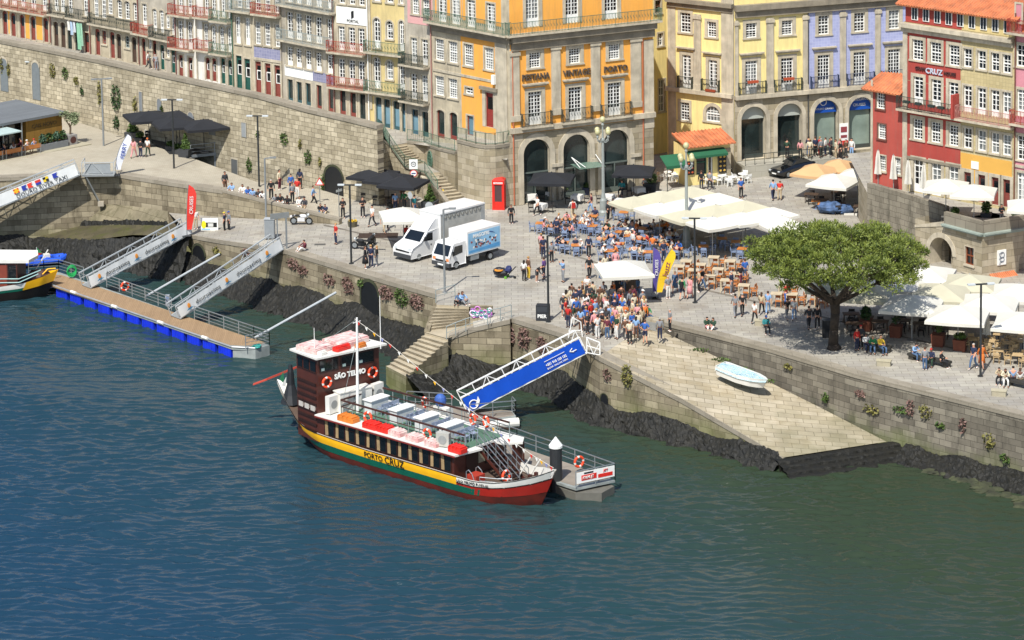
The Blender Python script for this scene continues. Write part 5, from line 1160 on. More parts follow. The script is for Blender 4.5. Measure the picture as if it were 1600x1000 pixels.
# wheelhouse
WH=MB(); WH.mesh([(-2.1,.5,.9),(.3,.12,.9),(1.3,5.0,.9),(-1.5,4.9,.9),(-2.1,.5,6.75),(.3,.12,6.75),(1.3,5.0,6.75),(-1.5,4.9,6.75)],[(0,1,5,4),(1,2,6,5),(2,3,7,6),(3,0,4,7),(4,5,6,7)]); WH=WH.build('wheelhouse',BR,BOAT)
MB().prism([(-2.45,.2),(.6,-.2),(1.75,5.35),(-1.8,5.3)],6.75,6.88).build('wheelhouse_roof',WB,WH)
WZR=-.202
WF=lambda y,o=.06: (.3+(y-.12)*.205+o,y)
for a,b in ((.35,1.75),(2.05,3.1),(3.4,4.65)):
    a-=.12;b-=.12; wn=MB().box(0,.02,a,b,5.75,6.5).build('window',BG,WH,(.3,.12,0),WZR); MB().box(0,.04,a-.06,a,5.7,6.56).box(0,.04,b,b+.06,5.7,6.56).box(0,.04,a,b,5.7,5.75).box(0,.04,a,b,6.5,6.56).build('frame',BR2,wn)
    MB().box(.02,.035,a+.1,a+.35,5.8,6.0).build('paper',flat('8fa3a0'),wn)
side_d=Vector((2.4,-.38,0)).normalized()
def sidebox(u0,u1,z0,z1,m,name,par,d=.03):
    a=Vector((-2.1,.5,0))+side_d*u0; b=Vector((-2.1,.5,0))+side_d*u1; n_=Vector((side_d.y,-side_d.x,0))*d
    return MB().mesh([a+Vector((0,0,z0)),b+Vector((0,0,z0)),b+Vector((0,0,z1)),a+Vector((0,0,z1)),a+n_+Vector((0,0,z0)),b+n_+Vector((0,0,z0)),b+n_+Vector((0,0,z1)),a+n_+Vector((0,0,z1))],[(4,5,6,7),(0,4,7,3),(1,2,6,5),(3,7,6,2),(0,1,5,4)]).build(name,m,par)
for u0,u1 in ((.15,.7),(.85,1.5),(1.65,2.3)): wn=sidebox(u0,u1,5.75,6.45,BG,'window',WH); sidebox(u0-.05,u1+.05,5.67,5.75,BR2,'sill',wn,.05)
for k in range(8): sidebox(.12,2.3,1.5+k*.47,1.5+k*.47+.17,BR2,'louvre',WH,.07)
for k in range(3): sidebox(.25+k*.7,.75+k*.7,3.0,3.35,flat('b9b3ab'),'side_pane',WH,.075)
text('SÃO TELMO',.46,WHITE,WH,(*WF(2.65),5.2),(pi/2,0,pi/2+WZR),'name_lettering',.02,bold=.02)
# items lying on the wheelhouse roof
def raft(s,t,h,L_,W_,H_,m,label,rz=0,group='covered life vests and rafts on the tour boat',name='raft_bag',cat='raft bag'):
    mb=MB(); mb.prism([(-L_/2+.08,-W_/2),(L_/2-.08,-W_/2),(L_/2,-W_/2+.08),(L_/2,W_/2-.08),(L_/2-.08,W_/2),(-L_/2+.08,W_/2),(-L_/2,W_/2-.08),(-L_/2,-W_/2+.08)],0,H_*.75)
    mb.box(-L_/2+.1,L_/2-.1,-W_/2+.08,W_/2-.08,H_*.75,H_)
    for k in range(3): mb.box(-L_/2+.15+k*(L_-.3)/3,-L_/2+.22+k*(L_-.3)/3,-W_/2-.015,W_/2+.015,.02,H_+.02)
    o=mb.build(name,m,None,BW(s,t,h),BRZ+rz); return tag(o,label,cat,group)
PKW=mat('faded_pink_cover','c98f8c',.8,.35,2.5,col2='d9d0c8'); REDB=mat('raft_red','cf2a20',.5,.1,1.5); ORB=mat('raft_orange','c9752a',.6,.15,1.5)
raft(-1.0,1.15,6.9,2.0,1.7,.35,PKW,'faded pink covered raft on the left of the wheelhouse roof'); raft(-.5,3.6,6.9,2.0,2.7,.4,PKW,'larger faded pink covered raft at the back of the wheelhouse roof')
raft(.45,2.3,6.9,.6,1.3,.3,REDB,'bright red box in the middle of the wheelhouse roof edge'); raft(.95,3.6,6.9,.5,.8,.25,ORB,'small tan box right of the red one on the wheelhouse roof'); raft(.2,.7,6.9,.5,.6,.22,WB,'small white case at the front left of the wheelhouse roof',name='case',cat='case')
raft(3.0,.35,2.95,1.5,.8,.38,ORB,'orange raft bag on the boat roof nearest the wheelhouse'); raft(5.3,.35,2.95,1.3,.85,.38,REDB,'bright red raft bag, left of the pair on the boat roof'); raft(6.5,.4,2.95,1.1,.85,.36,REDB,'bright red raft bag, right of the pair on the boat roof')
raft(7.6,.4,2.95,1.1,.85,.34,PKW,'faded pink and white raft bag beside the red pair'); raft(9.2,.4,2.95,1.2,.85,.34,PKW,'faded striped raft bag in the middle of the boat roof'); raft(10.9,.35,2.95,1.1,.8,.34,PKW,'faded pink raft bag beside the grey air conditioner'); raft(13.0,.45,2.95,1.2,.75,.4,REDB,'single red raft bag at the front corner of the boat roof')
def aircon(s,t,h,label,m=WB,L_=.9,W_=.4,H_=.85,rz=0):
    r=empty('air_conditioner',BW(s,t,h),BRZ+rz,label,'air conditioner','air conditioners on the tour boat'); MB().box(-W_/2,W_/2,-L_/2,L_/2,.05,H_).build('casing',m,r)
    MB().cyl((W_/2,0,H_*.52),(W_/2+.02,0,H_*.52),.29,.29,14).build('fan_grille',flat('8b8d8b'),r)
    for y in (-L_/2+.12,L_/2-.12): MB().box(-W_/2,W_/2,y-.03,y+.03,0,.05).build('foot',STEEL,r)
aircon(1.05,.75,2.95,'white air conditioner unit at the left foot of the wheelhouse',H_=1.25); aircon(1.75,4.3,2.95,'white air conditioner unit at the right foot of the wheelhouse',H_=1.4); aircon(11.6,.6,2.95,'grey air conditioner unit on the middle of the boat roof edge',mat('grey_casing','aaa9a1',.6,.1,2),H_=.95,rz=-1.2)
o=empty('deck_locker',BW(1.4,2.5,2.93),BRZ-.2,'long white locker between the two air conditioners','locker'); MB().box(-.45,.35,-1.35,1.2,0,1.35).build('box',WB,o); MB().box(-.5,.4,-1.4,1.25,1.35,1.42).build('lid',WB,o)
# mast and rigging
ms=empty('mast',BW(2.2,2.0,2.93),BRZ,'tall white mast with stays in front of the wheelhouse','mast'); MB().cyl((0,0,0),(.12,0,6.6),.11,.07,8).build('spar',WHITE,ms); MB().bar((.1,-.35,6.3),(.1,.35,6.3),.05).bar((.08,-.2,4.4),(.08,.25,4.4),.05).build('spreader',WHITE,ms)
MB().bar((.1,0,6.5),(-3.0,-1.2,4.0),.025).build('stay',IRONG,ms); MB().bar((.1,0,6.5),(-2.6,2.8,4.0),.025).build('stay',IRONG,ms); MB().bar((.1,0,5.2),(-.6,-1.0,.2),.025).build('stay',IRONG,ms)
MB().cyl((.0,2.3,3.9),(.0,2.3,7.6),.035,.02,6).build('aerial',WHITE,ms); MB().cyl((-2.6,-1.4,4),(-2.6,-1.4,5.7),.03,.02,6).build('aerial',WHITE,ms)
bp=[BW(2.1,2.0,9.4),BW(4.5,2.8,8.0),BW(7.5,3.4,6.2),BW(11,3.3,4.9),BW(14.5,2.9,3.9),BW(17.5,2.7,3.1),BW(19.4,2.6,2.7)]
bo=empty('bunting',bp[0],0,'string of small coloured flags from the mast to the bow of the tour boat','bunting'); MB().tube([p-bp[0] for p in bp],.018,5).build('cord',flat('c9c4b8'),bo)
bc=[REDB,WHITE,YB,flat('7f86b8'),REDB,WHITE,WHITE]
for i in range(26):
    q=along(bp,(i+.5)/26)-bp[0]; MB().mesh([q+Vector((-.1,0,0)),q+Vector((.1,.0,-.0)),q+Vector((.02,.02,-.28))],[(0,1,2)]).build('pennant',bc[i%7],bo)
# roof railings
BRN=mat('brown_rail_wood','3e211b',.5,.2,2)
def roof_rail(pts,label):
    r=empty('deck_railing',BW(0,0,0),BRZ,label,'railing','brown railings on the boat roof'); mb=MB(); mp=MB(); ml=MB()
    for a,b in zip(pts,pts[1:]):
        a=Vector((*a,3.95)); b=Vector((*b,3.95)); mb.bar(a,b,.13,.09); ml.bar(a-Vector((0,0,.45)),b-Vector((0,0,.45)),.05); n_=max(1,int((b-a).length/1.0))
        for i in range(n_+1): q=lerp(a,b,i/n_); mp.bar(q-Vector((0,0,1.0)),q,.045)
    mb.build('top_rail',BRN,r); ml.build('lower_rail',BRN,r); mp.build('post',IRONG,r)
roof_rail([(1.7,.95),(5,.92),(13.2,.95)],'brown wooden railing along the near side of the boat roof'); roof_rail([(1.7,.95),(1.8,4.7)],'brown railing across the boat roof below the mast'); roof_rail([(1.8,4.7),(13.6,4.75)],'brown wooden railing along the far side of the boat roof')
for s,t,h,ax,lb in ((4.4,.82,3.35,(0,1,0),'life ring on the near roof railing, closest to the wheelhouse'),(9.9,.82,3.35,(0,1,0),'life ring on the near roof railing, by the grey air conditioner'),(11.6,4.65,3.6,(.3,1,0),'life ring on the far roof railing, right of two'),(10.4,4.65,3.5,(.3,1,0),'life ring on the far roof railing, left of two'),(*WF(.75,.16),5.0,(1,-.2,0),'life ring on the wheelhouse front, left of the boat name'),(*WF(4.35,.16),5.0,(1,-.2,0),'life ring on the wheelhouse front, right of the boat name'),(15.9,1.9,1.6,(1,0,0),'life ring leaning at the foot of the boat stairs'),(5.6,5.0,3.6,(.3,1,0),'life ring hanging by the blue covered equipment on the far rail')): ring(BW(s,t,h),BRZ,ax,lb,Rr=.33)
# cocktail counters and chairs on the roof
TBW=mat('table_white','c9cccb',.5,.05,2); CBL=mat('pale_blue_steel','9aa5b8',.4,.15,2,metal=.3); 
def chair(name,loc,rz,label,m,group,seatm=None,arm=True,scale=1):
    r=empty(name,loc,rz,label,'chair',group); sm=seatm or m
    for x in(-.2,.2):
        for y in(-.2,.2): MB().bar((x,y,0),(x*.95,y*.95,.44),.035).build('leg',m,r)
    MB().box(-.22,.22,-.22,.22,.43,.46).build('seat',sm,r); mb=MB(); mb.bar((-.2,.21,.45),(-.2,.26,.84),.035).bar((.2,.21,.45),(.2,.26,.84),.035).box(-.21,.21,.23,.27,.62,.82).build('backrest',sm,r)
    if arm: MB().bar((-.24,.22,.64),(-.24,-.16,.64),.035).bar((-.24,-.16,.64),(-.22,-.18,.44),.03).bar((.24,.22,.64),(.24,-.16,.64),.035).bar((.24,-.16,.64),(.22,-.18,.44),.03).build('armrest',m,r)
    return r
bch=None; k4=['nearest the wheelhouse','second from the wheelhouse','third from the wheelhouse','nearest the bow']
for i,(s,t) in enumerate(((2.9,3.1),(5.7,2.7),(8.2,2.55),(10.6,2.4))):
    r=empty('bar_counter',BW(s,t,2.95),BRZ,'white counter table on the boat roof, '+k4[i],'counter','white counters on the boat roof'); MB().box(-.35,.35,-.8,.8,0,.85).build('base',TBW,r); MB().box(-.42,.42,-.9,.9,.86,.92).build('top',WHITE,r)
    for j,(dx,dy,a) in enumerate(((.95,-.5,-pi/2),(.95,.15,-pi/2),(.95,.75,-pi/2),(1.5,-.3,pi/2),(1.5,.5,pi/2))):
        lb='pale blue steel chair in the cluster beside the boat roof counter '+k4[i]
        if bch is None: bch=chair('boat_chair',BW(s+dx,t+dy,2.95),BRZ+a,lb,CBL,'pale blue chairs on the boat roof')
        else: copy_tree(bch,loc=BW(s+dx,t+dy,2.95),rz=BRZ+a+rng.uniform(-.3,.3),label=lb)
# stairs from roof to bow deck
stt=empty('boat_stairs',BW(0,0,0),BRZ,'steep dark stairs with steel handrails from the boat roof to the bow deck','stairs')
S0,S1=Vector((13.3,0,2.95)),Vector((16.1,0,.95))
mb=MB()
for i in range(8): q=lerp(S0,S1,(i+.7)/8); mb.box(q.x-.13,q.x+.13,2.05,3.55,q.z-.03,q.z+.02)
mb.build('tread',BR2,stt); MB().bar((13.3,2.05,2.85),(16.1,2.05,.85),.05,.2).build('stringer',BR,stt); MB().bar((13.3,3.55,2.85),(16.1,3.55,.85),.05,.2).build('stringer',BR,stt)
for y in (2.0,2.75,3.6):
    h_=MB(); h_.bar((13.2,y,3.85),(16.3,y,1.75),.045).bar((13.2,y,3.4),(16.3,y,1.3),.035)
    for i in range(4): q=lerp(Vector((13.2,y,2.95)),Vector((16.3,y,.9)),i/3); h_.bar(q,q+Vector((0,0,.9)),.035)
    h_.build('handrail',STEEL,stt)
# bow fittings
r=empty('bow_bench',BW(14.0,1.0,.95),BRZ,'red box seat with bent steel hoops on the near side of the bow','seat'); MB().box(-.3,.5,-.45,.4,0,.62).build('seat_box',flat('9e3322'),r); MB().tube([(-.3,-.5,0),(-.3,-.5,.8),(-.1,-.5,.95),(.2,-.5,.75),(.5,-.5,.1)],.03).build('hoop',STEEL,r); MB().tube([(-.3,.4,0),(-.3,.4,.8),(-.1,.4,.95),(.2,.4,.75),(.5,.4,.1)],.03).build('hoop',STEEL,r)
r=empty('bow_railing',BW(15.4,1.0,.95),BRZ,'low steel railing curved around the bow stairs','railing'); MB().tube([(-.8,-.2,0),(-.8,-.2,.55),(.3,.3,.55),(1.0,.9,.55),(1.0,.9,0)],.03).tube([(-.8,-.2,.3),(.3,.3,.3),(1.0,.9,.3)],.02).build('tube',STEEL,r)
r=empty('mooring_bitts',BW(17.6,2.6,1.25),BRZ,'brown wooden bitts and coiled rope in the bow','bitts'); 
for y in (-.3,.3): MB().box(-.1,.1,y-.1,y+.1,0,.7).build('post',BR,r)
MB().torus((.5,.1,.1),.22,.06,(0,0,1),10,5).torus((.5,.1,.22),.2,.06,(0,0,1),10,5).build('rope',flat('3f8f83'),r)
for dx in (0,.7): tag(MB().cyl((0,0,0),(.9,.25,1.5),.05,.05,7).build('fender_pole',WB,None,BW(15.6+dx,3.3+dx*.3,1.0),BRZ),'white slanting pole on the bow deck, %s one'%('rear' if dx==0 else 'front'),'pole','white poles on the bow deck')
# lettering on the hull
def hull_text(s_,s,r,size,m,name):
    p=hullpt(s,r,-1); q=hullpt(s+1,r,-1); p2=hullpt(s,r+.1,-1); d=(q-p).normalized()
    return text(s_,size,m,BOAT,(p.x,p.y-.06,p.z),(pi/2+.1,0,math.atan2(d.y,d.x)),name,.012,sx=1.0)
hull_text('PORTO',5.6,.835,.52,BLACK,'hull_lettering'); hull_text('CRUZ',7.6,.835,.62,BLACK,'hull_lettering').scale=(1.1,1.1,1.1)
hull_text('SÃO TELMO P-103-AL',14.6,.9,.26,BLACK,'registration_lettering')
# stern: steering oar, cloth
o=empty('steering_oar',BW(-6.6,2.4,3.5),BRZ,'long red steering oar slanting over the stern','oar'); MB().bar((-.3,-.35,-.1),(1.9,1.6,1.1),.12).build('shaft',flat('9e3a2a'),o); MB().bar((-1.0,-.95,-.45),(-.25,-.3,-.08),.34,.06).build('blade',flat('b1402c'),o)
o=empty('stern_canopy',BW(-5.0,2.6,2.0),BRZ,'tall dark folded cloth with small flags standing at the stern','cloth'); mb=MB(); mb.lathe([(.75,0),(.5,.6),(.28,1.3),(.22,2.2),(.12,2.7)],10); mb.build('cloth',flat('1d2126'),o)
MB().mesh([(-.3,-.3,1.3),(-.2,-.5,2.3),(-.5,-.6,1.7)],[(0,1,2)]).build('flag',flat('2f7a55'),o); MB().mesh([(-.1,-.4,1.2),(.1,-.5,2.0),(-.3,-.6,1.3)],[(0,1,2)]).build('flag',WHITE,o)
o=MB().box(-.25,.25,-.2,.2,0,.3).build('stern_chest',WB,None,BW(-6.0,2.6,3.2),BRZ); bpy.data.objects.remove(o)
lad=empty('stern_ladder',BW(-2.9,1.5,1.6),BRZ,'thin steel ladder on the stern deck beside the wheelhouse','ladder'); MB().bar((0,0,0),(0,0,2.4),.04).bar((.35,-.05,0),(.35,-.05,2.4),.04).build('stile',STEEL,lad); mb=MB(); [mb.bar((0,0,.3*k),(.35,-.05,.3*k),.03) for k in range(1,8)]; mb.build('rung',STEEL,lad)
# blue covered gear on the far rail
o=empty('winch_box',BW(6.8,5.6,2.2),BRZ,'blue covered gear on a white box beside the pontoon','equipment'); MB().box(-.7,.5,-.3,.4,0,1.2).build('box',WB,o); MB().ell((-.3,0,1.6),(.42,.4,.45),10,6).build('blue_cover',mat('blue_cover','34569a',.7,.2,3),o)
# ---------------- pontoons
DECK=brickmat('pontoon_boards','9c8264','92795c','6b5a46',.14,3,.008,.12,bump=.05,warp=0); PSTEEL=mat('weathered_pontoon_steel','8b918e',.6,.2,1.5)
FL=mat('float_blue','1733c8',.4,.15,1.5)
def pontoon(name,poly,z,label,depth=.75,m=DECK):
    o0=Vector((poly[0].x,poly[0].y,0)); r=empty(name,o0,0,label,'pontoon'); pp=[(p.x-o0.x,p.y-o0.y) for p in poly]
    MB().prism(pp,z-.16,z).build('frame',PSTEEL,r); c=Vector((sum(p[0] for p in pp)/len(pp),sum(p[1] for p in pp)/len(pp))); q=[(c.x+(p[0]-c.x)*.97,c.y+(p[1]-c.y)*.93) for p in pp]
    MB().prism(q,z,z+.02).build('deck',m,r); return r,o0
PZ=-3.8
L1=[P(45,428,PZ),P(84,447,PZ),P(362,543,PZ),P(399,545,PZ),P(421,539,PZ),P(398,532,PZ),P(92,425,PZ)]
pr_,po=pontoon('floating_pontoon',L1,PZ,'long floating pontoon with tan deck and blue floats at the left')
a,b=L1[1],L1[2]; d=(b-a); Ln=d.length; d.normalize(); nn=Vector((-d.y,d.x,0)); nf=12
for i in range(nf):
    q=a+d*(Ln*(i+.12)/nf)-po; w_=Ln/nf*.78
    c=[q+nn*.05,q+d*w_+nn*.05,q+d*w_+nn*1.1,q+nn*1.1]; mb=MB(); mb.prism([(v.x,v.y) for v in c],WZ-.3,PZ-.17)
    for k in range(5): e=q+d*(w_*(k+.5)/5)+nn*.03; mb.bar((e.x,e.y,WZ),(e.x,e.y,PZ-.2),.05)
    mb.build('float',FL,pr_)
MB().prism([(v.x-po.x,v.y-po.y) for v in (a+nn*.3,b+nn*.3,b+nn*2.0,a+nn*2.0)],WZ-.3,PZ-.18).build('hull_core',BLACK,pr_)
MB().prism([(v.x-po.x,v.y-po.y) for v in (L1[2]+nn*.1,L1[3],L1[4],L1[5])],WZ-.2,PZ-.16).build('steel_end',PSTEEL,pr_)
MB().tube([v-po+Vector((0,0,.05)) for v in L1[:4]],.07,6).build('edge_tube',mat('pale_tube','a9abab',.4,.1,2,metal=.4),pr_)
for i,t in enumerate((.12,.36,.62,.86)): q=lerp(a,b,t)-po; MB().cyl(q+Vector((0,-.05,.06))-d*.35,q+Vector((0,-.05,.06))+d*.35,.13,.13,8).build('fender',WB,pr_)
def deckrail(pts,label,z=PZ,h=1.05,nr=4,group=None,post=1.8,m=STEEL):
    o0=Vector((pts[0].x,pts[0].y,z)); r=empty('deck_railing',o0,0,label,'railing',group); mb=MB(); mp=MB()
    for a_,b_ in zip(pts,pts[1:]):
        a_=Vector((a_.x-o0.x,a_.y-o0.y,0)); b_=Vector((b_.x-o0.x,b_.y-o0.y,0))
        for k in range(nr): zz=h*(1-k/nr); mb.bar(a_+Vector((0,0,zz)),b_+Vector((0,0,zz)),.055 if k==0 else .035)
        n_=max(1,round((b_-a_).length/post))
        for i in range(n_+1): q=lerp(a_,b_,i/n_); mp.bar(q,q+Vector((0,0,h)),.06)
    mb.build('rail',m,r); mp.build('post',m,r)
deckrail([L1[0],lerp(L1[0],L1[6],.5)+Vector((0,.1,0)),L1[6],P(131,437,PZ)],'grey railing at the far left end of the left pontoon')
deckrail([P(167,449,PZ),P(268,485,PZ)],'grey railing between the two advert gangways on the left pontoon'); deckrail([P(304,499,PZ),P(397,531,PZ),L1[4],P(384,546,PZ)],'grey railing around the right end of the left pontoon')
L2=[P(640,680,PZ),P(900,763,PZ),P(961,750,PZ),P(650,641,PZ)]
p2,po2=pontoon('floating_pontoon',L2,PZ,'boarding pontoon behind the tour boat with a banner at its end',m=mat('grey_deck','857c70',.85,.15,1.5))
MB().prism([(v.x-po2.x,v.y-po2.y) for v in (L2[0]+Vector((0,.3,0)),P(899,768,PZ-.2),P(940,768,PZ-.2),P(960,757,PZ-.2),L2[3])],WZ-.25,PZ-.3).build('pontoon_hull',flat('64625a'),p2)
deckrail([P(700,658,PZ),P(808,695,PZ),L2[2],L2[1]],'grey railing along the far side and end of the boarding pontoon',h=1.1,nr=3)
a,b=L2[1],L2[2]; d=(b-a).normalized(); r=empty('advert_banner',a+Vector((0,-.06,0)),math.atan2(d.y,d.x),'white and red advertising banner on the end railing of the boarding pontoon','banner'); Wd=(b-a).length
MB().box(.05,Wd-.05,-.03,0,.3,1.02).build('sheet',WHITE,r); MB().box(.4,Wd*.52,-.045,-.03,.45,.8).build('red_patch',REDB,r); MB().box(Wd*.56,Wd*.93,-.045,-.03,.42,.66).build('red_patch',REDB,r); text('XTREME JET',.26,WHITE,r,(Wd*.3,-.06,.62),sx=.62); text('JET',.2,REDB,r,(Wd*.75,-.06,.85),sx=1.3); MB().box(.6,1.3,-.045,-.03,.86,.96).build('black_patch',BLACK,r)
deckp=[P(640,650,PZ),P(700,655,PZ),P(806,648,PZ),P(800,640,PZ),P(640,634,PZ)]
p3,po3=pontoon('landing_stage',[P(640,650,PZ),P(730,662,PZ),P(806,650,PZ),P(800,642,PZ),P(640,630,PZ)],PZ+.02,'wooden landing stage at the foot of the blue gangway',m=mat('grey_deck','857c70'))
deckrail([P(636,634,PZ),P(706,638,PZ)],'grey railing beside the blue covered gear on the landing stage',nr=3); deckrail([P(734,655,PZ),P(806,649,PZ),P(800,642,PZ)],'grey railing at the foot of the blue gangway on the landing stage',nr=3)
v=P(756,668,WZ+.25); tag(MB().cyl((0,0,.15),(2.4,.6,.15),.33,.33,12).build('cylinder_float',WB,None,v),'white cylindrical float under the landing stage','float')
v=P(869,750,PZ); r=empty('mooring_pile',Vector((v.x,v.y,-6)),0,'thick black mooring pile with a white conical cap at the boarding pontoon','pile'); MB().cyl((0,0,0),(0,0,4.4),.4,.4,14).build('shaft',flat('2a2c2e'),r); MB().cyl((0,0,4.4),(0,0,4.55),.45,.45,14).cyl((0,0,4.55),(0,0,5.1),.45,.03,14).build('cap',WHITE,r)
ring(P(905,738,PZ)+Vector((0,-.1,.75)),0,(.6,-1,0),'life ring on the end of the boarding pontoon by the advert banner',Rr=.33); ring(P(196,459,PZ)+Vector((0,-.1,.65)),0,(.7,-1,0),'life ring on the railing of the left pontoon',Rr=.33)
v=P(113,434,PZ); r=empty('hose_coil',v+Vector((0,-.1,.75)),0,'bright green hose coiled on the left pontoon railing','hose'); mb=MB(); [mb.torus((0,-.03*k,-.04*k),.34+.03*(k%3),.035,(.5,-1,.1),14,5) for k in range(6)]; mb.build('coil',flat('129a4e'),r)
v=P(400,543,PZ); tag(MB().torus((0,0,.06),.3,.06,(0,0,1),12,5).torus((.1,.1,.14),.25,.05,(0,0,1),12,5).build('rope_coil',flat('2f9a90'),None,v),'turquoise rope coil on the right end of the left pontoon','rope')
for p in ((352,392),): pass
v=P(262,478,PZ); r=empty('power_pedestal',v,0,'small grey power pedestal beside the second gangway','pedestal'); MB().box(-.17,.17,-.12,.12,0,.9).build('casing',flat('9ba0a8'),r); MB().box(-.12,.12,-.135,-.12,.5,.8).build('panel',flat('6d7f9c'),r)
# ---------------- gangways
def gangway(a,b,width,h,label,panel=None,m=ALU,hp=1.0,nseg=8,extra=None,lower=.15):
    "a = lower near bottom corner, b = upper near bottom corner"
    d=b-a; L_=d.length; rz=math.atan2(d.y,d.x); tilt=math.atan2(d.z,math.hypot(d.x,d.y)); r=empty('gangway',a,rz,label,'gangway','gangways down to the pontoons'); r.rotation_euler=(0,-tilt,rz)
    MB().box(0,L_,.04,width,-.06,0).build('walkway',flat('7d8080'),r)
    for y,nm in ((0,'near'),(width,'far')):
        mb=MB(); mb.bar((0,y,h),(L_,y,h),.09).bar((0,y,0),(L_,y,0),.1).bar((0,y,h*.55),(L_,y,h*.55),.05)
        for i in range(nseg+1): x=L_*i/nseg; mb.bar((x,y,0),(x,y,h),.06)
        for i in range(nseg): x0=L_*i/nseg; x1=L_*(i+1)/nseg; mb.bar((x0,y,0),(x1,y,h),.045) if i%2 else mb.bar((x0,y,h),(x1,y,0),.045)
        mb.build('side_truss',m,r)
    if panel: 
        n_=24; mb=MB(); A=[];B_=[]
        for i in range(n_+1): x=.1+(L_-.2)*i/n_; y=-.08-.02*math.sin(i*1.9); A.append((x,y,lower-.1)); B_.append((x,y+.02*math.cos(i*1.3),hp))
        mb.strip(A,B_); mb.strip([Vector(q)+Vector((0,.03,0)) for q in B_],[Vector(q)+Vector((0,.03,0)) for q in A]); mb.build('side_banner',panel,r)
    for s_,x,z,sz,mm,sx in (extra or []): text(s_,sz,mm,r,(x,-.14,z),sx=sx,ext=.008,align='LEFT')
    return r,L_
def emblem(r,x,z,s=1):
    MB().ell((x,-.15,z+.1*s),(.13*s,.02,.2*s),8,5).build('emblem',flat('e0913a'),r); MB().mesh([(x-.3*s,-.15,z-.2*s),(x+.35*s,-.15,z-.18*s),(x+.1*s,-.15,z-.08*s),(x-.1*s,-.15,z-.08*s)],[(0,1,2,3)]).build('emblem_wave',flat('2b7fa8'),r)
BAN=mat('banner_white','dadcda',.6,.06,1.2); 
g1,L_=gangway(P(141,450,PZ+.1),P(300,364,-.85),1.2,1.1,'gangway with white lettered banner from the left pontoon to the red feather flag',BAN,hp=.98)
LT=flat('44484a')
for k in (.1,.46,.82): emblem(g1,L_*k,.5,1.1)
text('douroacima',.5,LT,g1,(L_*.155,-.14,.5),align='LEFT',ext=.008,sx=1.0); text('douroacima',.5,LT,g1,(L_*.54,-.14,.5),align='LEFT',ext=.008,sx=1.0)
g2,L_=gangway(P(281,498,PZ+.1),P(443,389,.05),1.2,1.1,'gangway with white lettered banner from the left pontoon to the grey cabinet',BAN,hp=.98)
for k in (.1,.46,.85): emblem(g2,L_*k,.5,1.1)
text('douroacima',.5,LT,g2,(L_*.16,-.14,.5),align='LEFT',ext=.008,sx=1.05); text('douroacima',.5,LT,g2,(L_*.55,-.14,.5),align='LEFT',ext=.008,sx=1.05)
BLB=mat('banner_blue','0648b4',.5,.06,1)
g3,L_=gangway(P(731,646,PZ+.1),P(917,551,.12),1.7,1.25,'white gangway with a solid blue side banner up to the tour crowd',BLB,WHITE,hp=1.15,nseg=8)
o=MB().torus((L_*.07,-.14,.45),.3,.04,(0,1,0),14,5).build('emblem',WHITE,g3); MB().mesh([(L_*.07+.05,-.15,.3),(L_*.07+.5,-.15,.85),(L_*.07+.5,-.15,.5),(L_*.07+.25,-.15,.2)],[(0,1,2,3)]).build('emblem_sail',WHITE,g3)
text('+351 910 120 132',.24,WHITE,g3,(L_*.68,-.14,.55),align='LEFT',sx=.9,bold=.008); MB().box(L_*.68,L_*.85,-.15,-.13,.84,.87).build('line',WHITE,g3); text('BOOK ONLINE HERE',.17,WHITE,g3,(L_*.68,-.14,.28),align='LEFT',sx=1); text('<',.7,WHITE,g3,(L_*.9,-.14,.65),sx=.8); MB().box(L_*.9,L_*.94,-.15,-.13,.57,.63).build('arrow_shaft',WHITE,g3)
NAV=flat('2a3a86'); ga=P(125,273,2.2); gb=P(-60,347,-1.2)
g0,L_=gangway(gb,ga,1.25,1.15,'gangway with flag symbols on its white banner at the far left',BAN,hp=1.05,nseg=9)
ux=lambda px: (px+60)/185*L_
text('DOURO RIVER TAXI',.5,LT,g0,(ux(27),-.14,.3),align='LEFT',ext=.008,sx=1.02); text('WAY',.42,NAV,g0,(ux(-18),-.14,.85),align='LEFT'); text('RIVER',.42,flat('b8402f'),g0,(ux(-22),-.14,.3),align='LEFT')
FC=[('e6b322','c9392a'),('2a3a9a','2a3a9a'),('e0422f','e0422f'),('c9392a','2a3a9a'),('17191c','e0c022'),('2a3a9a','2a3a9a')]
for i,(px,(c1,c2)) in enumerate(zip((30,43,52,64,76,91),FC)):
    x=ux(px); f=MB().box(x-.24,x+.24,-.15,-.13,.58,1.0) if i not in (1,2,5) else MB().mesh([(x-.24,-.15,.58),(x+.24,-.15,.58),(x+.05,-.15,.79),(x+.24,-.15,1.0),(x-.24,-.15,1.0)],[(0,1,2,3,4)])
    f=f.build('flag_symbol',flat(c1),g0)
    if i==0: MB().box(x-.24,x-.1,-.16,-.15,.58,.7).box(x+.1,x+.24,-.16,-.15,.88,1.0).box(x-.24,x-.1,-.16,-.15,.88,1.0).box(x+.1,x+.24,-.16,-.15,.58,.7).build('corner',flat(c2),f)
    if i==3: MB().box(x-.24,x+.24,-.16,-.15,.58,.78).build('lower_half',flat(c2),f)
    if i==4: MB().box(x,x+.24,-.16,-.15,.79,1.0).box(x-.24,x,-.16,-.15,.58,.79).build('quarter',flat(c2),f)
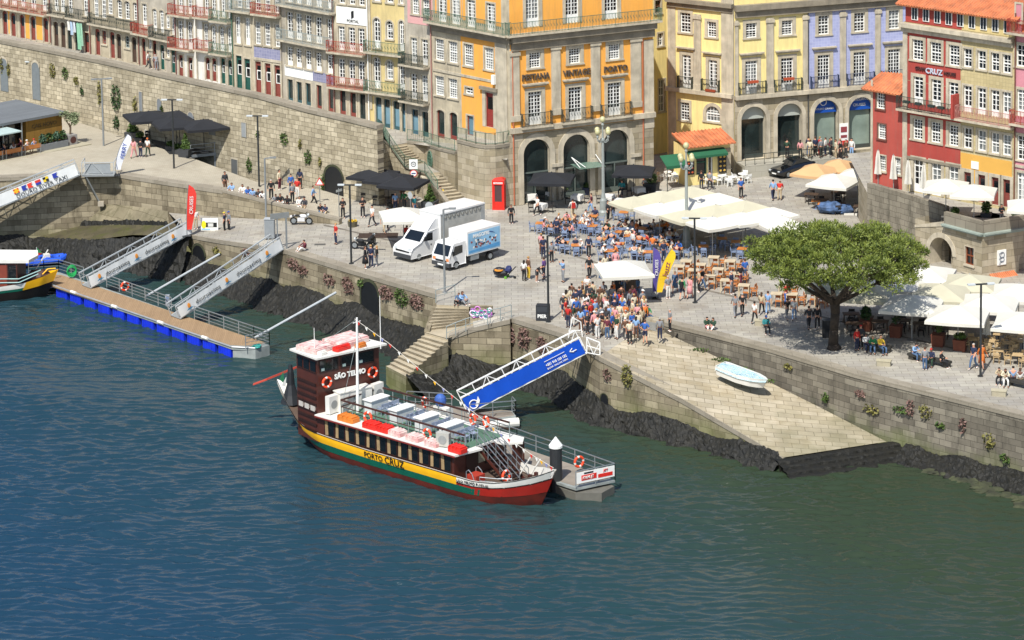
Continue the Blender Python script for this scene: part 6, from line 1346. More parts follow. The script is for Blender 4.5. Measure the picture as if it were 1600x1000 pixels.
# steel platform at the head of the far left gangway
pf=empty('steel_platform',P(128,274,2.0),0,'grey steel platform with gate bracketed off the promenade edge','platform'); W_=(P(178,272,1.75)-P(128,273,1.75)).x
MB().box(0,W_,0,1.4,-.12,0).build('floor',flat('8b8f90'),pf); mb=MB()
for x in (0,W_): mb.bar((x,0,0),(x,0,1.1),.07).bar((x,1.9,0),(x,1.9,1.1),.07).bar((x,0,1.1),(x,1.9,1.1),.06).bar((x,0,.5),(x,1.9,.5),.04)
mb.bar((0,0,1.1),(W_,0,1.1),.06).bar((0,0,.08),(W_,0,.08),.06).bar((.1,0,0),(.8,0,1.1),.05).bar((.9,0,1.1),(1.9,0,0),.05).build('rail',ALU,pf); MB().box(.3,W_-.3,.05,.08,.15,1.0).build('gate',flat('8f9496'),pf)
MB().bar((.3,.1,-.1),(1.3,.9,-2.6),.12).build('strut',STEEL,pf); MB().box(1.2,1.7,.6,1.0,-2.9,-2.5).build('strut_foot',flat('a59c8b'),pf)
r=empty('gangway_gate',P(917,553,.0),0,'white tubular gate at the head of the blue gangway','gate'); mb=MB(); mb.bar((0,0,0),(.0,0,1.2),.07).bar((.0,0,1.2),(.9,-.3,.9),.06).bar((.9,-.3,.9),(.9,-.3,-.1),.07).bar((0,0,.1),(.9,-.3,.0),.05).bar((0,0,.6),(.9,-.3,.4),.05).bar((0,0,1.2),(.45,-.15,0),.045).bar((.45,-.15,0),(.9,-.3,.9),.045); mb.build('tube',WHITE,r)
r=empty('gangway_gate',P(888,528,.0),0,'white tubular arch on the far side of the blue gangway head','gate'); mb=MB(); mb.bar((0,0,0),(.3,0,1.5),.06).bar((.3,0,1.5),(.9,.2,1.1),.06).bar((.9,.2,1.1),(1.0,.2,0),.06).bar((0,0,.5),(.95,.2,.5),.045); mb.build('tube',WHITE,r)
# mooring poles from wall to pontoon
for a,b,lb in ((P(228,463,-3.5),P(343,397,-1.2),'white steel mooring boom between the first gangway and the quay wall'),(P(398,528,-3.5),P(525,457,-1.0),'long white steel mooring boom from the left pontoon to the flowered quay wall')):
    tag(MB().cyl((0,0,0),b-a,.1,.1,8).build('mooring_boom',ALU,None,a),lb,'boom')
# ---------------- second tour boat at the left edge
HB2=[(-12,1.6),(-6,2.0),(0,2.0),(2.2,1.5),(3.6,.8),(4.6,.02)]; SH2=[(-12,1.35),(-3,1.3),(0,1.25),(2,1.45),(3.4,1.8),(4.6,2.2)]
c=P(5,462,WZ); rz2=R(-4); B2=empty('tour_boat',c,rz2,'smaller dark hulled tour boat with white roof cut by the left picture edge','tour boat')
kw=dict(HB=HB2,SH=SH2,ends=(-12,3.2),cy=0)
hull(B2,'lower_hull',-12,4.6,.0,.66,mat('black_hull','1b1512',.5,.3,1),**kw); hull(B2,'green_stripe',-12,2.6,.66,.78,GB,.01,**kw)
hull(B2,'white_bulwark',-12,2.6,.78,1,WB,.02,**kw); hull(B2,'yellow_bow',2.3,4.6,.66,1,YB,.03,n=14,**kw)
MB().strip([hullpt(-12+16.4*i/20,.75,-1,**kw) for i in range(21)],[hullpt(-12+16.4*i/20,.75,1,**kw) for i in range(21)]).build('deck',mat('brown_deck','4c2e25',.7,.2,1.5),B2)
cb=MB().box(-9,1.6,-1.5,1.5,.8,3.15).build('cabin',BR,B2); MB().prism([(-9.3,-1.9),(2.6,-1.6),(3.0,0),(2.6,1.6),(-9.3,1.9)],3.15,3.4).build('cabin_roof',WB,B2)
MB().box(.1,.75,-1.53,-1.5,1.1,2.95).build('door',flat('7a3626'),cb); MB().box(.85,1.5,-1.52,-1.5,1.8,2.95).build('window',BG,cb); MB().box(-1.2,-.1,-1.52,-1.5,1.8,2.95).build('window',BG,cb)
MB().tube([(-2,-1.9,1.9),(1.8,-1.8,1.9),(3.4,-.9,2.4)],.05).tube([(-2,-1.9,1.55),(1.8,-1.8,1.6),(3.2,-1.0,2.1)],.05).build('railing',flat('8fb0ac'),B2); MB().ell((3.0,0,1.7),(1.0,.6,.5),10,6,0,.15,rng).build('folded_sail',flat('3a1f1c'),B2); MB().tube([(3.4,-.4,1.9),(3.8,-.2,2.3),(4.4,0,2.3)],.06).build('bow_hook',YB,B2)
MB().bar((2.6,.6,2.0),(3.6,1.0,3.6),.12,.06).build('gangplank',WB,B2)
# two small inflatables behind the pontoon
for i,(px,py,lb) in enumerate(((50,413,'blue inflatable boat with grey outboard behind the left pontoon, left of two'),(74,411,'blue inflatable boat with small green and red flag, right of two'))):
    r=empty('inflatable_boat',P(px,py,WZ+.1),R(25),lb,'inflatable boat','blue inflatable boats'); BI=mat('inflatable_blue','2454c4',.5,.15,2)
    MB().tube([(-1.4,-.6,.3),(1.0,-.6,.3),(1.7,0,.45),(1.0,.6,.3),(-1.4,.6,.3)],.24,8).build('tube',BI,r); MB().box(-1.3,1.1,-.45,.45,.1,.2).build('floor',flat('5e6a7c'),r); MB().box(-.3,.2,-.25,.25,.2,.8).build('console',WB,r)
    MB().box(-1.75,-1.4,-.15,.15,.2,1.0).ell((-1.6,0,1.05),(.25,.2,.2),8,5).build('outboard',flat('33383e'),r)
    if i: MB().bar((-.9,0,.3),(-.9,0,1.5),.03).build('flagpole',WHITE,r); MB().mesh([(-.9,0,1.5),(-.9,0,1.0),(-.4,.1,.9)],[(0,1,2)]).build('flag',flat('2f8a4a'),r); MB().mesh([(-.9,0,1.0),(-.4,.1,.9),(-.75,.05,.7)],[(0,1,2)]).build('flag',REDB,r)
# covered dinghy on the slipway
u_=interp([(0,0),(1,1)],.36); dc=P(1160,592,-1.25); pA=along(rampL,.3); pB=along(rampR,.3)
DN=empty('covered_dinghy',dc+Vector((0,0,.04)),R(-38),'small white dinghy under a pale blue cover lying on the slipway','dinghy'); DN.rotation_euler=(0,R(9),R(-38))
HB3=[(-1.9,.62),(-1.5,.72),(0,.78),(1,.62),(1.7,.3),(2.0,.02)]; SH3=[(-1.9,.45),(0,.45),(2,.62)]; k3=dict(HB=HB3,SH=SH3,ends=(-1.7,1.5),cy=0)
hull(DN,'hull',-1.9,2.0,.35,1,WB,n=20,**k3); MB().box(-1.92,-1.86,-.6,.6,.05,.45).build('transom',WB,DN)
mb=MB(); n_=16; A=[hullpt(-1.85+3.8*i/n_,1,-1,**k3) for i in range(n_+1)]; B_=[hullpt(-1.85+3.8*i/n_,1,1,**k3) for i in range(n_+1)]; A=[a+Vector((0,-.06,-.22)) for a in A]; B_=[b+Vector((0,.06,-.22)) for b in B_]; M_=[(a+b)/2+Vector((0,0,.5*(1-abs(i/n_-.45)**2*2.2))) for i,(a,b) in enumerate(zip(A,B_))] 
mb.strip(A,M_).strip(M_,B_); CV=brickmat('printed_blue_cover','4b8096','7fa8b5','b2c6c9',.35,.08,.03,.3,vscale=2,bump=.2,warp=.2); mb.build('cover',CV,DN)
# ================================================================ street furniture, vehicles, cafes, plants
# stairs from the plaza down to the river
flight('river_stairs',P(682,476,0),P(733,479,0),P(663,519,-1.38),P(733,508.5,-1.38),8,STEP,3)
tag(MB().tri([P(663,519,-1.38),P(733,508.5,-1.38),P(738,514,-1.38),P(699,529,-1.38)]).build('stair_landing',STEP),kind='structure')
flight('river_stairs',P(664,520,-1.38),P(700,530,-1.38),P(603,572,-3.15),P(634,588,-3.15),10,STEP,3)
sp=[Vector((v.x,v.y,0)) for v in (P(682,462,0),P(663,519,-1.38))]
wall_thing('stair_side_wall',sp,[.004,-1.2],[-5.5]*2,QWALL,'side wall closing the river stairs on the left','wall',.4)
tag(MB().poly([P(736,479.5,-.01),P(740,512,-.7),P(797,499,-.01),P(800,497,-.01)]).poly([P(736,479.5,-.01),P(733,508.5,-1.38),P(738,514,-1.38),P(740,512,-.7)]).build('stair_slope',PAVE),kind='structure')
g=empty('painted_panel',P(735,500,-.4),R(-10),'low wall panel with purple and pink graffiti at the top of the river stairs','graffiti wall')
MB().box(0,1.65,0,.22,-.6,1.1).build('wall',QWALL,g); GP=[flat('8a4aa0'),flat('c07ab8'),flat('e6dce4'),flat('3c9a8c')]
for k in range(4):
    m_=MB()
    for j in range(5): x=.22+j*.3+rng.uniform(-.05,.05); z=.55+rng.uniform(-.3,.3); m_.torus((x,-.02-k*.006,z),.1+.05*((j+k)%3),.06,(0,1,0),8,4)
    m_.build('painted_letter',GP[k],g)
def rod_rail(pts,label,h=.95,m=None,mid=1):
    r=empty('handrail',pts[0],0,label,'handrail'); Q=[p-pts[0] for p in pts]; mb=MB(); mb.tube([q+Vector((0,0,h)) for q in Q],.03); 
    if mid: mb.tube([q+Vector((0,0,h*.5)) for q in Q],.02)
    mb.build('rail',m or IRONG,r); mp=MB(); [mp.cyl(q,q+Vector((0,0,h)),.03,n=6) for q in Q]; mp.build('post',m or IRONG,r)
rod_rail([P(681,473,0),P(711,464,0)],'thin metal handrail beside the seated couple above the river stairs')
rod_rail([P(766,504,-.2),P(782,501,-.1),P(799,496,0)],'thin metal handrail right of the graffiti panel')
rod_rail([P(698,530,-1.4),P(712,524,-1.15),P(728,518,-.9),P(762,508,-.4)],'thin metal handrail along the short wall below the graffiti')
# dark openings in the quay walls
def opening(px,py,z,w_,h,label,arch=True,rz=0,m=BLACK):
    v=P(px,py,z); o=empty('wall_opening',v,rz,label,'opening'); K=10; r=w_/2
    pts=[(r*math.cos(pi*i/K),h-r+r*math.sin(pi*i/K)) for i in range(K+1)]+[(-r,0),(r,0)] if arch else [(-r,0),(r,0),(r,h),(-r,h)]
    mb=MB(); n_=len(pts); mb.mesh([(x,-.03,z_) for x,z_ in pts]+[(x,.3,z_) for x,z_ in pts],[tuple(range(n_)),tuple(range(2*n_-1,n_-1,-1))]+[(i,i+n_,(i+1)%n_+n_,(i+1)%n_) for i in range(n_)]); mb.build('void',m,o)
    mb=MB(); p2=[(x*1.16,z_*1.07) for x,z_ in pts]
    for i in range(n_-1 if arch else n_): a,b=pts[i],pts[(i+1)%n_]; c,d=p2[(i+1)%n_],p2[i]; mb.poly([(a[0],-.06,a[1]),(b[0],-.06,b[1]),(c[0],-.06,c[1]),(d[0],-.06,d[1])])
    mb.build('stone_edge',MOSS if m is BLACK else TRIM,o); return o
wrz=math.atan2(wdn.y,wdn.x)
def seg_rz(a,b): d=b-a; return math.atan2(d.y,d.x)
def on_line(a,b,px,z,off=.0):
    "point on the vertical plane a-b at picture column px and height z, off metres in front"
    d=(b-a); d.z=0; d.normalize(); n_=Vector((-d.y,d.x,0)); py=400
    for _ in range(8):
        q=ray(px,py); t=(a-CAM).dot(n_)/q.dot(n_); p=CAM+q*t; py+=(p.z-z)*20
    return Vector((p.x,p.y,z))-n_*off
def wall_open(a,b,px,z,w_,h,label,**k):
    o=opening(0,0,0,w_,h,label,rz=seg_rz(a,b),**k) if 0 else None
    v=on_line(a,b,px,z,.04); x,y=proj(v); return opening(x,y,z,w_,h,label,rz=seg_rz(a,b),**k)
wall_open(ep[0],ep[1],313,-4.8,1.7,3.1,'dark arched culvert mouth in the quay wall under the first lettered gangway')
wall_open(ep[3],ep[4],580,-4.4,2.1,3.9,'dark ragged opening in the quay wall above the boat wheelhouse')
wall_open(e2[2],rampL[1],945,-3.6,.6,1.0,'small dark drain hole in the mossy wall below the slipway')
wall_open(on_wall(60),on_wall(150),8,3.4,1.1,3.2,'tall grey arched window in the town wall at the far left edge',m=flat('6f7679'))
wall_open(on_wall(40),on_wall(150),58,3.2,1.1,3.6,'tall grey arched window in the town wall behind the left lamp',m=flat('6f7679'))
wall_open(on_wall(150),on_wall(300),221,4.1,.45,1.8,'narrow slit window in the town wall left of the black parasols',arch=False,m=flat('777b7e'))
wall_open(on_wall(150),on_wall(300),250,3.9,.55,1.7,'narrow arched window in the town wall above the left black parasol',m=flat('777b7e'))
wall_open(on_wall(250),on_wall(400),299,3.5,.75,1.4,'small arched window in the town wall behind the deck lamp',m=flat('777b7e'))
wall_open(on_wall(250),on_wall(400),332,3.2,.8,1.4,'small arched window in the town wall above the right black parasol',m=flat('777b7e'))
wall_open(on_wall(250),on_wall(450),382,3.6,.6,1.3,'bricked rectangular window in the town wall right of the deck',arch=False,m=flat('8b8f90'))
wall_open(twp[-3],twp[-1],523,-.1,2.2,2.7,'large dark arched tunnel mouth in the town wall with hanging greenery')
wall_open(on_wall(250),on_wall(450),368,-.9,.8,2.3,'narrow doorway in the town wall at the end of the deck',arch=False,m=flat('5d5f5e'))
# plants on walls
def wplant(a,b,px,z,w_,h,m,label,n=60):
    v=on_line(a,b,px,z,.06); o=empty('wall_plant',v,seg_rz(a,b),label,'wall plant'); mb=MB(); foliage(mb,(0,-.05,0),(w_/2,.18,h/2),n,rng,.11); mb.build('foliage',m,o)
    mb=MB(); [mb.bar((rng.uniform(-.1,.1),.05,0),(rng.uniform(-w_/3,w_/3),-.12,rng.uniform(-h/3,h/3)),.02) for _ in range(4)]; mb.build('stems',flat('5b4a34'),o)
K=[(30,7.3,'small green tuft near the top of the town wall at the far left'),(56,6.8,''),(84,6.6,''),(103,6.4,''),(120,6.3,''),(130,4.9,'')]
TWa,TWb=on_wall(60),on_wall(560)
for px,z,w_,h,m,lb in ((4,5.9,.5,1.6,LY,'dry tuft hanging high on the town wall at the far left edge'),(14,5.6,.5,1.4,LY,'second dry tuft high on the town wall near the left edge'),(83,6.3,.8,1.6,LY,'brown green tuft on the town wall left of the big bush'),(103,6.3,.9,1.3,LG,'green tuft under the wall coping above the kiosk roof corner'),(120,5.8,.6,1.0,LY,'small ochre tuft on the town wall'),(129,4.9,.4,1.1,LD_,'dark green creeper on the town wall above the footbridge'),(156,5.0,.5,2.4,LY,'long reddish hanging plant beside the lamp on the town wall'),(182,4.9,1.5,2.6,LD_,'big bushy green shrub growing out of the town wall'),(183,2.6,.9,1.4,LD_,'lower shrub on the town wall below the big bush'),(212,4.6,.6,1.6,LY,'ochre plant on the town wall right of the big bush'),(254,4.6,.4,.9,LG,'small green plant above the arched slit window'),(390,1.2,.7,1.4,LG,'green bush on the town wall beside the tall lamp'),(404,4.1,.4,.8,LG,'tuft on the town wall near the slim lamp'),(445,4.2,1.0,1.4,LG,'round green bush on the town wall above the seated people'),(482,3.0,.9,1.6,LG,'hanging green bush on the town wall left of the tunnel'),(501,2.7,.35,.9,LY,'thin brown plant beside the tunnel on the town wall'),(470,4.0,.4,.9,LY,'thin dark plant high on the town wall'),(506,.9,.5,1.8,LG,'creeper growing at the left edge of the tunnel mouth')): wplant(TWa,TWb,px,z,w_,h,m,lb,int(55*w_*h)+25)
def eseg(px):
    pts=ep+[Vector((1e9,0,0))]
    for a,b in zip(ep,ep[1:]):
        if px<=proj(b)[0]: return a,b
    return ep[-2],ep[-1]
for px,z,w_,h,m,lb in ((459,-.9,1.6,.9,LP,'faded pink flowering plant on the quay wall below the seated man'),(475,-1.2,1.4,.8,LP,'brown pink plant on the quay wall below the lone lamp'),(515,-1.3,1.6,1.0,LP,'pinkish plant beside the mooring boom on the quay wall'),(545,-1.3,1.5,1.5,LP,'large faded pink hanging plant on the quay wall'),(565,-.8,.8,.8,LG,'small green plant above the ragged opening'),(604,-1.0,1.6,1.3,LP,'pale pink flowers on the quay wall right of the ragged opening'),(628,-1.0,1.7,1.5,LG,'green bush with red flowers on the quay wall'),(652,-1.0,1.8,1.3,LP,'pale pink flowers on the quay wall nearest the river stairs'),(385,-1.1,1.2,.7,LP,'pale plant on the quay wall between the gangways'),(340,-1.7,1.2,.7,LY,'dry plant on the quay wall right of the culvert')): a,b=eseg(px); wplant(a,b,px,z,w_,h,m,lb,int(60*w_*h)+20)
for px,z,w_,h,m,lb in ((800,-1.3,.9,1.6,LP,'reddish plant at the corner of the wall by the blue gangway'),(820,-1.2,1.5,1.8,LP,'large reddish plant on the wall left of the blue gangway'),(848,-1.3,1.3,1.4,LP,'reddish plant beside the head of the blue gangway')): wplant(e2[0],e2[1],px,z,w_,h,m,lb,int(70*w_*h))
wplant(rampL[0],rampL[1],981,-.9,1.0,1.8,LY,'tall yellow grass tuft growing from the slipway wall',150); wplant(rampL[0],rampL[1],950,-1.2,.8,1.0,LP,'small reddish plant on the slipway wall',50)
RX=[(1233,-.8),(1291,-2.2),(1345,-1.2),(1362,-2.1),(1408,-1.6),(1423,-1.3),(1448,-1.3),(1470,-2.0),(1505,-1.6),(1545,-2.2),(1572,-3.1)]
OD=['first','second','third','fourth','fifth','sixth','seventh','eighth','ninth','tenth','eleventh','twelfth','thirteenth','fourteenth','fifteenth','sixteenth','seventeenth','eighteenth','nineteenth','twentieth']
def rseg(px):
    for a,b in zip(rr,rr[1:]):
        if px<=proj(b)[0]: return a,b
for i,(px,z) in enumerate(RX): 
    a,b=rseg(px); m=(LY,LG,LP)[i%3]; wplant(a,b,px,z,rng.uniform(.4,1.5),rng.uniform(.4,1.3),m,'%s plant from the left on the grey quay wall right of the slipway'%OD[i],60)
# verge weeds along the foot of the right wall on the slipway
for i,t in enumerate((.22,.3,.38,.5)): 
    v=along(rampR,t*.8)+Vector((-.25,-.2,.1)); o=empty('weeds',v,0,'green weeds at the wall foot on the slipway, %s from the top'%OD[i],'weeds'); mb=MB(); foliage(mb,(0,0,0),(.8,.25,.2),60,rng,.1); mb.build('leaves',LG,o)
# trucks
TW_=mat('truck_white','d8d8d6',.35,.04,1,coat=.4); TYRE=mat('tyre_rubber','121212',.85,.1,3); DGL=mat('vehicle_glass','11161a',.06,.3,1,spec=.9); PL=flat('3a3c3f')
def wheel(par,x,y,r,w_=.22,side=1):
    o=MB().cyl((x,y-w_/2,r),(x,y+w_/2,r),r,r,16).build('wheel',TYRE,par,smooth=False); MB().cyl((x,y-w_/2*side*1.02-.012*side,r),(x,y-w_/2*side,r),r*.6,r*.6,12).build('rim',STEEL,o)
def profile(par,name,pts,y0,y1,m):
    n_=len(pts); tr=tessellate_polygon([[Vector((x,z,0)) for x,z in pts]]); mb=MB(); mb.mesh([(x,y0,z) for x,z in pts]+[(x,y1,z) for x,z in pts],[tuple(t) for t in tr]+[tuple(i+n_ for i in t[::-1]) for t in tr]+[(i,(i+1)%n_,(i+1)%n_+n_,i+n_) for i in range(n_)]); o=mb.build(name,m,par)
    bv=o.modifiers.new('b','BEVEL'); bv.width=.06; bv.segments=2; bv.limit_method='ANGLE'; bv.angle_limit=R(25); return o
# truck frame: x back to front is -x ; near side is y=0
fA=P(648,424,0); fB=P(764,392,0); tr_=math.atan2((fB-fA).y,(fB-fA).x)
T=empty('box_truck',P(636,418,0)+Vector((.3,1.2,0)),tr_,'larger white box truck with curtain sides parked beside the smaller truck','truck','parked delivery trucks')
profile(T,'cab',[(0,.35),(0,.95),(.18,1.15),(1.05,1.45),(1.75,2.15),(3.0,2.2),(3.0,.35)],0,2.0,TW_)
profile(T,'wind_deflector',[(1.75,2.16),(2.75,2.95),(3.0,2.95),(3.0,2.16)],.1,1.9,TW_)
MB().mesh([(1.12,.12,1.52),(1.72,.2,2.1),(1.72,1.8,2.1),(1.12,1.88,1.52),(1.08,.12,1.5),(1.08,1.88,1.5)],[(0,3,2,1)]).mesh([(1.06,.12,1.5),(1.68,.2,2.12),(1.68,1.8,2.12),(1.06,1.88,1.5)],[(0,1,2,3)]).build('windscreen',DGL,T)
MB().mesh([(1.35,-.012,1.5),(2.35,-.012,1.45),(2.35,-.012,2.05),(1.85,-.012,2.05)],[(0,1,2,3)]).build('side_window',DGL,T); MB().box(-.06,.25,.05,1.95,.3,.62).build('bumper',PL,T); MB().box(-.02,.3,.25,1.75,.78,.92).build('grille',BLACK,T)
for y in (.08,1.62): MB().box(-.01,.28,y,y+.3,.95,1.1).build('headlight',LENS,T)
MB().box(2.1,2.25,-.03,0,1.1,1.16).build('door_handle',BLACK,T); MB().box(1.35,1.5,-.25,-.08,1.55,1.85).build('wing_mirror',BLACK,T); MB().box(-.03,0,.7,1.3,.4,.52).build('number_plate',WHITE,T)
bx=MB().box(3.12,8.0,-.15,2.15,.95,3.3).build('cargo_box',mat('grey_curtain','a9a8a0',.8,.12,1.5),T); MB().box(3.05,8.06,-.2,2.2,3.3,3.42).build('roof',TW_,bx); MB().box(3.08,3.14,-.18,2.18,.95,3.3).build('front_panel',TW_,bx); MB().box(7.6,8.05,-.17,2.17,.95,3.3).build('rear_panel',flat('9c9e9c'),bx)
mb=MB()
for i in range(9): x=3.4+i*.48; mb.tube([(x,-.17,3.2),(x+.1,-.19,2.95),(x+.28,-.19,2.9),(x+.38,-.17,3.15)],.018,5)
mb.build('lashing_rope',flat('54534d'),bx); MB().box(3.1,8.0,.2,1.8,.55,.95).build('chassis',PL,T)
for x in (.85,6.6): wheel(T,x,.12,.38); wheel(T,x,1.88,.38,side=-1)
T=empty('refrigerated_truck',P(700,427,0)+Vector((.1,.5,0)),tr_,'smaller white truck with blue printed cargo side parked in front of the larger one','truck','parked delivery trucks')
profile(T,'cab',[(0,.35),(0,1.1),(.42,1.95),(.6,2.02),(1.75,2.02),(1.75,.35)],0,1.85,TW_)
MB().mesh([(-.01,.12,1.16),(.38,.18,1.9),(.38,1.67,1.9),(-.01,1.73,1.16)],[(0,1,2,3)]).build('windscreen',DGL,T); MB().mesh([(.35,-.012,1.1),(1.45,-.012,1.25),(1.45,-.012,1.85),(.6,-.012,1.85)],[(0,1,2,3)]).build('side_window',DGL,T)
MB().box(-.08,.2,-.02,1.87,.3,.6).build('bumper',PL,T); MB().box(-.03,0,.3,1.5,.66,.8).build('grille',BLACK,T)
for y in (.05,1.5): MB().box(-.03,.0,y,y+.28,.75,.95).build('headlight',flat('d9844a'),T)
MB().box(-.1,-.08,.6,1.2,.38,.5).build('number_plate',WHITE,T); MB().box(.3,.45,-.2,-.05,1.2,1.5).build('wing_mirror',BLACK,T)
bx=MB().box(1.9,5.6,-.1,1.95,.85,2.75).build('cargo_box',TW_,T); pn=MB().box(2.0,5.5,-.115,-.1,.95,2.6).build('printed_side',mat('printed_sky_blue','86b2d0',.5,.25,.8),bx)
MB().mesh([(2.05,-.125,1.05),(5.45,-.125,1.05),(5.45,-.125,1.35),(2.05,-.125,1.2)],[(0,1,2,3)]).build('printed_wave',flat('4d8fc0'),pn)
text('MAGOFRI',.42,WHITE,pn,(3.4,-.13,2.3),bold=.01,ext=.005); mb=MB()
pm=[MB() for _ in range(3)]
for i in range(34): x=2.3+rng.random()*3.0; z=1.35+rng.random()*.65; pm[i%3].ell((x,-.125,z),(.11,.012,.09),7,4)
for q,c in zip(pm,('d9d6cf','8d4a48','3d3f4c')): q.build('printed_goods',flat(c),pn)
MB().box(1.8,5.6,.2,1.6,.5,.85).build('chassis',PL,T); MB().box(2.3,3.2,-.05,.2,.4,.8).build('side_locker',STEEL,T); MB().mesh([(4.6,-.13,2.35),(5.0,-.13,2.15),(4.1,-.13,2.45),(4.3,-.13,2.35)],[(0,1,3,2)]).build('printed_fish',flat('2a4a86'),pn)
for x in (.75,4.5): wheel(T,x,.1,.34); wheel(T,x,1.75,.34,side=-1)
# black car
ca=P(1207,281,0); cb_=P(1292,262,0); C_=empty('parked_car',ca+Vector((.2,.6,0)),math.atan2((cb_-ca).y,(cb_-ca).x),'glossy black saloon car parked beside the crowd and the sand coloured parasols','car')
CP=mat('black_car_paint','0b0d12',.15,.1,1,coat=1)
def ring_sec(x,w_,z0,z1,zt): return [(x,-w_,z0),(x,-w_*1.03,z1),(x,-w_*.8,zt),(x,w_*.8,zt),(x,w_*1.03,z1),(x,w_,z0)]
S_=[(0,.7,.35,.55,.62),(.3,.86,.25,.62,.75),(1.2,.9,.22,.72,.92),(1.45,.9,.22,.76,.96),(3.7,.9,.22,.8,1.0),(4.3,.86,.25,.8,.98),(4.6,.75,.35,.7,.85)]
vs_=[v for s in S_ for v in ring_sec(*s)]; fs=[(k*6+i,k*6+(i+1)%6,(k+1)*6+(i+1)%6,(k+1)*6+i) for k in range(6) for i in range(6)]+[(0,1,2,3,4,5),tuple(range(41,35,-1))]
MB().mesh(vs_,fs).build('body',CP,C_,smooth=False); G_=[(1.35,.72,.96,.97,.98),(2.1,.6,.96,1.3,1.4),(3.2,.6,.96,1.3,1.4),(4.05,.68,.96,.97,.99)]
vs_=[v for s in G_ for v in ring_sec(*s)]; fs=[(k*6+i,k*6+(i+1)%6,(k+1)*6+(i+1)%6,(k+1)*6+i) for k in range(3) for i in range(6)]; MB().mesh(vs_,fs).build('windows',DGL,C_); MB().prism([(2.05,-.5),(3.25,-.5),(3.25,.5),(2.05,.5)],1.395,1.43).build('roof',CP,C_)
for y in (-.62,.45): MB().box(-.0,.2,y,y+.2,.56,.68).build('headlight',LENS,C_)
for x in (.85,3.7): wheel(C_,x,-.8,.33); wheel(C_,x,.8,.33,side=-1)
MB().box(-.03,0,-.25,.25,.38,.48).build('number_plate',WHITE,C_)
def moto(px,py,z,rz,label,m,name='motorcycle',helm=None):
    r=empty(name,P(px,py,z),rz,label,'motorcycle'); 
    for x in (-.65,.65): o=MB().torus((x,0,.32),.26,.06,(0,1,0),14,6).build('wheel',TYRE,r); MB().cyl((x,-.02,.32),(x,.02,.32),.2,.2,10).build('rim',STEEL,o)
    MB().bar((.65,0,.32),(.45,0,.95),.06).bar((-.65,0,.32),(-.1,0,.42),.07).build('fork',STEEL,r); MB().ell((.15,0,.72),(.38,.16,.17),10,6).box(-.3,.3,-.13,.13,.3,.6).build('tank',m,r); MB().box(-.75,-.05,-.13,.13,.7,.8).build('seat',BLACK,r)
    MB().bar((.42,-.35,1.0),(.42,.35,1.0),.04).build('handlebar',BLACK,r); MB().ell((.6,0,.85),(.1,.12,.12),8,5).build('headlight',LENS,r)
    MB().mesh([(-.95,-.1,.75),(-.5,-.1,.82),(-.5,.1,.82),(-.95,.1,.75),(-.95,-.1,.6),(-.5,-.1,.7),(-.5,.1,.7),(-.95,.1,.6)],[(0,1,2,3),(0,4,5,1),(3,2,6,7),(0,3,7,4)]).build('tail',m,r)
moto(471,351,-.1,R(-8),'silver and white motorcycle parked below the parapet where people sit',flat('c9c9c9')); moto(566,390,0,R(160),'black scooter lying beside the group of three near the tall lamp',flat('17181b')); moto(581,385,0,R(75),'upright black scooter just behind the group of three',flat('1c1d21'))
# stroller with a yellow bag
r=empty('baby_stroller',P(788,434,0),R(-20),'black baby stroller loaded with bags and an orange lid behind the refrigerated truck','stroller')
MB().ell((-.3,0,.45),(.6,.4,.35),10,6,0,.15,rng).build('bag',flat('23252b'),r); MB().cyl((-.35,-.25,.62),(-.35,-.25,.68),.34,.34,14).build('orange_lid',flat('d08a2c'),r); MB().bar((.2,-.2,.15),(.9,-.1,.9),.05).bar((.2,.2,.15),(.9,.2,.9),.05).bar((.9,-.15,.9),(.9,.2,.9),.05).build('frame',BLACK,r); MB().ell((.35,0,.7),(.3,.25,.3),8,5,0,.2,rng).build('blue_bag',flat('26305e'),r)
for x,y in ((.2,-.3),(.2,.3),(.85,0)): MB().cyl((x,y-.03,.1),(x,y+.03,.1),.11,.11,10).build('wheel',flat('5a9a2a') if x<.5 else BLACK,r)
# phone box
r=empty('phone_box',P(780,326,0),R(-8),'bright red phone box at the foot of the rounded bastion','phone box'); PR=mat('phone_red','cf2418',.4,.06,1.5,coat=.3)
for x in (-.44,.44):
    for y in(-.42,.42): MB().box(x-.07,x+.07,y-.07,y+.07,.1,2.3).build('corner_post',PR,r)
MB().box(-.52,.52,-.5,.5,0,.16).build('plinth',PR,r); MB().box(-.52,.52,-.5,.5,2.15,2.5).build('fascia',PR,r); MB().mesh([(-.54,-.52,2.5),(.54,-.52,2.5),(.54,.52,2.5),(-.54,.52,2.5),(-.3,-.3,2.68),(.3,-.3,2.68),(.3,.3,2.68),(-.3,.3,2.68)],[(0,1,5,4),(1,2,6,5),(2,3,7,6),(3,0,4,7),(4,5,6,7)]).build('roof',PR,r)
for rz_ in (0,pi/2,pi,-pi/2):
    mb=MB(); mb.box(-.37,-.3,-.44,-.41,.16,2.15).box(.3,.37,-.44,-.41,.16,2.15).box(-.3,.3,-.44,-.41,.16,.7); mb.build('panel_frame',PR,r,rz=rz_); o=MB().box(-.3,.3,-.43,-.42,.7,2.1).build('pane',flat('7c4a48') if rz_ else flat('4a3434'),r,rz=rz_); 
    MB().box(-.38,.38,-.515,-.5,2.24,2.38).build('sign_panel',flat('e9dcd8'),r,rz=rz_); text('TELEPHONE',.12,PR,r,(.0,-.52,2.31) if not rz_ else (0,0,2.31),name='sign_lettering',ext=.004) if not rz_ else None
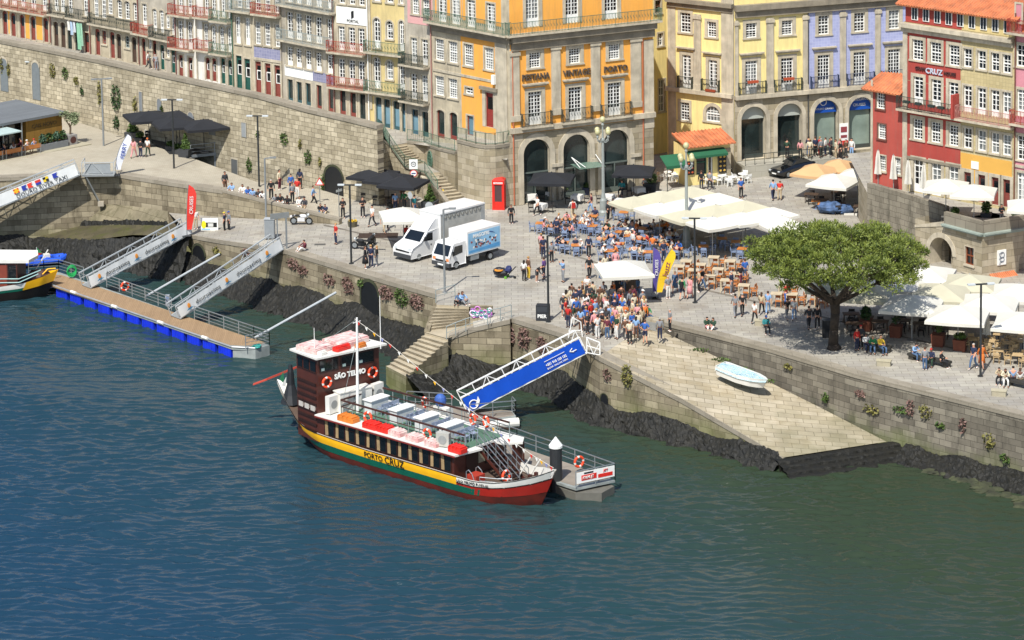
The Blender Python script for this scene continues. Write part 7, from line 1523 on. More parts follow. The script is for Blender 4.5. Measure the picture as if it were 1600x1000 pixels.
# traffic signs
def sign(px,py,z,h,plates,label,rz=0):
    r=empty('traffic_sign',P(px,py,z),rz,label,'traffic sign'); MB().cyl((0,0,0),(0,0,h),.035,n=7).build('pole',STEEL,r)
    for kind,zz,m in plates:
        if kind=='disc': o=MB().cyl((0,-.05,zz),(0,-.03,zz),.32,.32,18).build('disc',m,r)
        elif kind=='ring': o=MB().cyl((0,-.05,zz),(0,-.03,zz),.32,.32,18).build('disc',flat('c02a28'),r); MB().cyl((0,-.06,zz),(0,-.05,zz),.25,.25,18).build('face',WHITE,o); MB().box(-.18,.18,-.065,-.06,zz-.05,zz+.05).build('symbol',flat('2a3f7a'),o)
        elif kind=='sq': o=MB().box(-.36,.36,-.05,-.03,zz-.42,zz+.42).build('plate',WHITE,r); MB().torus((0,-.055,zz),.2,.03,(0,1,0),14,5).build('symbol',flat('4a4d52'),o); text('30',.2,flat('4a4d52'),o,(0,-.06,zz))
        elif kind=='tri': o=MB().mesh([(-.4,-.05,zz-.3),(.4,-.05,zz-.3),(0,-.05,zz+.4)],[(0,1,2)]).build('plate',flat('c02a28'),r); MB().mesh([(-.27,-.056,zz-.22),(.27,-.056,zz-.22),(0,-.056,zz+.25)],[(0,1,2)]).build('face',WHITE,o)
        elif kind=='rect': o=MB().box(-.35,.35,-.05,-.03,zz-.1,zz+.1).build('plate',flat('a9aca6'),r)
sign(647,312,0,3.4,[('sq',3.1,0),('ring',2.3,0)],'white square sign above a round red ringed sign beside the stair railing'); sign(671,352,0,1.9,[('disc',1.65,flat('a9aeb0')),('rect',1.15,0)],'grey round sign with small plate behind the white parasol'); sign(642,340,0,2.2,[('disc',1.9,flat('a9aeb0'))],'grey round sign seen edgeways behind the white parasol',R(-55)); sign(500,320,.1,2.3,[('tri',2.0,0)],'triangular warning sign near the tunnel mouth'); sign(530,338,.1,2.4,[('rect',2.2,0)],'thin pole with small sign beside the end of the parapet',R(50))
def feather(px,py,z,h,m,label,lean=.4,w_=.75,word=None,tm=WHITE,rot=0,sz=.3,curve=.3):
    r=empty('feather_flag',P(px,py,z),rot,label,'flag'); n_=14; A=[];B_=[]; 
    for i in range(n_+1):
        t=i/n_; x=lean*t*t; wd=w_*(1 if t<.72 else math.cos((t-.72)/.28*pi/2)**.6+.02); ww=wd*(.55+.45*min(1,t*2.2)); A.append((x,0,.5+(h-.5)*t)); B_.append((x+ww,0.05*math.sin(t*7),.5+(h-.5)*t+ (.0)))
    o=MB().strip(A,B_).build('sail',m,r); MB().tube([(0,0,0)]+[(a[0],a[1],a[2]) for a in A],.025,5).build('pole',LGR,r); MB().box(-.35,.35,-.35,.35,0,.05).build('base',PL,r)
    if word: text(word,sz,tm,o,(lean*.35+w_*.5,-.06,h*.6),(pi/2,-(pi/2)+lean*.18,0),ext=.004)
feather(181,274,1.75,3.6,mat('flag_white','d5d7de',.8,.05,1),'tall white feather flag with blue letters at the promenade edge',1.1,.75,'FERRY',flat('30489a'),sz=.5)
feather(292,368,-.95,4.3,mat('flag_red','cf3328',.7,.08,1),'red feather flag with white lettering at the head of the first lettered gangway',.25,.75,'CRUISES',WHITE,sz=.42)
feather(1020,466,0,3.9,mat('flag_purple','4b3f86',.7,.08,1),'purple feather flag beside the ticket stand parasol',.05,.6,'CRUISES',WHITE,sz=.34); feather(1026,467,0,3.8,mat('flag_yellow','d9b31c',.7,.08,1),'yellow curved feather flag next to the purple one',1.1,.75,'buzz',flat('7c3350'),sz=.6); feather(690,368,0,2.6,mat('flag_red','cf3328'),'small red feather flag mostly hidden behind the larger truck',-.5,.4)
# notices and cabinets
r=empty('info_banner',P(314,362,-.9),R(-4),'low white and black info banner with a yellow leaf shape beside two people','banner'); MB().box(0,1.45,0,.05,.1,1.15).build('sheet',WHITE,r); MB().box(.4,1.35,-.01,0,.38,.78).build('black_patch',BLACK,r); MB().ell((.25,-.01,.6),(.2,.01,.33),10,6).build('yellow_leaf',flat('dccf1e'),r); MB().box(.6,1.05,-.02,-.01,.6,.7).box(.6,1.05,-.02,-.01,.45,.55).build('white_line',WHITE,r); MB().box(.05,.8,-.01,0,.18,.26).build('blue_line',flat('4aa3c9'),r)
r=empty('utility_cabinet',P(422,371,-.1),R(-5),'grey metal cabinet at the head of the second lettered gangway','cabinet'); MB().box(-.4,.4,-.3,.3,0,1.55).build('casing',flat('8e9396'),r); MB().box(-.36,.36,-.32,-.3,.1,1.45).build('door',flat('83888b'),r); MB().box(-.45,.45,-.35,.35,1.55,1.6).build('top',flat('a2a6a8'),r)
r=empty('notice_frame',P(448,388,0),R(22),'empty grey notice board frame on two posts above the second lettered gangway','sign frame'); MB().bar((-.75,0,0),(-.75,0,2.6),.09).build('post',STEEL,r); MB().bar((.0,0,0),(.0,0,2.6),.12).build('post',STEEL,r); MB().box(-1.3,.25,-.04,.04,2.5,2.95).build('board',flat('7a7d7c'),r)
r=empty('speaker_box',P(848,500,0),R(-10),'big black box with white lettering at the quay edge beside the lamp','box'); MB().box(-.45,.5,-.3,.35,0,1.15).build('casing',flat('26292d'),r); text('PIER',.36,WHITE,r,(0,-.31,.35),ext=.01,bold=.01); MB().box(-.38,.42,-.31,-.3,.7,1.05).build('panel',flat('33373c'),r)
r=empty('stone_block',P(1022,514,0),R(-38),'squat stone box with a metal plate at the top of the slipway wall','block'); MB().box(-.65,.65,-.35,.35,-.3,.75).build('body',STONE2,r); MB().box(-.45,.45,-.37,-.35,.0,.6).build('metal_plate',flat('8a8b88'),r)
for px,py,lb in ((1381,571,'pale stone block seat right of the pine tree'),(1561,618,'pale stone block seat near the bottom right quay edge'),(1190,508,'low round stone seat near the walking group')):
    r=empty('stone_block',P(px,py,0),R(-15),lb,'stone seat'); MB().prism([(-.45,-.25),(.45,-.25),(.5,-.1),(.5,.2),(-.5,.2),(-.5,-.1)],0,.34).build('seat_block',flat('a09882'),r); MB().prism([(-.5,-.28),(.5,-.28),(.55,.25),(-.55,.25)],.34,.4).build('top',flat('b0a88f'),r)
def bench(a,b,label):
    d=b-a; r=empty('bench',a,math.atan2(d.y,d.x),label,'bench','low dark benches on the quay'); Lb=d.length; MB().box(0,Lb,-.28,.28,.28,.44).build('seat',flat('34332f'),r)
    for x in (.25,Lb-.25): MB().box(x-.2,x+.2,-.2,.2,0,.28).build('leg',flat('3c3a35'),r)
bench(P(1421,560,0),P(1484,575,0),'long low dark bench with four people right of the pine tree'); bench(P(1353,546,0),P(1392,551,0),'low dark bench in the shade of the pine tree with seated people'); bench(P(1572,600,0),P(1625,612,0),'low dark bench at the bottom right cut by the picture edge')
r=empty('litter_bin',P(1291,527,0),0,'tall dark litter bin just left of the pine trunk','bin'); MB().box(-.28,.28,-.22,.22,0,1.25).build('casing',BLACK,r); MB().box(-.3,.3,-.24,.24,1.25,1.32).build('lid',PL,r)
r=empty('tarpaulin_heap',P(1306,334,0),R(-10),'crumpled blue tarpaulin heap by the sand coloured tables','tarpaulin'); MB().ell((-.4,0,.5),(1.1,.6,.5),12,7,0,.22,rng).ell((.7,.1,.4),(.8,.5,.4),10,6,0,.22,rng).build('heap',mat('tarp_blue','3d5578',.7,.5,3),r); MB().box(.7,2.3,-.4,.5,.0,.12).build('white_edge',FAB_W,r)
r=empty('blackboard',P(1139,273,0),R(20),'black menu board leaning by the kiosk','menu board'); MB().mesh([(-.45,0,0),(.45,0,0),(.45,.3,1.35),(-.45,.3,1.35),(-.45,.06,0),(.45,.06,0),(.45,.36,1.35),(-.45,.36,1.35)],[(0,1,2,3),(7,6,5,4),(1,5,6,2),(4,0,3,7),(3,2,6,7)]).build('board',BLACK,r); MB().box(-.3,.3,.08,.09,.5,.55).box(-.3,.2,.13,.14,.7,.75).box(-.3,.25,.18,.19,.9,.95).build('chalk_line',WHITE,r)
for px,py,lb in ((1172,226,'dark bin with round white emblem on the raised pavement'),(1206,238,'brown bin on the raised pavement beside the railing')):
    v=P(px,py,1.1); r=empty('litter_bin',v,0,lb,'bin'); MB().cyl((0,0,0),(0,0,1.0),.27,.27,12).build('casing',flat('24262a') if px<1200 else flat('4a2a22'),r); MB().ell((0,-.27,.6),(.13,.02,.13),8,5).build('emblem',WHITE,r)
# planters
def planter(px,py,z,kind,label,box=PL,s=.55,h=.75,leaf=LG,ph=1.1):
    r=empty('planter',P(px,py,z),R(-20),label,'planter'); MB().mesh([(-s*.85,-s*.85,0),(s*.85,-s*.85,0),(s*.85,s*.85,0),(-s*.85,s*.85,0),(-s,-s,h),(s,-s,h),(s,s,h),(-s,s,h)],[(0,1,5,4),(1,2,6,5),(2,3,7,6),(3,0,4,7),(4,5,6,7)]).build('pot',box,r); mb=MB()
    if kind=='cone':
        for i in range(9): t=i/8; q=(1-t)*s*.85+.06; foliage(mb,(0,0,h+.1+t*ph),(q,q,.16),int(60*(1-t)+14),rng,.12)
    elif kind=='ball': foliage(mb,(0,0,h+ph*.4),(s*.95,s*.95,ph*.45),190,rng,.12)
    else: foliage(mb,(0,0,h+ph*.5),(s*.7,s*.7,ph*.55),70,rng,.13)
    mb.build('foliage',leaf,r); MB().cyl((0,0,h-.1),(0,0,h+ph*.5),.04,n=6).build('stem',flat('4b3a28'),r)
planter(208,219,1.65,'cone','conical shrub in a dark planter at the left corner of the deck',ph=1.3,s=.6,h=.8); planter(290,245,1.5,'cone','conical shrub in a dark planter in front of the deck',ph=1.2,s=.55); planter(219,223,1.6,'ball','small round shrub in a dark planter beside the left cone shrub',s=.4,h=.5,ph=.6); planter(267,236,1.5,'ball','low round shrub in a dark planter left of the lettered pot',s=.4,h=.5,ph=.5); planter(277,241,1.5,'ball','low leafy shrub in a dark planter beside the conical one',s=.4,h=.5,ph=.5)
planter(547,297,.05,'cone','green cone shrub in a black planter left of the tunnel parasols',ph=1.4); planter(672,329,0,'cone','green cone shrub in a black planter at the stone pier',ph=1.2,s=.6,h=.85); planter(1018,301,0,'ball','round green shrub in a dark planter at the hotel right corner',ph=1.1,s=.6,h=.85); planter(917,305,0,'ball','small ball shrub in a blue pot before the hotel middle arch',flat('232b42'),.3,.7,LG,.5); planter(798,314,0,'ball','green shrub in a dark planter right of the phone box',s=.5,h=.95,ph=1.0); planter(883,308,0,'ball','small round shrub before the hotel left pillar',s=.3,h=.5,ph=.6)
CT=mat('rusty_planter','6b3b28',.8,.25,2)
planter(1353,516,0,'ball','rusty planter with dark shrub in the shade behind the pine',CT,.42,.8,LD_,1.2); planter(1400,526,0,'tall','rusty planter with slim dark shrub behind the bench',CT,.42,.85,LD_,1.6); planter(1466,540,0,'tall','rusty planter with slender leafy shrub behind the bench',CT,.45,.85,LG,1.5); planter(1500,548,0,'ball','rusty planter with small pale plant left of the right lamp',CT,.45,.85,LG,.5)
planter(1492,346,TZ-.3,'ball','leafy bush with orange flowers on the bastion parapet',s=.35,h=.4,leaf=LG,ph=.9); planter(1541,344,TZ-.3,'ball','tall leafy pot plant on the terrace before the red doors',s=.4,h=.6,leaf=LG,ph=1.1); planter(1588,350,TZ-.3,'ball','pot plant on the terrace at the right edge',s=.4,h=.5,leaf=LG,ph=1.0)
# flat roofed kiosk on the promenade with seats
ka=P(42,236,1.8); kb=P(98,225,1.8); kr=math.atan2((kb-ka).y,(kb-ka).x); KS=empty('promenade_kiosk',ka,kr,'flat roofed promenade kiosk with a golden wooden end wall and grey roof','kiosk'); kL=(kb-ka).length
GW=brickmat('golden_boards','8f6d33','836230','5b4322',.6,3,.01,.12,bump=.1,warp=0)
MB().box(0,kL,0,6.5,0,2.75).build('end_wall',GW,KS); MB().box(-8,0,.9,6.5,0,2.7).build('glazed_front',DGL,KS); RFM=brickmat('grey_roof_felt','6d7174','666a6d','55585b',9,.5,.02,.08,bump=.1,warp=0); MB().box(-9,kL+.25,-.35,7.5,2.78,3.0).build('flat_roof',RFM,KS); MB().cyl((-1.6,3.6,3.0),(-1.6,3.6,3.2),.42,.3,12).build('roof_vent',WB,KS); text('CAIS NOVO',.5,flat('5c482a'),KS,(kL*.5,-.03,2.1),ext=.02)
for x in (-.6,-2.6,-4.8): MB().bar((x,-.2,0),(x,-.2,2.78),.09).build('post',STEEL,KS)
MB().box(-9,-2.2,-2.6,-.3,2.5,2.6).build('glass_awning',flat('a9bab6'),KS)
KD=empty('kiosk_decking',ka,kr,'pale timber decking strip under the kiosk seats','decking'); MB().box(-8,kL+1.6,-2.2,-.02,.0,.1).build('boards',flat('a59e88'),KD)
def seat_bench(x,label):
    v=KS.matrix_basis@Vector((x,-1.6,.1)); r=empty('wooden_bench',ka+Matrix.Rotation(kr,3,'Z')@Vector((x,-1.5,.1)),kr,label,'bench','wooden kiosk benches'); WO=mat('orange_wood','b0703a',.6,.2,1.5)
    MB().box(-.9,.9,-.25,.2,.42,.47).build('seat',WO,r); MB().box(-.9,.9,-.32,-.27,.5,.85).build('backrest',WO,r)
    for xx in (-.8,.8): MB().bar((xx,-.3,0),(xx,-.3,.85),.05).bar((xx,.18,0),(xx,.18,.42),.05).build('leg',STEEL,r)
for i,x in enumerate((-.6,-2.6,-4.6)): seat_bench(x,['rightmost orange wooden bench in front of the promenade kiosk','middle orange wooden bench in front of the promenade kiosk','leftmost orange wooden bench in front of the promenade kiosk'][i])
r=empty('hedge_planter',ka+Matrix.Rotation(kr,3,'Z')@Vector((.6,-1.1,.1)),kr,'long grey planter with four bushy shrubs before the golden kiosk wall','planter'); MB().box(0,2.9,-.35,.35,0,.55).build('trough',flat('6f7274'),r)
for k in range(4): mb=MB(); foliage(mb,(.4+k*.7,0,1.0),(.38,.34,.5),190,rng,.11); mb.build('shrub',LD_ if k%2 else mat('bluish_leaves','48664f',.7,.3,3,col2='27402c'),r)
r=empty('olive_tree',ka+Matrix.Rotation(kr,3,'Z')@Vector((4.1,-.9,.1)),kr,'small grey green olive tree in a square pot with a round dark emblem','tree'); MB().box(-.45,.45,-.45,.45,0,.9).build('pot',flat('8a8784'),r); MB().cyl((0,-.46,.45),(0,-.45,.45),.32,.32,16).build('emblem',flat('4b2b26'),r)
MB().tube([(0,0,.9),(.05,0,1.5),(-.1,0,1.9)],.09,7).tube([(.05,0,1.5),(.4,.1,2.2)],.05).tube([(0,0,1.6),(-.45,0,2.3)],.05).build('trunk',flat('5a4c3c'),r); mb=MB()
for _ in range(14): foliage(mb,(rng.uniform(-.65,.65),rng.uniform(-.5,.5),rng.uniform(2.0,2.9)),(.36,.36,.28),75,rng,.075)
mb.build('crown',LO,r)
# red footbridge
a,b=P(131,190,1.9),P(199,184,2.1); d=b-a; r=empty('footbridge',a,math.atan2(d.y,d.x),'rusty red steel footbridge with railing against the town wall','footbridge'); Lb=d.length; RU=flat('7e3b2c')
MB().box(0,Lb,0,1.2,-.18,.02).build('deck',RU,r); mb=MB()
for y in (0,1.2):
    for z in (.5,1.0): mb.bar((0,y,z),(Lb,y,z),.045)
    for i in range(6): mb.bar((Lb*i/5,y,0),(Lb*i/5,y,1.0),.045)
mb.build('railing',RU,r)
# restaurant deck
dz=1.62; D1=[P(243,226,dz),P(298,243,dz),P(373,235,dz),P(352,222,dz),P(300,200,dz),P(220,196,dz)]
dk0=D1[0]; DKT=empty('restaurant_deck',dk0,0,'dark timber restaurant deck over the sunken passage by the town wall','deck'); MB().prism([(v.x-dk0.x,v.y-dk0.y) for v in D1],-.22,.04).build('platform',flat('4c4642'),DKT)
MB().bar(D1[1]-dk0+Vector((0,0,-.08)),D1[2]-dk0+Vector((0,0,-.08)),.12,.25).build('steel_edge',STEEL,DKT); 
for t in (.97,.5): v=lerp(D1[1],D1[2],t)-dk0; MB().bar(v,v+Vector((0,0,-2.8)),.12).build('post',STEEL,DKT)
deckrail([D1[1],D1[2],D1[3]],'grey railing along the edge of the restaurant deck',z=dz,h=.95,nr=3)
WTC=mat('table_linen','d0cec8',.85,.05,1.5)
def cloth_table(v,label,m=WTC,s=.42):
    r=empty('dining_table',v,R(rng.uniform(-30,30)),label,'table'); MB().box(-s,s,-s,s,.72,.76).build('top',m,r); mb=MB()
    for k in range(4): mb.mesh([(-s,-s,.76),(s,-s,.76),(s*1.1,-s*1.12,.3),(0,-s*1.02,.42),(-s*1.1,-s*1.12,.3)],[(0,1,2,3,4)]) if k==0 else None
    c=MB()
    for k in range(4):
        a=k*pi/2; ca,sa=math.cos(a),math.sin(a); q=[(-s,-s-.01,.76),(s,-s-.01,.76),(s*1.08,-s*1.15,.32),(0,-s*1.05,.4),(-s*1.08,-s*1.15,.32)]; c.poly([(x*ca-y*sa,x*sa+y*ca,z) for x,y,z in q])
    c.build('cloth',m,r); MB().cyl((0,0,0),(0,0,.72),.04,n=6).build('leg',PL,r)
WK=mat('dark_wicker','2e2a28',.8,.2,4); wk=None
def put_chair(proto,v,rz,label,mk): 
    return copy_tree(proto,loc=v,rz=rz,label=label) if proto else mk(v,rz,label)
def mk_wick(v,rz,label): return chair('wicker_chair',v,rz,label,WK,'dark wicker chairs')
wk=mk_wick(P(262,222,dz+.04),R(10),'dark chair at the front left corner of the restaurant deck')
for i,(px,py,lb) in enumerate(((233,214,'left end'),(258,214,'behind the street lamp'),(282,222,'middle'),(318,226,'right middle'),(345,230,'by the edge railing'),(310,214,'back row'))):
    v=P(px,py,dz+.04); cloth_table(v,'white clothed table on the restaurant deck, '+lb)
    for j,a in enumerate((0,pi/2,pi,-pi/2)): copy_tree(wk,loc=v+Vector((math.sin(a)*.75,math.cos(a)*.75,0)),rz=-a+0,label='dark chair on the restaurant deck, %s side of the %s table'%(['far','right','near','left'][j],lb))
# hotel terrace: wicker and white clothed tables
for i,(px,py,lb) in enumerate(((832,318,'left arch corner'),(845,332,'beside the walking woman'),(902,318,'left of the globe lamp'),(951,318,'right of the globe lamp'),(968,325,'front right'),(1033,314,'at the edge of the big awnings'),(860,312,'under the left black parasol'),(998,306,'under the right black parasol'))):
    v=P(px,py,0); cloth_table(v,'white clothed hotel table, '+lb)
    for j,a in enumerate((pi/2,-pi/2)): copy_tree(wk,loc=v+Vector((math.sin(a)*.8,math.cos(a)*.8,0)),rz=-a,label='dark wicker chair %s of the hotel table %s'%(['right','left'][j],lb))
# blue cafe tables and chairs
BLC=mat('cafe_blue','7f8fab',.45,.12,2); OT=mat('orange_table_top','c07a3c',.5,.15,2); CT0=None; BC0=None
CAFE=[(485,585),(725,555),(1000,520),(255,618),(630,612),(720,642),(1072,636),(355,645),(480,672),(845,668),(950,695),(1180,665),(690,620),(465,790),(570,815),(1035,730),(1150,755),(800,760),(870,865),(1090,850),(1215,875),(1355,812),(1410,720),(1480,845),(890,735),(1260,770),(960,800),(1010,640),(1330,640)]
cps=[(800+x/5.714,240+y/5.714) for x,y in CAFE]+[(1099,384),(1150,377),(1128,372),(1160,388)]
cps.sort(key=lambda q:q[1]); rows_=[]; 
for k in range(0,len(cps),6): rows_.append(sorted(cps[k:k+6]))
RNM=['back','second','third','fourth','fifth','front']
TABLES=[]
for ri,rw in enumerate(rows_):
    for ci,(px,py) in enumerate(rw):
        v=P(px,py,.75); v.z=0; a0=R(rng.uniform(-10,10))+R(-8); lb='%s orange topped cafe table from the left, %s row from the hotel'%(OD[ci],RNM[ri])
        if CT0 is None:
            CT0=empty('cafe_table',v,a0,lb,'table','orange topped cafe tables'); MB().box(-.38,.38,-.38,.38,.72,.76).build('top',OT,CT0); MB().cyl((0,0,.03),(0,0,.72),.03,n=6).build('stem',BLC,CT0); MB().box(-.25,.25,-.04,.04,0,.03).box(-.04,.04,-.25,.25,0,.031).build('foot',BLC,CT0)
        else: copy_tree(CT0,loc=v,rz=a0,label=lb)
        TABLES.append((v,a0,ci,ri))
        for j in range(4):
            a=a0+j*pi/2; q=v+Vector((math.cos(a+pi/2)*.68,math.sin(a+pi/2)*.68,0)); lb='blue cafe chair, %s side of the %s table in the %s row'%(['far','left','near','right'][j],OD[ci],RNM[ri])
            if BC0 is None: BC0=chair('cafe_chair',q,a,lb,BLC,'blue metal cafe chairs')
            else: copy_tree(BC0,loc=q,rz=a+rng.uniform(-.25,.25),label=lb)
# white plastic chairs by the kiosk
WC=None; WTT=None
for i,(px,py) in enumerate(((1043,281),(1056,284),(1069,281),(1083,284),(1097,287),(1112,290),(1128,287),(1144,289),(1160,284))):
    v=P(px,py,0); lb='white round table near the kiosk, %s from the left'%OD[i]
    if WTT is None: WTT=empty('white_table',v,0,lb,'table','white tables by the kiosk'); MB().cyl((0,0,.7),(0,0,.74),.38,.38,12).build('top',WHITE,WTT); MB().cyl((0,0,0),(0,0,.7),.04,n=6).build('stem',WHITE,WTT)
    else: copy_tree(WTT,loc=v,label=lb)
    for j in range(3):
        a=j*2.1+i; q=v+Vector((math.cos(a+pi/2)*.68,math.sin(a+pi/2)*.68,0)); lb='white plastic chair by the kiosk, %s seat of the %s white table'%(OD[j],OD[i])
        WC=chair('white_chair',q,a,lb,WHITE,'white plastic chairs by the kiosk') if WC is None else (copy_tree(WC,loc=q,rz=a,label=lb),WC)[1]
# beige chairs at the right
BEI=mat('beige_wicker','b39a72',.7,.15,4); BE=None; BT=None
for i,(px,py) in enumerate(((1520,542),(1547,545),(1575,548),(1598,545),(1560,560),(1590,567),(1560,534),(1588,536))):
    v=P(px,py+3,0); lb='small beige table by the quay restaurant, %s placed'%OD[i]; lb='beige cafe table at the right, %s of eight from the folded parasol'%OD[i]
    if BT is None: BT=empty('beige_table',v,0,lb,'table','beige tables at the right'); MB().box(-.36,.36,-.36,.36,.7,.74).build('top',BEI,BT); MB().cyl((0,0,0),(0,0,.7),.04,n=6).build('stem',PL,BT)
    else: copy_tree(BT,loc=v,rz=R(-15),label=lb)
    for j in range(3):
        a=j*2.1+i*.7; q=v+Vector((math.cos(a+pi/2)*.68,math.sin(a+pi/2)*.68,0)); lb='beige wicker chair at the right, %s seat of the %s beige table'%(OD[j],OD[i])
        BE=chair('beige_chair',q,a,lb,BEI,'beige wicker chairs at the right') if BE is None else (copy_tree(BE,loc=q,rz=a,label=lb),BE)[1]
# tall pale tables with orange wooden chairs pushed in (before the pine)
OW=mat('light_orange_wood','ab6a34',.6,.25,2); PT_=mat('pale_table_wood','c2b193',.6,.12,1.5); WC0=None; WT0=None
WD=[(185,155),(430,120),(575,155),(310,185),(470,225),(395,290),(620,265),(540,325),(700,370),(250,235),(120,200),(1060,380),(990,445),(1130,450),(1300,430),(1380,455)]
for i,(x,y) in enumerate(WD):
    px,py=1040+x/5.714,380+y/5.714; v=P(px,py,.95); v.z=0; lb='pale wooden table beside the pine tree, %s of sixteen counted from the left'%OD[i] if 0 else 'pale wooden table with stacked chairs near the pine, number %d from the cafe side'%(i+1)
    lb='pale wooden table between lamp and pine, %s by distance from the purple flag'%OD[i]
    if WT0 is None:
        WT0=empty('wooden_table',v,R(-12),lb,'table','pale wooden tables with orange chairs'); MB().box(-.42,.42,-.38,.38,.9,.95).build('top',PT_,WT0)
        for sx in(-.38,.38):
            for sy in(-.33,.33): MB().bar((sx,sy,0),(sx,sy,.9),.06).build('leg',PT_,WT0)
    else: copy_tree(WT0,loc=v,rz=R(-12),label=lb)
    for j,(dx,dy,a) in enumerate(((.75,.1,-pi/2),(.1,-.35,0),(.7,.75,-pi/2))):
        lb='orange wooden chair tucked at the %s of the %s pale wooden table'%(['right','near side','back right'][j],OD[i])
        if WC0 is None: WC0=chair('wooden_chair',v+Vector((dx,dy,0)),R(-12)+a,lb,OW,'orange wooden chairs near the pine',arm=False)
        else: copy_tree(WC0,loc=v+Vector((dx,dy,0)),rz=R(-12)+a+rng.uniform(-.3,.3),label=lb)
# dark restaurant tables under the awnings at right and by the terrace wall
DW=mat('dark_table_wood','4a3a2e',.6,.2,1.5); DT0=None
for i,(px,py) in enumerate(((1330,490),(1352,495),(1375,502),(1410,500),(1440,505),(1470,512),(1335,505),(1283,312),(1310,318),(1345,322),(1268,303),(1310,300))):
    v=P(px,py,.75); v.z=0; near='under the right white awnings' if i<7 else 'below the terrace wall parasols'; lb='dark wooden table %s, %s from the left'%(near,OD[i if i<7 else i-7])
    if DT0 is None: DT0=empty('dark_table',v,0,lb,'table','dark restaurant tables'); MB().box(-.6,.6,-.4,.4,.72,.77).build('top',DW,DT0); [MB().bar((x,y,0),(x,y,.72),.05).build('leg',DW,DT0) for x in(-.5,.5) for y in(-.3,.3)]
    else: copy_tree(DT0,loc=v,rz=R(-14),label=lb)
    for j,a in enumerate((0,pi)): copy_tree(wk,loc=v+Vector((math.sin(a+.2)*.75,math.cos(a+.2)*.75,0)),rz=-a,label='dark chair on the %s side of the %s dark table %s'%(['far','near'][j],OD[i if i<7 else i-7],near))
for i,(px,py) in enumerate(((1275,313),(1285,318))): v=P(px,py,.75); v.z=0; copy_tree(CT0,loc=v,label='small orange topped table with blue legs beside the blue tarpaulin, %s'%['left one','right one'][i])
# ticket stands
r=empty('ticket_stand',P(972,455,0),R(-10),'dark ticket counter with poster side under the white parasol near the tour crowd','stand'); MB().box(-.55,.1,-.3,.3,0,1.15).build('cooler',flat('1f2224'),r); MB().box(.25,1.2,.1,.16,0,1.9).build('poster_board',flat('6b5a48'),r); MB().box(.3,1.15,.08,.1,.9,1.8).build('poster',mat('poster_print','8a7a60',.7,.5,6),r)
r=empty('ticket_stand',P(648,381,0),R(10),'pale ticket counter under the white parasol behind the trucks','stand'); MB().box(-.2,1.2,-.3,.3,.85,.95).build('counter_top',flat('bdbab0'),r); MB().box(-.1,1.1,-.2,.2,0,.85).build('front',flat('8c8a84'),r)
for px,py,w_,d_,lb,m in ((591,368,3.2,1.6,'brown rectangular grate in the plaza paving left of the white parasol','3a2c24'),(500,382,.9,.5,'small dark drain cover in the paving behind the man sitting on the quay','55534e')):
    v=P(px,py,.006); tag(MB().box(-w_/2,w_/2,-d_/2,d_/2,0,.006).build('floor_grate',flat(m),None,v),lb,'grate')
r=empty('yellow_planter',P(597,352,0),0,'low yellow tub planter behind the tall black lamp','planter'); r.location=P(551,354,0); MB().lathe([(.35,0),(.42,.45)],12).build('tub',flat('55503f'),r); mb=MB(); foliage(mb,(0,0,.5),(.4,.4,.12),60,rng,.1); mb.build('flowers',flat('c9a52a'),r)
# black fence below the tunnel parasols: dark chairs and tables
for i,(px,py) in enumerate(((572,312),(590,316),(612,322))):
    v=P(px,py,0); copy_tree(DT0,loc=v,rz=R(10),label='dark table under the tunnel side black parasols, %s from the left'%OD[i])
    for j,a in enumerate((0,pi)): copy_tree(wk,loc=v+Vector((math.sin(a+.2)*.75,math.cos(a+.2)*.75,0)),rz=-a,label='dark chair on the %s side of the %s table under the tunnel side parasols'%(['far','near'][j],OD[i]))
# laundry
ln=P(112,60,8.0); ln=row_pt(112)+Vector((0,-.8,2.6)); r=empty('laundry_line',ln,math.atan2((row_pt(140)-row_pt(100)).y,(row_pt(140)-row_pt(100)).x),'clothes and pale green sheet drying on a balcony line of the second house','laundry')
MB().tube([(-.6,0,.35),(2.0,0,.35)],.02).build('line',flat('8a8a86'),r)
for i,(x,w_,h,m) in enumerate(((-.4,.4,.9,'d9d7cf'),(.05,.4,1.3,'a9bcd0'),(.5,.35,1.0,'c9cfd6'),(1.0,.6,2.6,'86b89a'),(1.6,.3,2.2,'9cc4ac'))):
    mb=MB(); A=[(x+w_*k/6,.06*math.sin(k*2),.35) for k in range(7)]; B_=[(x+w_*k/6+.05,.1*math.sin(k*2+1),.35-h) for k in range(7)]; mb.strip(A,B_).build('garment',flat(m),r)
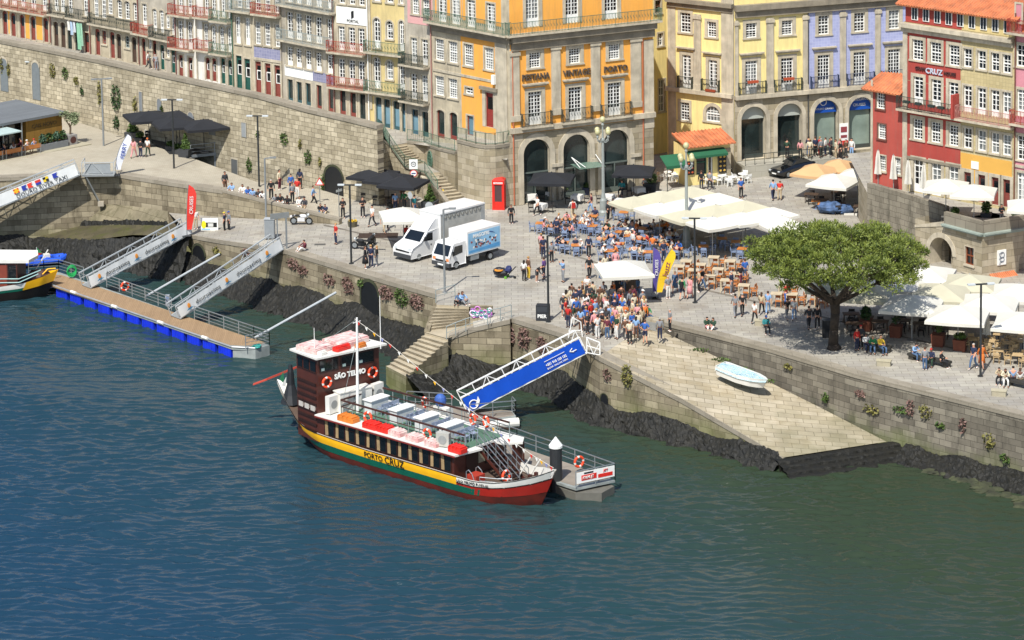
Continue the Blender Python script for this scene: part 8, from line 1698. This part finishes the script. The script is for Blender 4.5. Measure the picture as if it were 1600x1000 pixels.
# ================================================================ people
SKIN=[mat('skin_light','c89478',.6,.06,3),mat('skin_mid','a9745a',.6,.06,3),mat('skin_dark','6b4434',.6,.06,3)]
CL={'white':'d2d0ca','black':'1a1a1d','navy':'232b45','blue':'2f5aa0','sky blue':'7f9fc4','red':'b3261f','green':'2b7a48','grey':'7d7f82','beige':'b7a587','pink':'cf8f90','yellow':'d1ae36','orange':'cf6f2c','brown':'5f4230','purple':'5d4078','maroon':'5e2230','dark green':'27402f','jeans':'47607f','teal':'2d7f83','charcoal':'35363a','cream':'cbbfa4'}
HC={'dark':'1e1612','brown':'4a3222','fair':'a5804e','grey':'9b9892','black':'121011','cap':'c9c6bf','red cap':'b3261f','blue cap':'2d4a8a','white cap':'d6d4ce','orange cap':'c9652a','yellow cap':'c9b43a'}
def cmat(k): return flat(CL[k],.85,0,.18)
def skin_mesh(name,chains,root=0,sub=1):
    "one continuous skinned surface from chains of (x,y,z,r); equal points are shared"
    V=[];Rr=[];E=set();idx={}
    def vi(p):
        k=tuple(round(c,3) for c in p[:3])
        if k not in idx: idx[k]=len(V); V.append(k); Rr.append(p[3])
        return idx[k]
    for ch in chains:
        ii=[vi(p) for p in ch]
        for a,b in zip(ii,ii[1:]):
            if a!=b: E.add((min(a,b),max(a,b)))
    me=bpy.data.meshes.new(name); me.from_pydata(V,list(E),[]); o=bpy.data.objects.new(name,me); COL.objects.link(o)
    o.modifiers.new('s','SKIN')
    for i,sv in enumerate(me.skin_vertices[0].data): sv.radius=(Rr[i],Rr[i]); sv.use_root=(i==0)
    if sub: s=o.modifiers.new('u','SUBSURF'); s.levels=sub
    m2=bpy.data.meshes.new_from_object(o.evaluated_get(bpy.context.evaluated_depsgraph_get())); bpy.data.objects.remove(o); bpy.data.meshes.remove(me)
    m2.name=name
    for p in m2.polygons: p.use_smooth=True
    m2.materials.clear(); m2.materials.append(SKIN[0]); return m2
def hand(w_,d):
    "palm, four fingers and a thumb continuing the wrist w_ in direction d"
    d=Vector(d).normalized(); w_=Vector(w_); t=d.cross(Vector((0,1,.2))).normalized(); palm=w_+d*.075; out=[]
    out.append([(*w_,.024),(*palm,.03)])
    for k,(o,l) in enumerate(((-.03,.07),(-.01,.08),(.01,.075),(.03,.06))):
        a=palm+t*o+d*.015; b=a+d*l*.55; c=b+(d*.7+Vector((0,-.4,0))).normalized()*l*.45; out.append([(*palm,.03),(*a,.010),(*b,.009),(*c,.008)])
    th=w_+d*.03; out.append([(*palm,.03),(*(th-t*.04+d*.02),.011),(*(th-t*.055+d*.055),.009)]); return out
POSES={}
def pose(name,pel,chest,neck,head,sh,el,wr,hd,hip,kn,an,toe,hand_on=True):
    "left/right given as pairs; everything in metres, facing -y"
    pel,chest,neck,head=map(Vector,(pel,chest,neck,head)); waist=pel.lerp(chest,.45); T=lambda v,r:(*v,r)
    up=(head-neck).normalized(); hc=head
    torso=[T(pel,.125),T(waist,.115),T(chest,.135),T(neck,.06)]
    body=[torso,[T(neck,.055),T(neck.lerp(hc,.45),.055),T(hc,.082),T(hc+up*.07,.075)],[T(hc,.082),T(hc+Vector((0,-.085,-.01)),.016)],[T(hc,.082),T(hc+Vector((.085,0,0)),.014)],[T(hc,.082),T(hc+Vector((-.085,0,0)),.014)]]
    arms=[];fore=[];legs=[];shoe=[];thigh=[];body_a=[]
    for i in (0,1):
        s,e,w_,h,k,a,t=Vector(sh[i]),Vector(el[i]),Vector(wr[i]),Vector(hip[i]),Vector(kn[i]),Vector(an[i]),Vector(toe[i])
        body_a.append([T(chest,.135),T(s,.058),T(e,.04),T(w_,.028)]); body_a+=hand(w_,w_-e) if hand_on else []
        body_a.append([T(pel,.125),T(h,.088),T(k,.056),T(a,.038),T(t,.03)])
        arms.append([T(chest,.15),T(s,.07),T(s.lerp(e,.9),.055)]); fore.append([T(chest,.15),T(s,.07),T(e,.055),T(e.lerp(w_,.92),.042)])
        legs.append([T(pel,.14),T(h,.098),T(k,.072),T(a+Vector((0,0,.03)),.056)]); thigh.append([T(pel,.14),T(h,.1),T(k+Vector((0,0,.04)),.08)])
        heel=a-Vector((0,0,.0)); shoe.append([(*(a+(a-t)*.25+Vector((0,0,-.03))),.045),(*((a+t)/2+Vector((0,0,-.01))),.046),(*t,.04)])
    tt=[T(pel+Vector((0,0,.02)),.142),T(waist,.135),T(chest,.152),T(neck-Vector((0,0,.03)),.075)]
    D={'body':skin_mesh('body',body+body_a,sub=1),'top_s':skin_mesh('top',[tt]+arms),'top_l':skin_mesh('top',[tt]+fore),'trousers':skin_mesh('trousers',[[T(pel+Vector((0,0,.09)),.125),T(pel,.14)]]+legs),'shorts':skin_mesh('shorts',[[T(pel+Vector((0,0,.09)),.125),T(pel,.14)]]+thigh),'shoes':skin_mesh('shoe',[shoe[0]]),'shoes2':skin_mesh('shoe',[shoe[1]])}
    def mm(mb,n): o=mb.build(n,flat('1e1612'),None,smooth=True); me=o.data; bpy.data.objects.remove(o); return me
    D['hair']=mm(MB().ell(tuple(hc+Vector((0,.022,.038))),(.093,.098,.085),10,7),'hair'); D['long']=mm(MB().ell(tuple(hc+Vector((0,.022,.038))),(.095,.1,.088),10,7).ell(tuple(hc+Vector((0,.07,-.1))),(.085,.05,.17),8,6),'hair'); D['cap']=mm(MB().ell(tuple(hc+Vector((0,.01,.055))),(.1,.105,.075),10,6).mesh([tuple(hc+Vector(q)) for q in ((-.07,-.08,.05),(.07,-.08,.05),(.05,-.17,.035),(-.05,-.17,.035))],[(0,1,2,3)]),'cap')
    D['skirt']=mm(MB().lathe([(.24,0),(.2,.35),(.14,.62)],12,(pel.x,pel.y,pel.z-.52)),'skirt'); D['back']=chest
    POSES[name]=D
X=lambda a,y,z:[(-a,y,z),(a,y,z)]
ST=dict(pel=(0,0,.95),chest=(0,.01,1.33),neck=(0,0,1.5),head=(0,-.01,1.62),sh=X(.18,.01,1.42),hip=X(.09,0,.9),kn=X(.1,-.02,.5),an=X(.11,.02,.08),toe=X(.12,-.13,.035))
pose('stand',el=X(.25,.03,1.15),wr=X(.25,-.04,.9),hd=0,**ST)
pose('phone',el=[(-.24,-.02,1.15),(.25,.02,1.15)],wr=[(-.08,-.25,1.25),(.12,-.24,1.2)],hd=0,**ST)
pose('hips',el=X(.36,.06,1.18),wr=X(.2,-.02,1.0),hd=0,**{**ST,'an':[(-.14,.02,.08),(.1,.04,.08)],'toe':[(-.17,-.12,.035),(.13,-.1,.035)]})
pose('photo',el=X(.24,-.14,1.3),wr=X(.07,-.25,1.55),hd=0,**ST)
pose('walk',el=[(-.24,.12,1.16),(.24,-.08,1.16)],wr=[(-.24,.1,.92),(.22,-.26,1.0)],hd=0,**{**ST,'kn':[(-.1,-.2,.52),(.1,.05,.5)],'an':[(-.1,-.3,.1),(.1,.3,.14)],'toe':[(-.1,-.45,.06),(.1,.18,.035)]})
SI=dict(pel=(0,.02,.54),chest=(0,.05,.92),neck=(0,.02,1.09),head=(0,-.03,1.2),sh=X(.18,.04,1.0),hip=X(.1,0,.53),kn=X(.14,-.44,.5),an=X(.14,-.42,.08),toe=X(.15,-.57,.035))
pose('sit',el=X(.25,-.08,.76),wr=[(-.1,-.32,.74),(.12,-.3,.72)],hd=0,**SI)
pose('lean',el=X(.26,-.22,.78),wr=[(-.06,-.42,.84),(.08,-.44,.8)],hd=0,**{**SI,'chest':(0,-.08,.9),'neck':(0,-.16,1.06),'head':(0,-.24,1.15),'sh':X(.18,-.1,.98)})
pose('ground',el=X(.26,-.08,.5),wr=X(.12,-.34,.42),hd=0,pel=(0,.05,.14),chest=(0,.1,.52),neck=(0,.05,.69),head=(0,0,.8),sh=X(.18,.08,.61),hip=X(.1,0,.13),kn=X(.22,-.32,.36),an=X(.13,-.52,.07),toe=X(.14,-.66,.04))
pose('bend',el=X(.24,-.35,.95),wr=X(.14,-.5,.72),hd=0,**{**ST,'chest':(0,-.28,1.2),'neck':(0,-.42,1.28),'head':(0,-.53,1.33),'sh':X(.18,-.32,1.24)})
USED=set(); NP=0
def put(me,name,par,m):
    o=bpy.data.objects.new(name,me); COL.objects.link(o); setp(o,par); o.material_slots[0].link='OBJECT'; o.material_slots[0].material=m; return o
PW={'stand':'standing','phone':'holding a phone','hips':'with hands on hips','photo':'taking a picture','walk':'walking','sit':'sitting','lean':'leaning forward seated','ground':'sitting low','bend':'bending down'}
def person(v,rz,ps,top,bot,hair,where,short=False,group=None,extra=None,scale=None,label=None):
    global NP
    NP+=1; rg=random.Random(NP*7919); D=POSES[ps]; dress=bot=='dress'; bt=top if dress else bot
    if label is None:
        bt_='' if dress else ' and '+bot.replace('shorts:','')+(' shorts' if bot.startswith('shorts:') else '' if bot=='jeans' else ' trousers')
        kd=' dress' if dress else ' top'; pw_='' if where.split()[0] in('walk','waiting','leaning','carrying','sitting') else PW[ps]
        for cand in ('person in %s%s%s %s %s'%(top,kd,bt_,pw_,where),'person in %s%s %s %s'%(top,kd,pw_,where),'person in %s %s %s'%(top,pw_ and pw_.split()[0],where),'person in %s %s'%(top,where)):
            label=' '.join(cand.split())
            if len(label.split())<=16: break
    if label in USED: print('DUP',label)
    USED.add(label)
    r=empty('person',v,rz,label,'person',group); s=scale or rg.uniform(.93,1.06); r.scale=(s*rg.uniform(.98,1.1),s*rg.uniform(.98,1.1),s)
    sk=SKIN[0 if rg.random()<.7 else (1 if rg.random()<.8 else 2)]; put(D['body'],'body',r,sk)
    put(D['top_s' if short else 'top_l'],'top',r,cmat(top))
    if dress: put(D['shorts'],'dress_lower',r,cmat(top)); (ps in('stand','phone','photo','walk','hips')) and put(D['skirt'],'skirt',r,cmat(top))
    elif bot.startswith('shorts:'): put(D['shorts'],'shorts',r,cmat(bot[7:]))
    else: put(D['trousers'],'trousers',r,cmat(bot))
    sc_=flat('d8d6d0' if rg.random()<.45 else '26241f')
    put(D['shoes'],'shoe',r,sc_); put(D['shoes2'],'shoe',r,sc_)
    k='cap' if 'cap' in hair else ('long' if hair.startswith('long') else 'hair'); put(D[k],'hair' if k!='cap' else 'cap',r,flat(HC[hair.replace('long ','')],.8))
    if extra: b=Vector((0,.2,-.12))+D['back']; o=MB().prism([(-.14,-.07),(.14,-.07),(.12,.1),(-.12,.1)],-.22,.22).build('backpack',cmat(extra),r); o.location=b
    return r
def zroad(px,py):
    "height of the promenade surface seen at a picture point"
    if px<530 and py<330 and not (px>455 and py>345): 
        # interpolate between the front edge and the wall foot
        for a in range(len(Lp)-1):
            x0,y0=proj(Lp[a]); x1,y1=proj(Lp[a+1])
            if x0<=px<=x1: t=(px-x0)/(x1-x0); ye=y0+(y1-y0)*t; ze=Lp[a].z+(Lp[a+1].z-Lp[a].z)*t; break
        else: return 0
        for a in range(len(Wp)-1):
            x0,y0=proj(Wp[a]); x1,y1=proj(Wp[a+1])
            if x0<=px<=x1: t=(px-x0)/(x1-x0); yw=y0+(y1-y0)*t; zw=Wp[a].z+(Wp[a+1].z-Wp[a].z)*t; break
        k=(py-yw)/(ye-yw); return zw+(ze-zw)*max(0,min(1,k))
    return 0
def pp(px,py,z,*a,**k):
    v=P(px,py,zroad(px,py) if z is None else z); return person(v,R(a[0]),*a[1:],**k)
N=None
LST=[ # px,py,z, facing, pose, top, bottom, hair, where
(209,247,N,160,'walk','pink','pink','long brown','left of two companions by the white flag'),(220,246,N,150,'stand','black','navy','dark','between two others near the white flag'),(231,245,N,170,'walk','white','dark green','orange cap','with orange hat near the white flag'),
(352,300,N,40,'stand','charcoal','brown','dark','at the left end of the parapet'),(424,312,N,10,'stand','black','black','grey','behind the people on the parapet'),(437,297,N,60,'stand','cream','maroon','long dark','far behind the parapet near the wall'),(455,301,N,20,'stand','blue','navy','long dark','behind the parapet, back to the town wall'),(469,295,N,160,'stand','navy','black','long dark','right of the blue topped one behind the parapet'),(457,318,N,30,'stand','grey','black','brown','just behind the seated row on the parapet'),(465,311,N,-20,'stand','red','white','brown','behind the motorcycle parapet'),
(490,322,.1,90,'walk','sky blue','black','brown','by the triangular warning sign'),(536,342,0,0,'phone','black','black','long dark','behind the lone tall lamp'),(567,340,0,10,'phone','black','black','dark','between the tall lamp and the dark tables'),(582,354,0,-40,'walk','white','charcoal','dark','right of the yellow tub planter'),(600,364,0,30,'walk','beige','beige','brown','with light trousers left of the white parasol'),(606,358,0,20,'walk','maroon','black','dark','beside the one in beige'),
(525,382,0,-60,'stand','red','navy','fair','alone on the open quay'),(571,420,0,90,'stand','black','dress','long brown','at the left of the trio under the lamp'),(580,418,0,150,'stand','navy','navy','fair','middle of the trio under the lamp'),(589,416,0,-100,'stand','black','grey','long fair','right of the trio under the lamp'),
(634,383,0,170,'bend','red','black','dark','under the white parasol behind the trucks'),(642,384,0,150,'stand','red','jeans','brown','at the ticket counter behind the trucks'),(658,360,0,-60,'stand','brown','black','dark','at the right end of the truck side ticket counter'),(618,331,0,10,'stand','sky blue','navy','grey','before the tunnel side black parasols'),(632,328,0,-10,'stand','green','charcoal','dark','before the tunnel side black parasols'),(629,314,0,30,'stand','pink','brown','brown','deep under the tunnel side black parasols'),(648,338,0,60,'stand','teal','jeans','dark','near the round sign'),
(799,350,0,10,'stand','black','black','dark','right of the red phone box'),(840,337,0,-50,'walk','white','black','long dark','in front of the hotel left arch'),(895,342,0,200,'walk','white','beige','dark','with a red bag before the hotel tables'),(924,333,0,-90,'walk','maroon','sky blue','brown','striding past the tall globe lamp'),
(819,439,0,150,'stand','white','black','long dark','left of the group near the stroller'),(826,437,0,120,'stand','brown','yellow','fair','with a lime bag near the stroller'),(839,441,0,60,'bend','black','shorts:charcoal','dark','in the group near the stroller'),(850,436,0,-120,'stand','purple','navy','dark','right of the group near the stroller'),(862,410,0,30,'stand','grey','black','dark','near the corner of the cafe'),(849,404,0,200,'stand','navy','navy','brown','outside the left corner of the cafe'),(846,397,0,150,'stand','pink','brown','fair','outside the left corner of the cafe'),
(880,441,0,-70,'photo','sky blue','grey','dark','in the middle of the open plaza'),(921,436,0,10,'walk','black','black','dark','with dark coat left of the ticket parasol'),(918,467,0,0,'phone','white','black','dark','alone above the tour crowd'),(938,438,0,120,'stand','white','jeans','dark','just left of the ticket parasol'),(946,430,0,200,'stand','cream','jeans','long brown','behind the ticket parasol'),(953,432,0,-100,'stand','black','jeans','brown','behind the ticket parasol'),(962,424,0,170,'stand','pink','dress','brown','behind the ticket parasol'),
(987,474,0,40,'lean','orange','orange','brown','at the ticket stand'),(997,468,0,-60,'walk','jeans','jeans','long dark','at the ticket stand'),(974,460,0,180,'stand','charcoal','jeans','dark','at the ticket stand counter'),(1044,467,0,30,'stand','grey','white','grey','right of the yellow flag'),(1055,457,0,-20,'walk','jeans','dress','brown','between the yellow flag and the lamp'),(1066,469,0,160,'walk','green','shorts:navy','dark','with backpack left of the lamp'),(1078,467,0,150,'walk','pink','dress','dark','just left of the dark lamp'),(1092,457,0,-80,'stand','beige','black','grey','right of the dark lamp'),(1098,452,0,60,'walk','black','jeans','dark','right of the dark lamp by the pale tables'),
(1047,518,.1,-70,'stand','grey','black','grey','with red scarf leaning at the slipway wall'),(1143,460,0,60,'stand','navy','grey','grey','at the front pale wooden tables'),(1157,447,0,30,'walk','black','maroon','dark','among the pale wooden tables'),(1164,440,0,200,'stand','blue','jeans','brown','among the pale wooden tables'),
(1149,496,0,190,'walk','grey','grey','dark','left of a pair seen from behind'),(1160,494,0,185,'walk','black','black','grey','right of a pair seen from behind'),(1179,506,0,150,'walk','white','black','dark','beside the low round stone seat'),(1190,492,0,160,'walk','beige','black','long brown','left of the one in patterned blue'),(1200,491,0,170,'walk','sky blue','sky blue','brown','near the pine branches'),(1230,500,0,200,'walk','black','grey','dark','left of a pair under the pine'),(1241,501,0,170,'walk','white','sky blue','brown','right of a pair under the pine'),(1228,478,0,60,'photo','red','blue','white cap','on the tables side under the pine'),(1264,515,0,190,'walk','charcoal','charcoal','dark','left of two in the pine shade'),(1277,515,0,170,'walk','black','black','dark','right of two in the pine shade by the bin'),
(1339,548,0,30,'stand','red','navy','dark','in the pine shade beside the dark bench'),(1345,545,0,-30,'stand','charcoal','black','red cap','in the pine shade beside the dark bench'),(1445,579,0,180,'stand','grey','jeans','brown','in striped coat before the long bench'),(1521,577,0,-40,'walk','navy','jeans','grey','left of the right lamp'),(1534,576,0,30,'walk','orange','dress','dark','behind the right lamp'),
(351,362,-.8,-100,'stand','navy','black','yellow cap','with yellow cap on the lower quay'),(358,362,-.8,-60,'stand','grey','black','blue cap','with blue cap on the lower quay'),(306,358,-.9,20,'stand','white','beige','fair','behind the red flag on the lower quay'),
(1158,310,0,20,'stand','blue','black','long dark','alone between the white chairs and awnings'),(1096,297,0,200,'stand','black','charcoal','brown','left of two near the white chairs'),(1109,298,0,160,'walk','grey','charcoal','brown','right of two near the white chairs'),(1208,313,0,190,'walk','sky blue','navy','dark','behind a pushchair near the black car'),(1218,313,0,170,'bend','red','beige','brown','pushing a trolley near the black car'),
(1565,351,3.35,10,'phone','black','charcoal','dark','on the bastion terrace'),(1055,270,0,20,'stand','charcoal','black','grey','in the shade by the green side awning'),
(888,512,0,-30,'stand','red','navy','grey','at the left end of the tour crowd'),(1008,537,-.1,150,'hips','blue','shorts:navy','brown','at the slipway top, back turned'),(1031,531,-.1,170,'stand','grey','navy','grey','alone on the top of the slipway'),(984,537,-.05,10,'stand','cream','black','grey','at the lower right of the tour crowd')]
for px,py,z,f,ps,t,b,h,wv in LST: pp(px,py,z,f,ps,t,b,h,wv,extra={'green':'black','white':'red'}.get(t) if 'backpack' in wv or 'red bag' in wv else None,short=(px%3==0))
# seated ones
for px,py,z,f,ps,t,b,h,wv in [(388,309,1.0,20,'ground','blue','jeans','long dark','on the parapet, left of two near its start'),(379,306,1.0,-10,'ground','white','white','long brown','on the parapet behind the start'),(395,311,1.0,0,'ground','sky blue','navy','long dark','on the parapet start beside another'),(362,303,1.2,-20,'ground','sky blue','white','brown','on the parapet next to the standing dark figure'),(404,313,1.0,10,'ground','charcoal','black','dark','on the parapet right before the slim lamp'),(410,315,.95,0,'ground','white','white','brown','on the parapet beside the slim lamp'),(431,320,.8,0,'ground','grey','grey','brown','on the parapet, left in the trio above the quay'),(438,321,.8,10,'ground','black','white','long dark','on the parapet, middle of the trio above the quay'),(449,324,.75,-10,'ground','black','black','dark','on the parapet, right of the trio above the quay')]: pp(px,py-1,z+.02,f,ps,t,b,h,wv)
for px,py,z,f,t,b,h,wv in [(468,331,.38,10,'white','white','long brown','on the parapet above the motorcycle, left one'),(476,333,.36,-15,'charcoal','shorts:beige','dark','on the parapet above the motorcycle, right one')]: pp(px,py,z,f,'sit',t,b,h,wv)
for px,py,z,f,t,b,h,wv in [(501,334,.05,20,'black','jeans','dark','by the warning sign, larger of two'),(508,335,.05,-20,'navy','beige','brown','by the warning sign, smaller of two'),(475,392,0,-60,'maroon','white','dark','alone at the quay edge by the gangway'),(717,475,0,-20,'jeans','black','brown','left of a couple above the river stairs'),(723,475,0,40,'sky blue','grey','long brown','right of a couple above the river stairs'),(688,307,.6,10,'yellow','black','dark','low on the town stairs'),(1105,514,.02,20,'dark green','pink','dark','left of two on the quay edge'),(1114,515,.02,-30,'dark green','white','long dark','right of two on the quay edge')]: pp(px,py,z,f,'ground',t,b,h,wv)
for px,py,z,f,ps,t,b,h,wv in [(1197,521,0,10,'sit','teal','black','blue cap','on a low stone in the sun left of the pine shade'),(1012,503,.25,30,'sit','green','jeans','dark','on the stone box above the slipway'),(1353,548,0,15,'sit','white','navy','dark','in stripes on the shaded bench'),(1364,551,0,-10,'lean','green','jeans','fair','on the shaded bench, second from right'),(1376,553,0,30,'sit','yellow','jeans','brown','at the right end of the shaded bench'),(1428,563,0,40,'lean','sky blue','jeans','dark','at the left end of the long bench'),(1455,572,0,-20,'sit','navy','dark green','red cap','on the long bench beside the striped coat'),(1471,575,0,70,'sit','black','black','black','at the right end of the long bench'),(1562,600,0,-20,'lean','beige','black','dark','left of the group at the bottom right bench'),(1570,603,0,0,'lean','cream','white','long brown','second of the group at the bottom right bench'),(1583,601,0,170,'sit','sky blue','navy','dark','third of the group at the bottom right bench'),(1594,603,0,160,'sit','white','beige','long brown','rightmost of the group at the bottom right bench')]: pp(px,py,z,f,ps,t,b,h,wv)
v=BW(6.9,5.9,.85); person(v,R(60),'bend','white','charcoal','dark','over the blue covered gear beside the tour boat')
v=ka+Matrix.Rotation(kr,3,'Z')@Vector((0,0,0))
for i,(x,y,t,b,h) in enumerate(((-.2,-1.45,'sky blue','white','red cap'),(-.9,-1.4,'white','sky blue','white cap'),(-1.1,-.7,'maroon','black','dark'),(-2.4,-1.45,'white','red','brown'),(-3.0,-.9,'navy','black','dark'),(-4.4,-1.4,'grey','jeans','grey'))):
    person(ka+Matrix.Rotation(kr,3,'Z')@Vector((x,y,.12)),kr+pi+R(20*(i%3)),'sit',t,b,h,'at the promenade kiosk, %s from its right end'%OD[i])
pp(232,108,street_z(232),90,'walk','white','charcoal','dark','on the upper street, left of two'); pp(245,111,street_z(245),200,'bend','grey','grey','grey','on the upper street, right of two')
for i,(u,t,b,h) in enumerate(((5.0,'dark green','black','dark'),(6.2,'pink','black','long dark'),(7.0,'cream','beige','fair'),(7.3,'navy','jeans','dark'),(7.8,'navy','black','brown'),(8.2,'grey','black','grey'),(8.5,'red','red','fair'),(8.9,'white','navy','brown'),(9.3,'charcoal','black','dark'),(9.6,'maroon','navy','dark'),(10.0,'cream','beige','brown'),(10.3,'black','black','long dark'),(10.7,'pink','pink','fair'),(11.1,'brown','charcoal','dark'),(11.5,'white','sky blue','dark'),(11.9,'navy','black','long dark'))):
    u=hz.ux(1226+(u-5)*14.5,1.0); v=hz.root.matrix_basis@Vector((u,-.55-.42*(i%3),1.105 if u<8.85 else .755)); person(v,R(150+i*13),'stand' if i%3 else 'phone',t,b,h,'waiting behind the black car, %s from left'%OD[i],group='people waiting behind the black car')
# the tour crowd : nine rows
tops=['white','black','navy','sky blue','grey','beige','pink','maroon','charcoal','cream','white','black','navy','charcoal','brown','red','blue','orange','grey','dark green','cream']; bots=['jeans','black','navy','beige','charcoal','shorts:navy','white','grey','brown']; hairs=['dark','brown','fair','grey','long dark','long brown','white cap','long fair','black']
rows=[(476,886,965,5),(482,880,1000,7),(489,877,1010,9),(496,876,1012,9),(503,880,1012,9),(510,890,1014,9),(517,898,1012,8),(524,908,1006,7),(531,925,1000,5)]
rg=random.Random(11)
for ri,(py,x0,x1,n_) in enumerate(rows):
    for i in range(n_):
        px=x0+(x1-x0)*(i+.5)/n_+rg.uniform(-3.5,3.5); v=P(px,py+rg.uniform(-1.6,1.6),0.005 if py<520 else .005)
        t,b,h=rg.choice(tops),rg.choice(bots),rg.choice(hairs); ps=rg.choice(['stand','stand','phone','hips' if 0 else 'stand','photo' if rg.random()<.3 else 'stand'])
        person(v,R(rg.choice([200,150,-60,20,60,180,170])+rg.uniform(-25,25)),ps,t,b,h,'in tour crowd, row %s from river, %s from left'%(['nine','eight','seven','six','five','four','three','two','one'][ri],OD[i]),short=rg.random()<.4,group='tour crowd at the head of the blue gangway',label='person in %s top in tour crowd, row %s from river, %s from left'%(t,['nine','eight','seven','six','five','four','three','two','one'][ri],OD[i]))
# people seated at the cafe tables
rg=random.Random(23)
for (v,a0,ci,ri) in TABLES:
    px,py=proj(v); dens=.62 if 845<px<1075 and py>345 else (.45 if py>350 and px<870 else .22)
    if px>1090: dens=.05
    for j in range(4):
        if rg.random()<dens:
            a=a0+j*pi/2; q=v+Vector((math.cos(a+pi/2)*.62,math.sin(a+pi/2)*.62,0)); t=rg.choice(tops)
            person(q,a,rg.choice(['sit','lean']),t,rg.choice(bots),rg.choice(hairs),'',short=rg.random()<.5,group='guests at the orange topped cafe tables',label='guest in %s on the %s side of the %s table, %s cafe row'%(t,['far','left','near','right'][j],OD[ci],RNM[ri]))
for px,py,f,ps,t,b,h,wv in [(870,374,150,'stand','navy','navy','brown','at the left cafe tables, back turned'),(920,402,10,'stand','navy','black','dark','with red apron among the front cafe tables'),(989,392,120,'stand','white','navy','brown','among the middle cafe tables'),(1020,400,160,'stand','orange','jeans','brown','among the right cafe tables'),(950,345,60,'stand','charcoal','black','dark','by the tall globe lamp base'),(958,340,40,'stand','black','black','black','with black hat by the globe lamp base'),(1037,410,20,'stand','navy','navy','dark','in suit at the front of the cafe'),(1025,408,190,'stand','charcoal','black','dark','behind the suited one at the front of the cafe')]: pp(px,py,0,f,ps,t,b,h,wv)
for px,py,t,b,h,wv in [(876,308,'sky blue','grey','white cap','on a wicker chair before the hotel pillar'),(830,310,'maroon','black','dark','under the left hotel parasol'),(972,305,'teal','charcoal','brown','under the right hotel parasol'),(1008,300,'white','beige','brown','beside the round shrub at the hotel')]: pp(px,py,0,-20,'sit',t,b,h,wv)
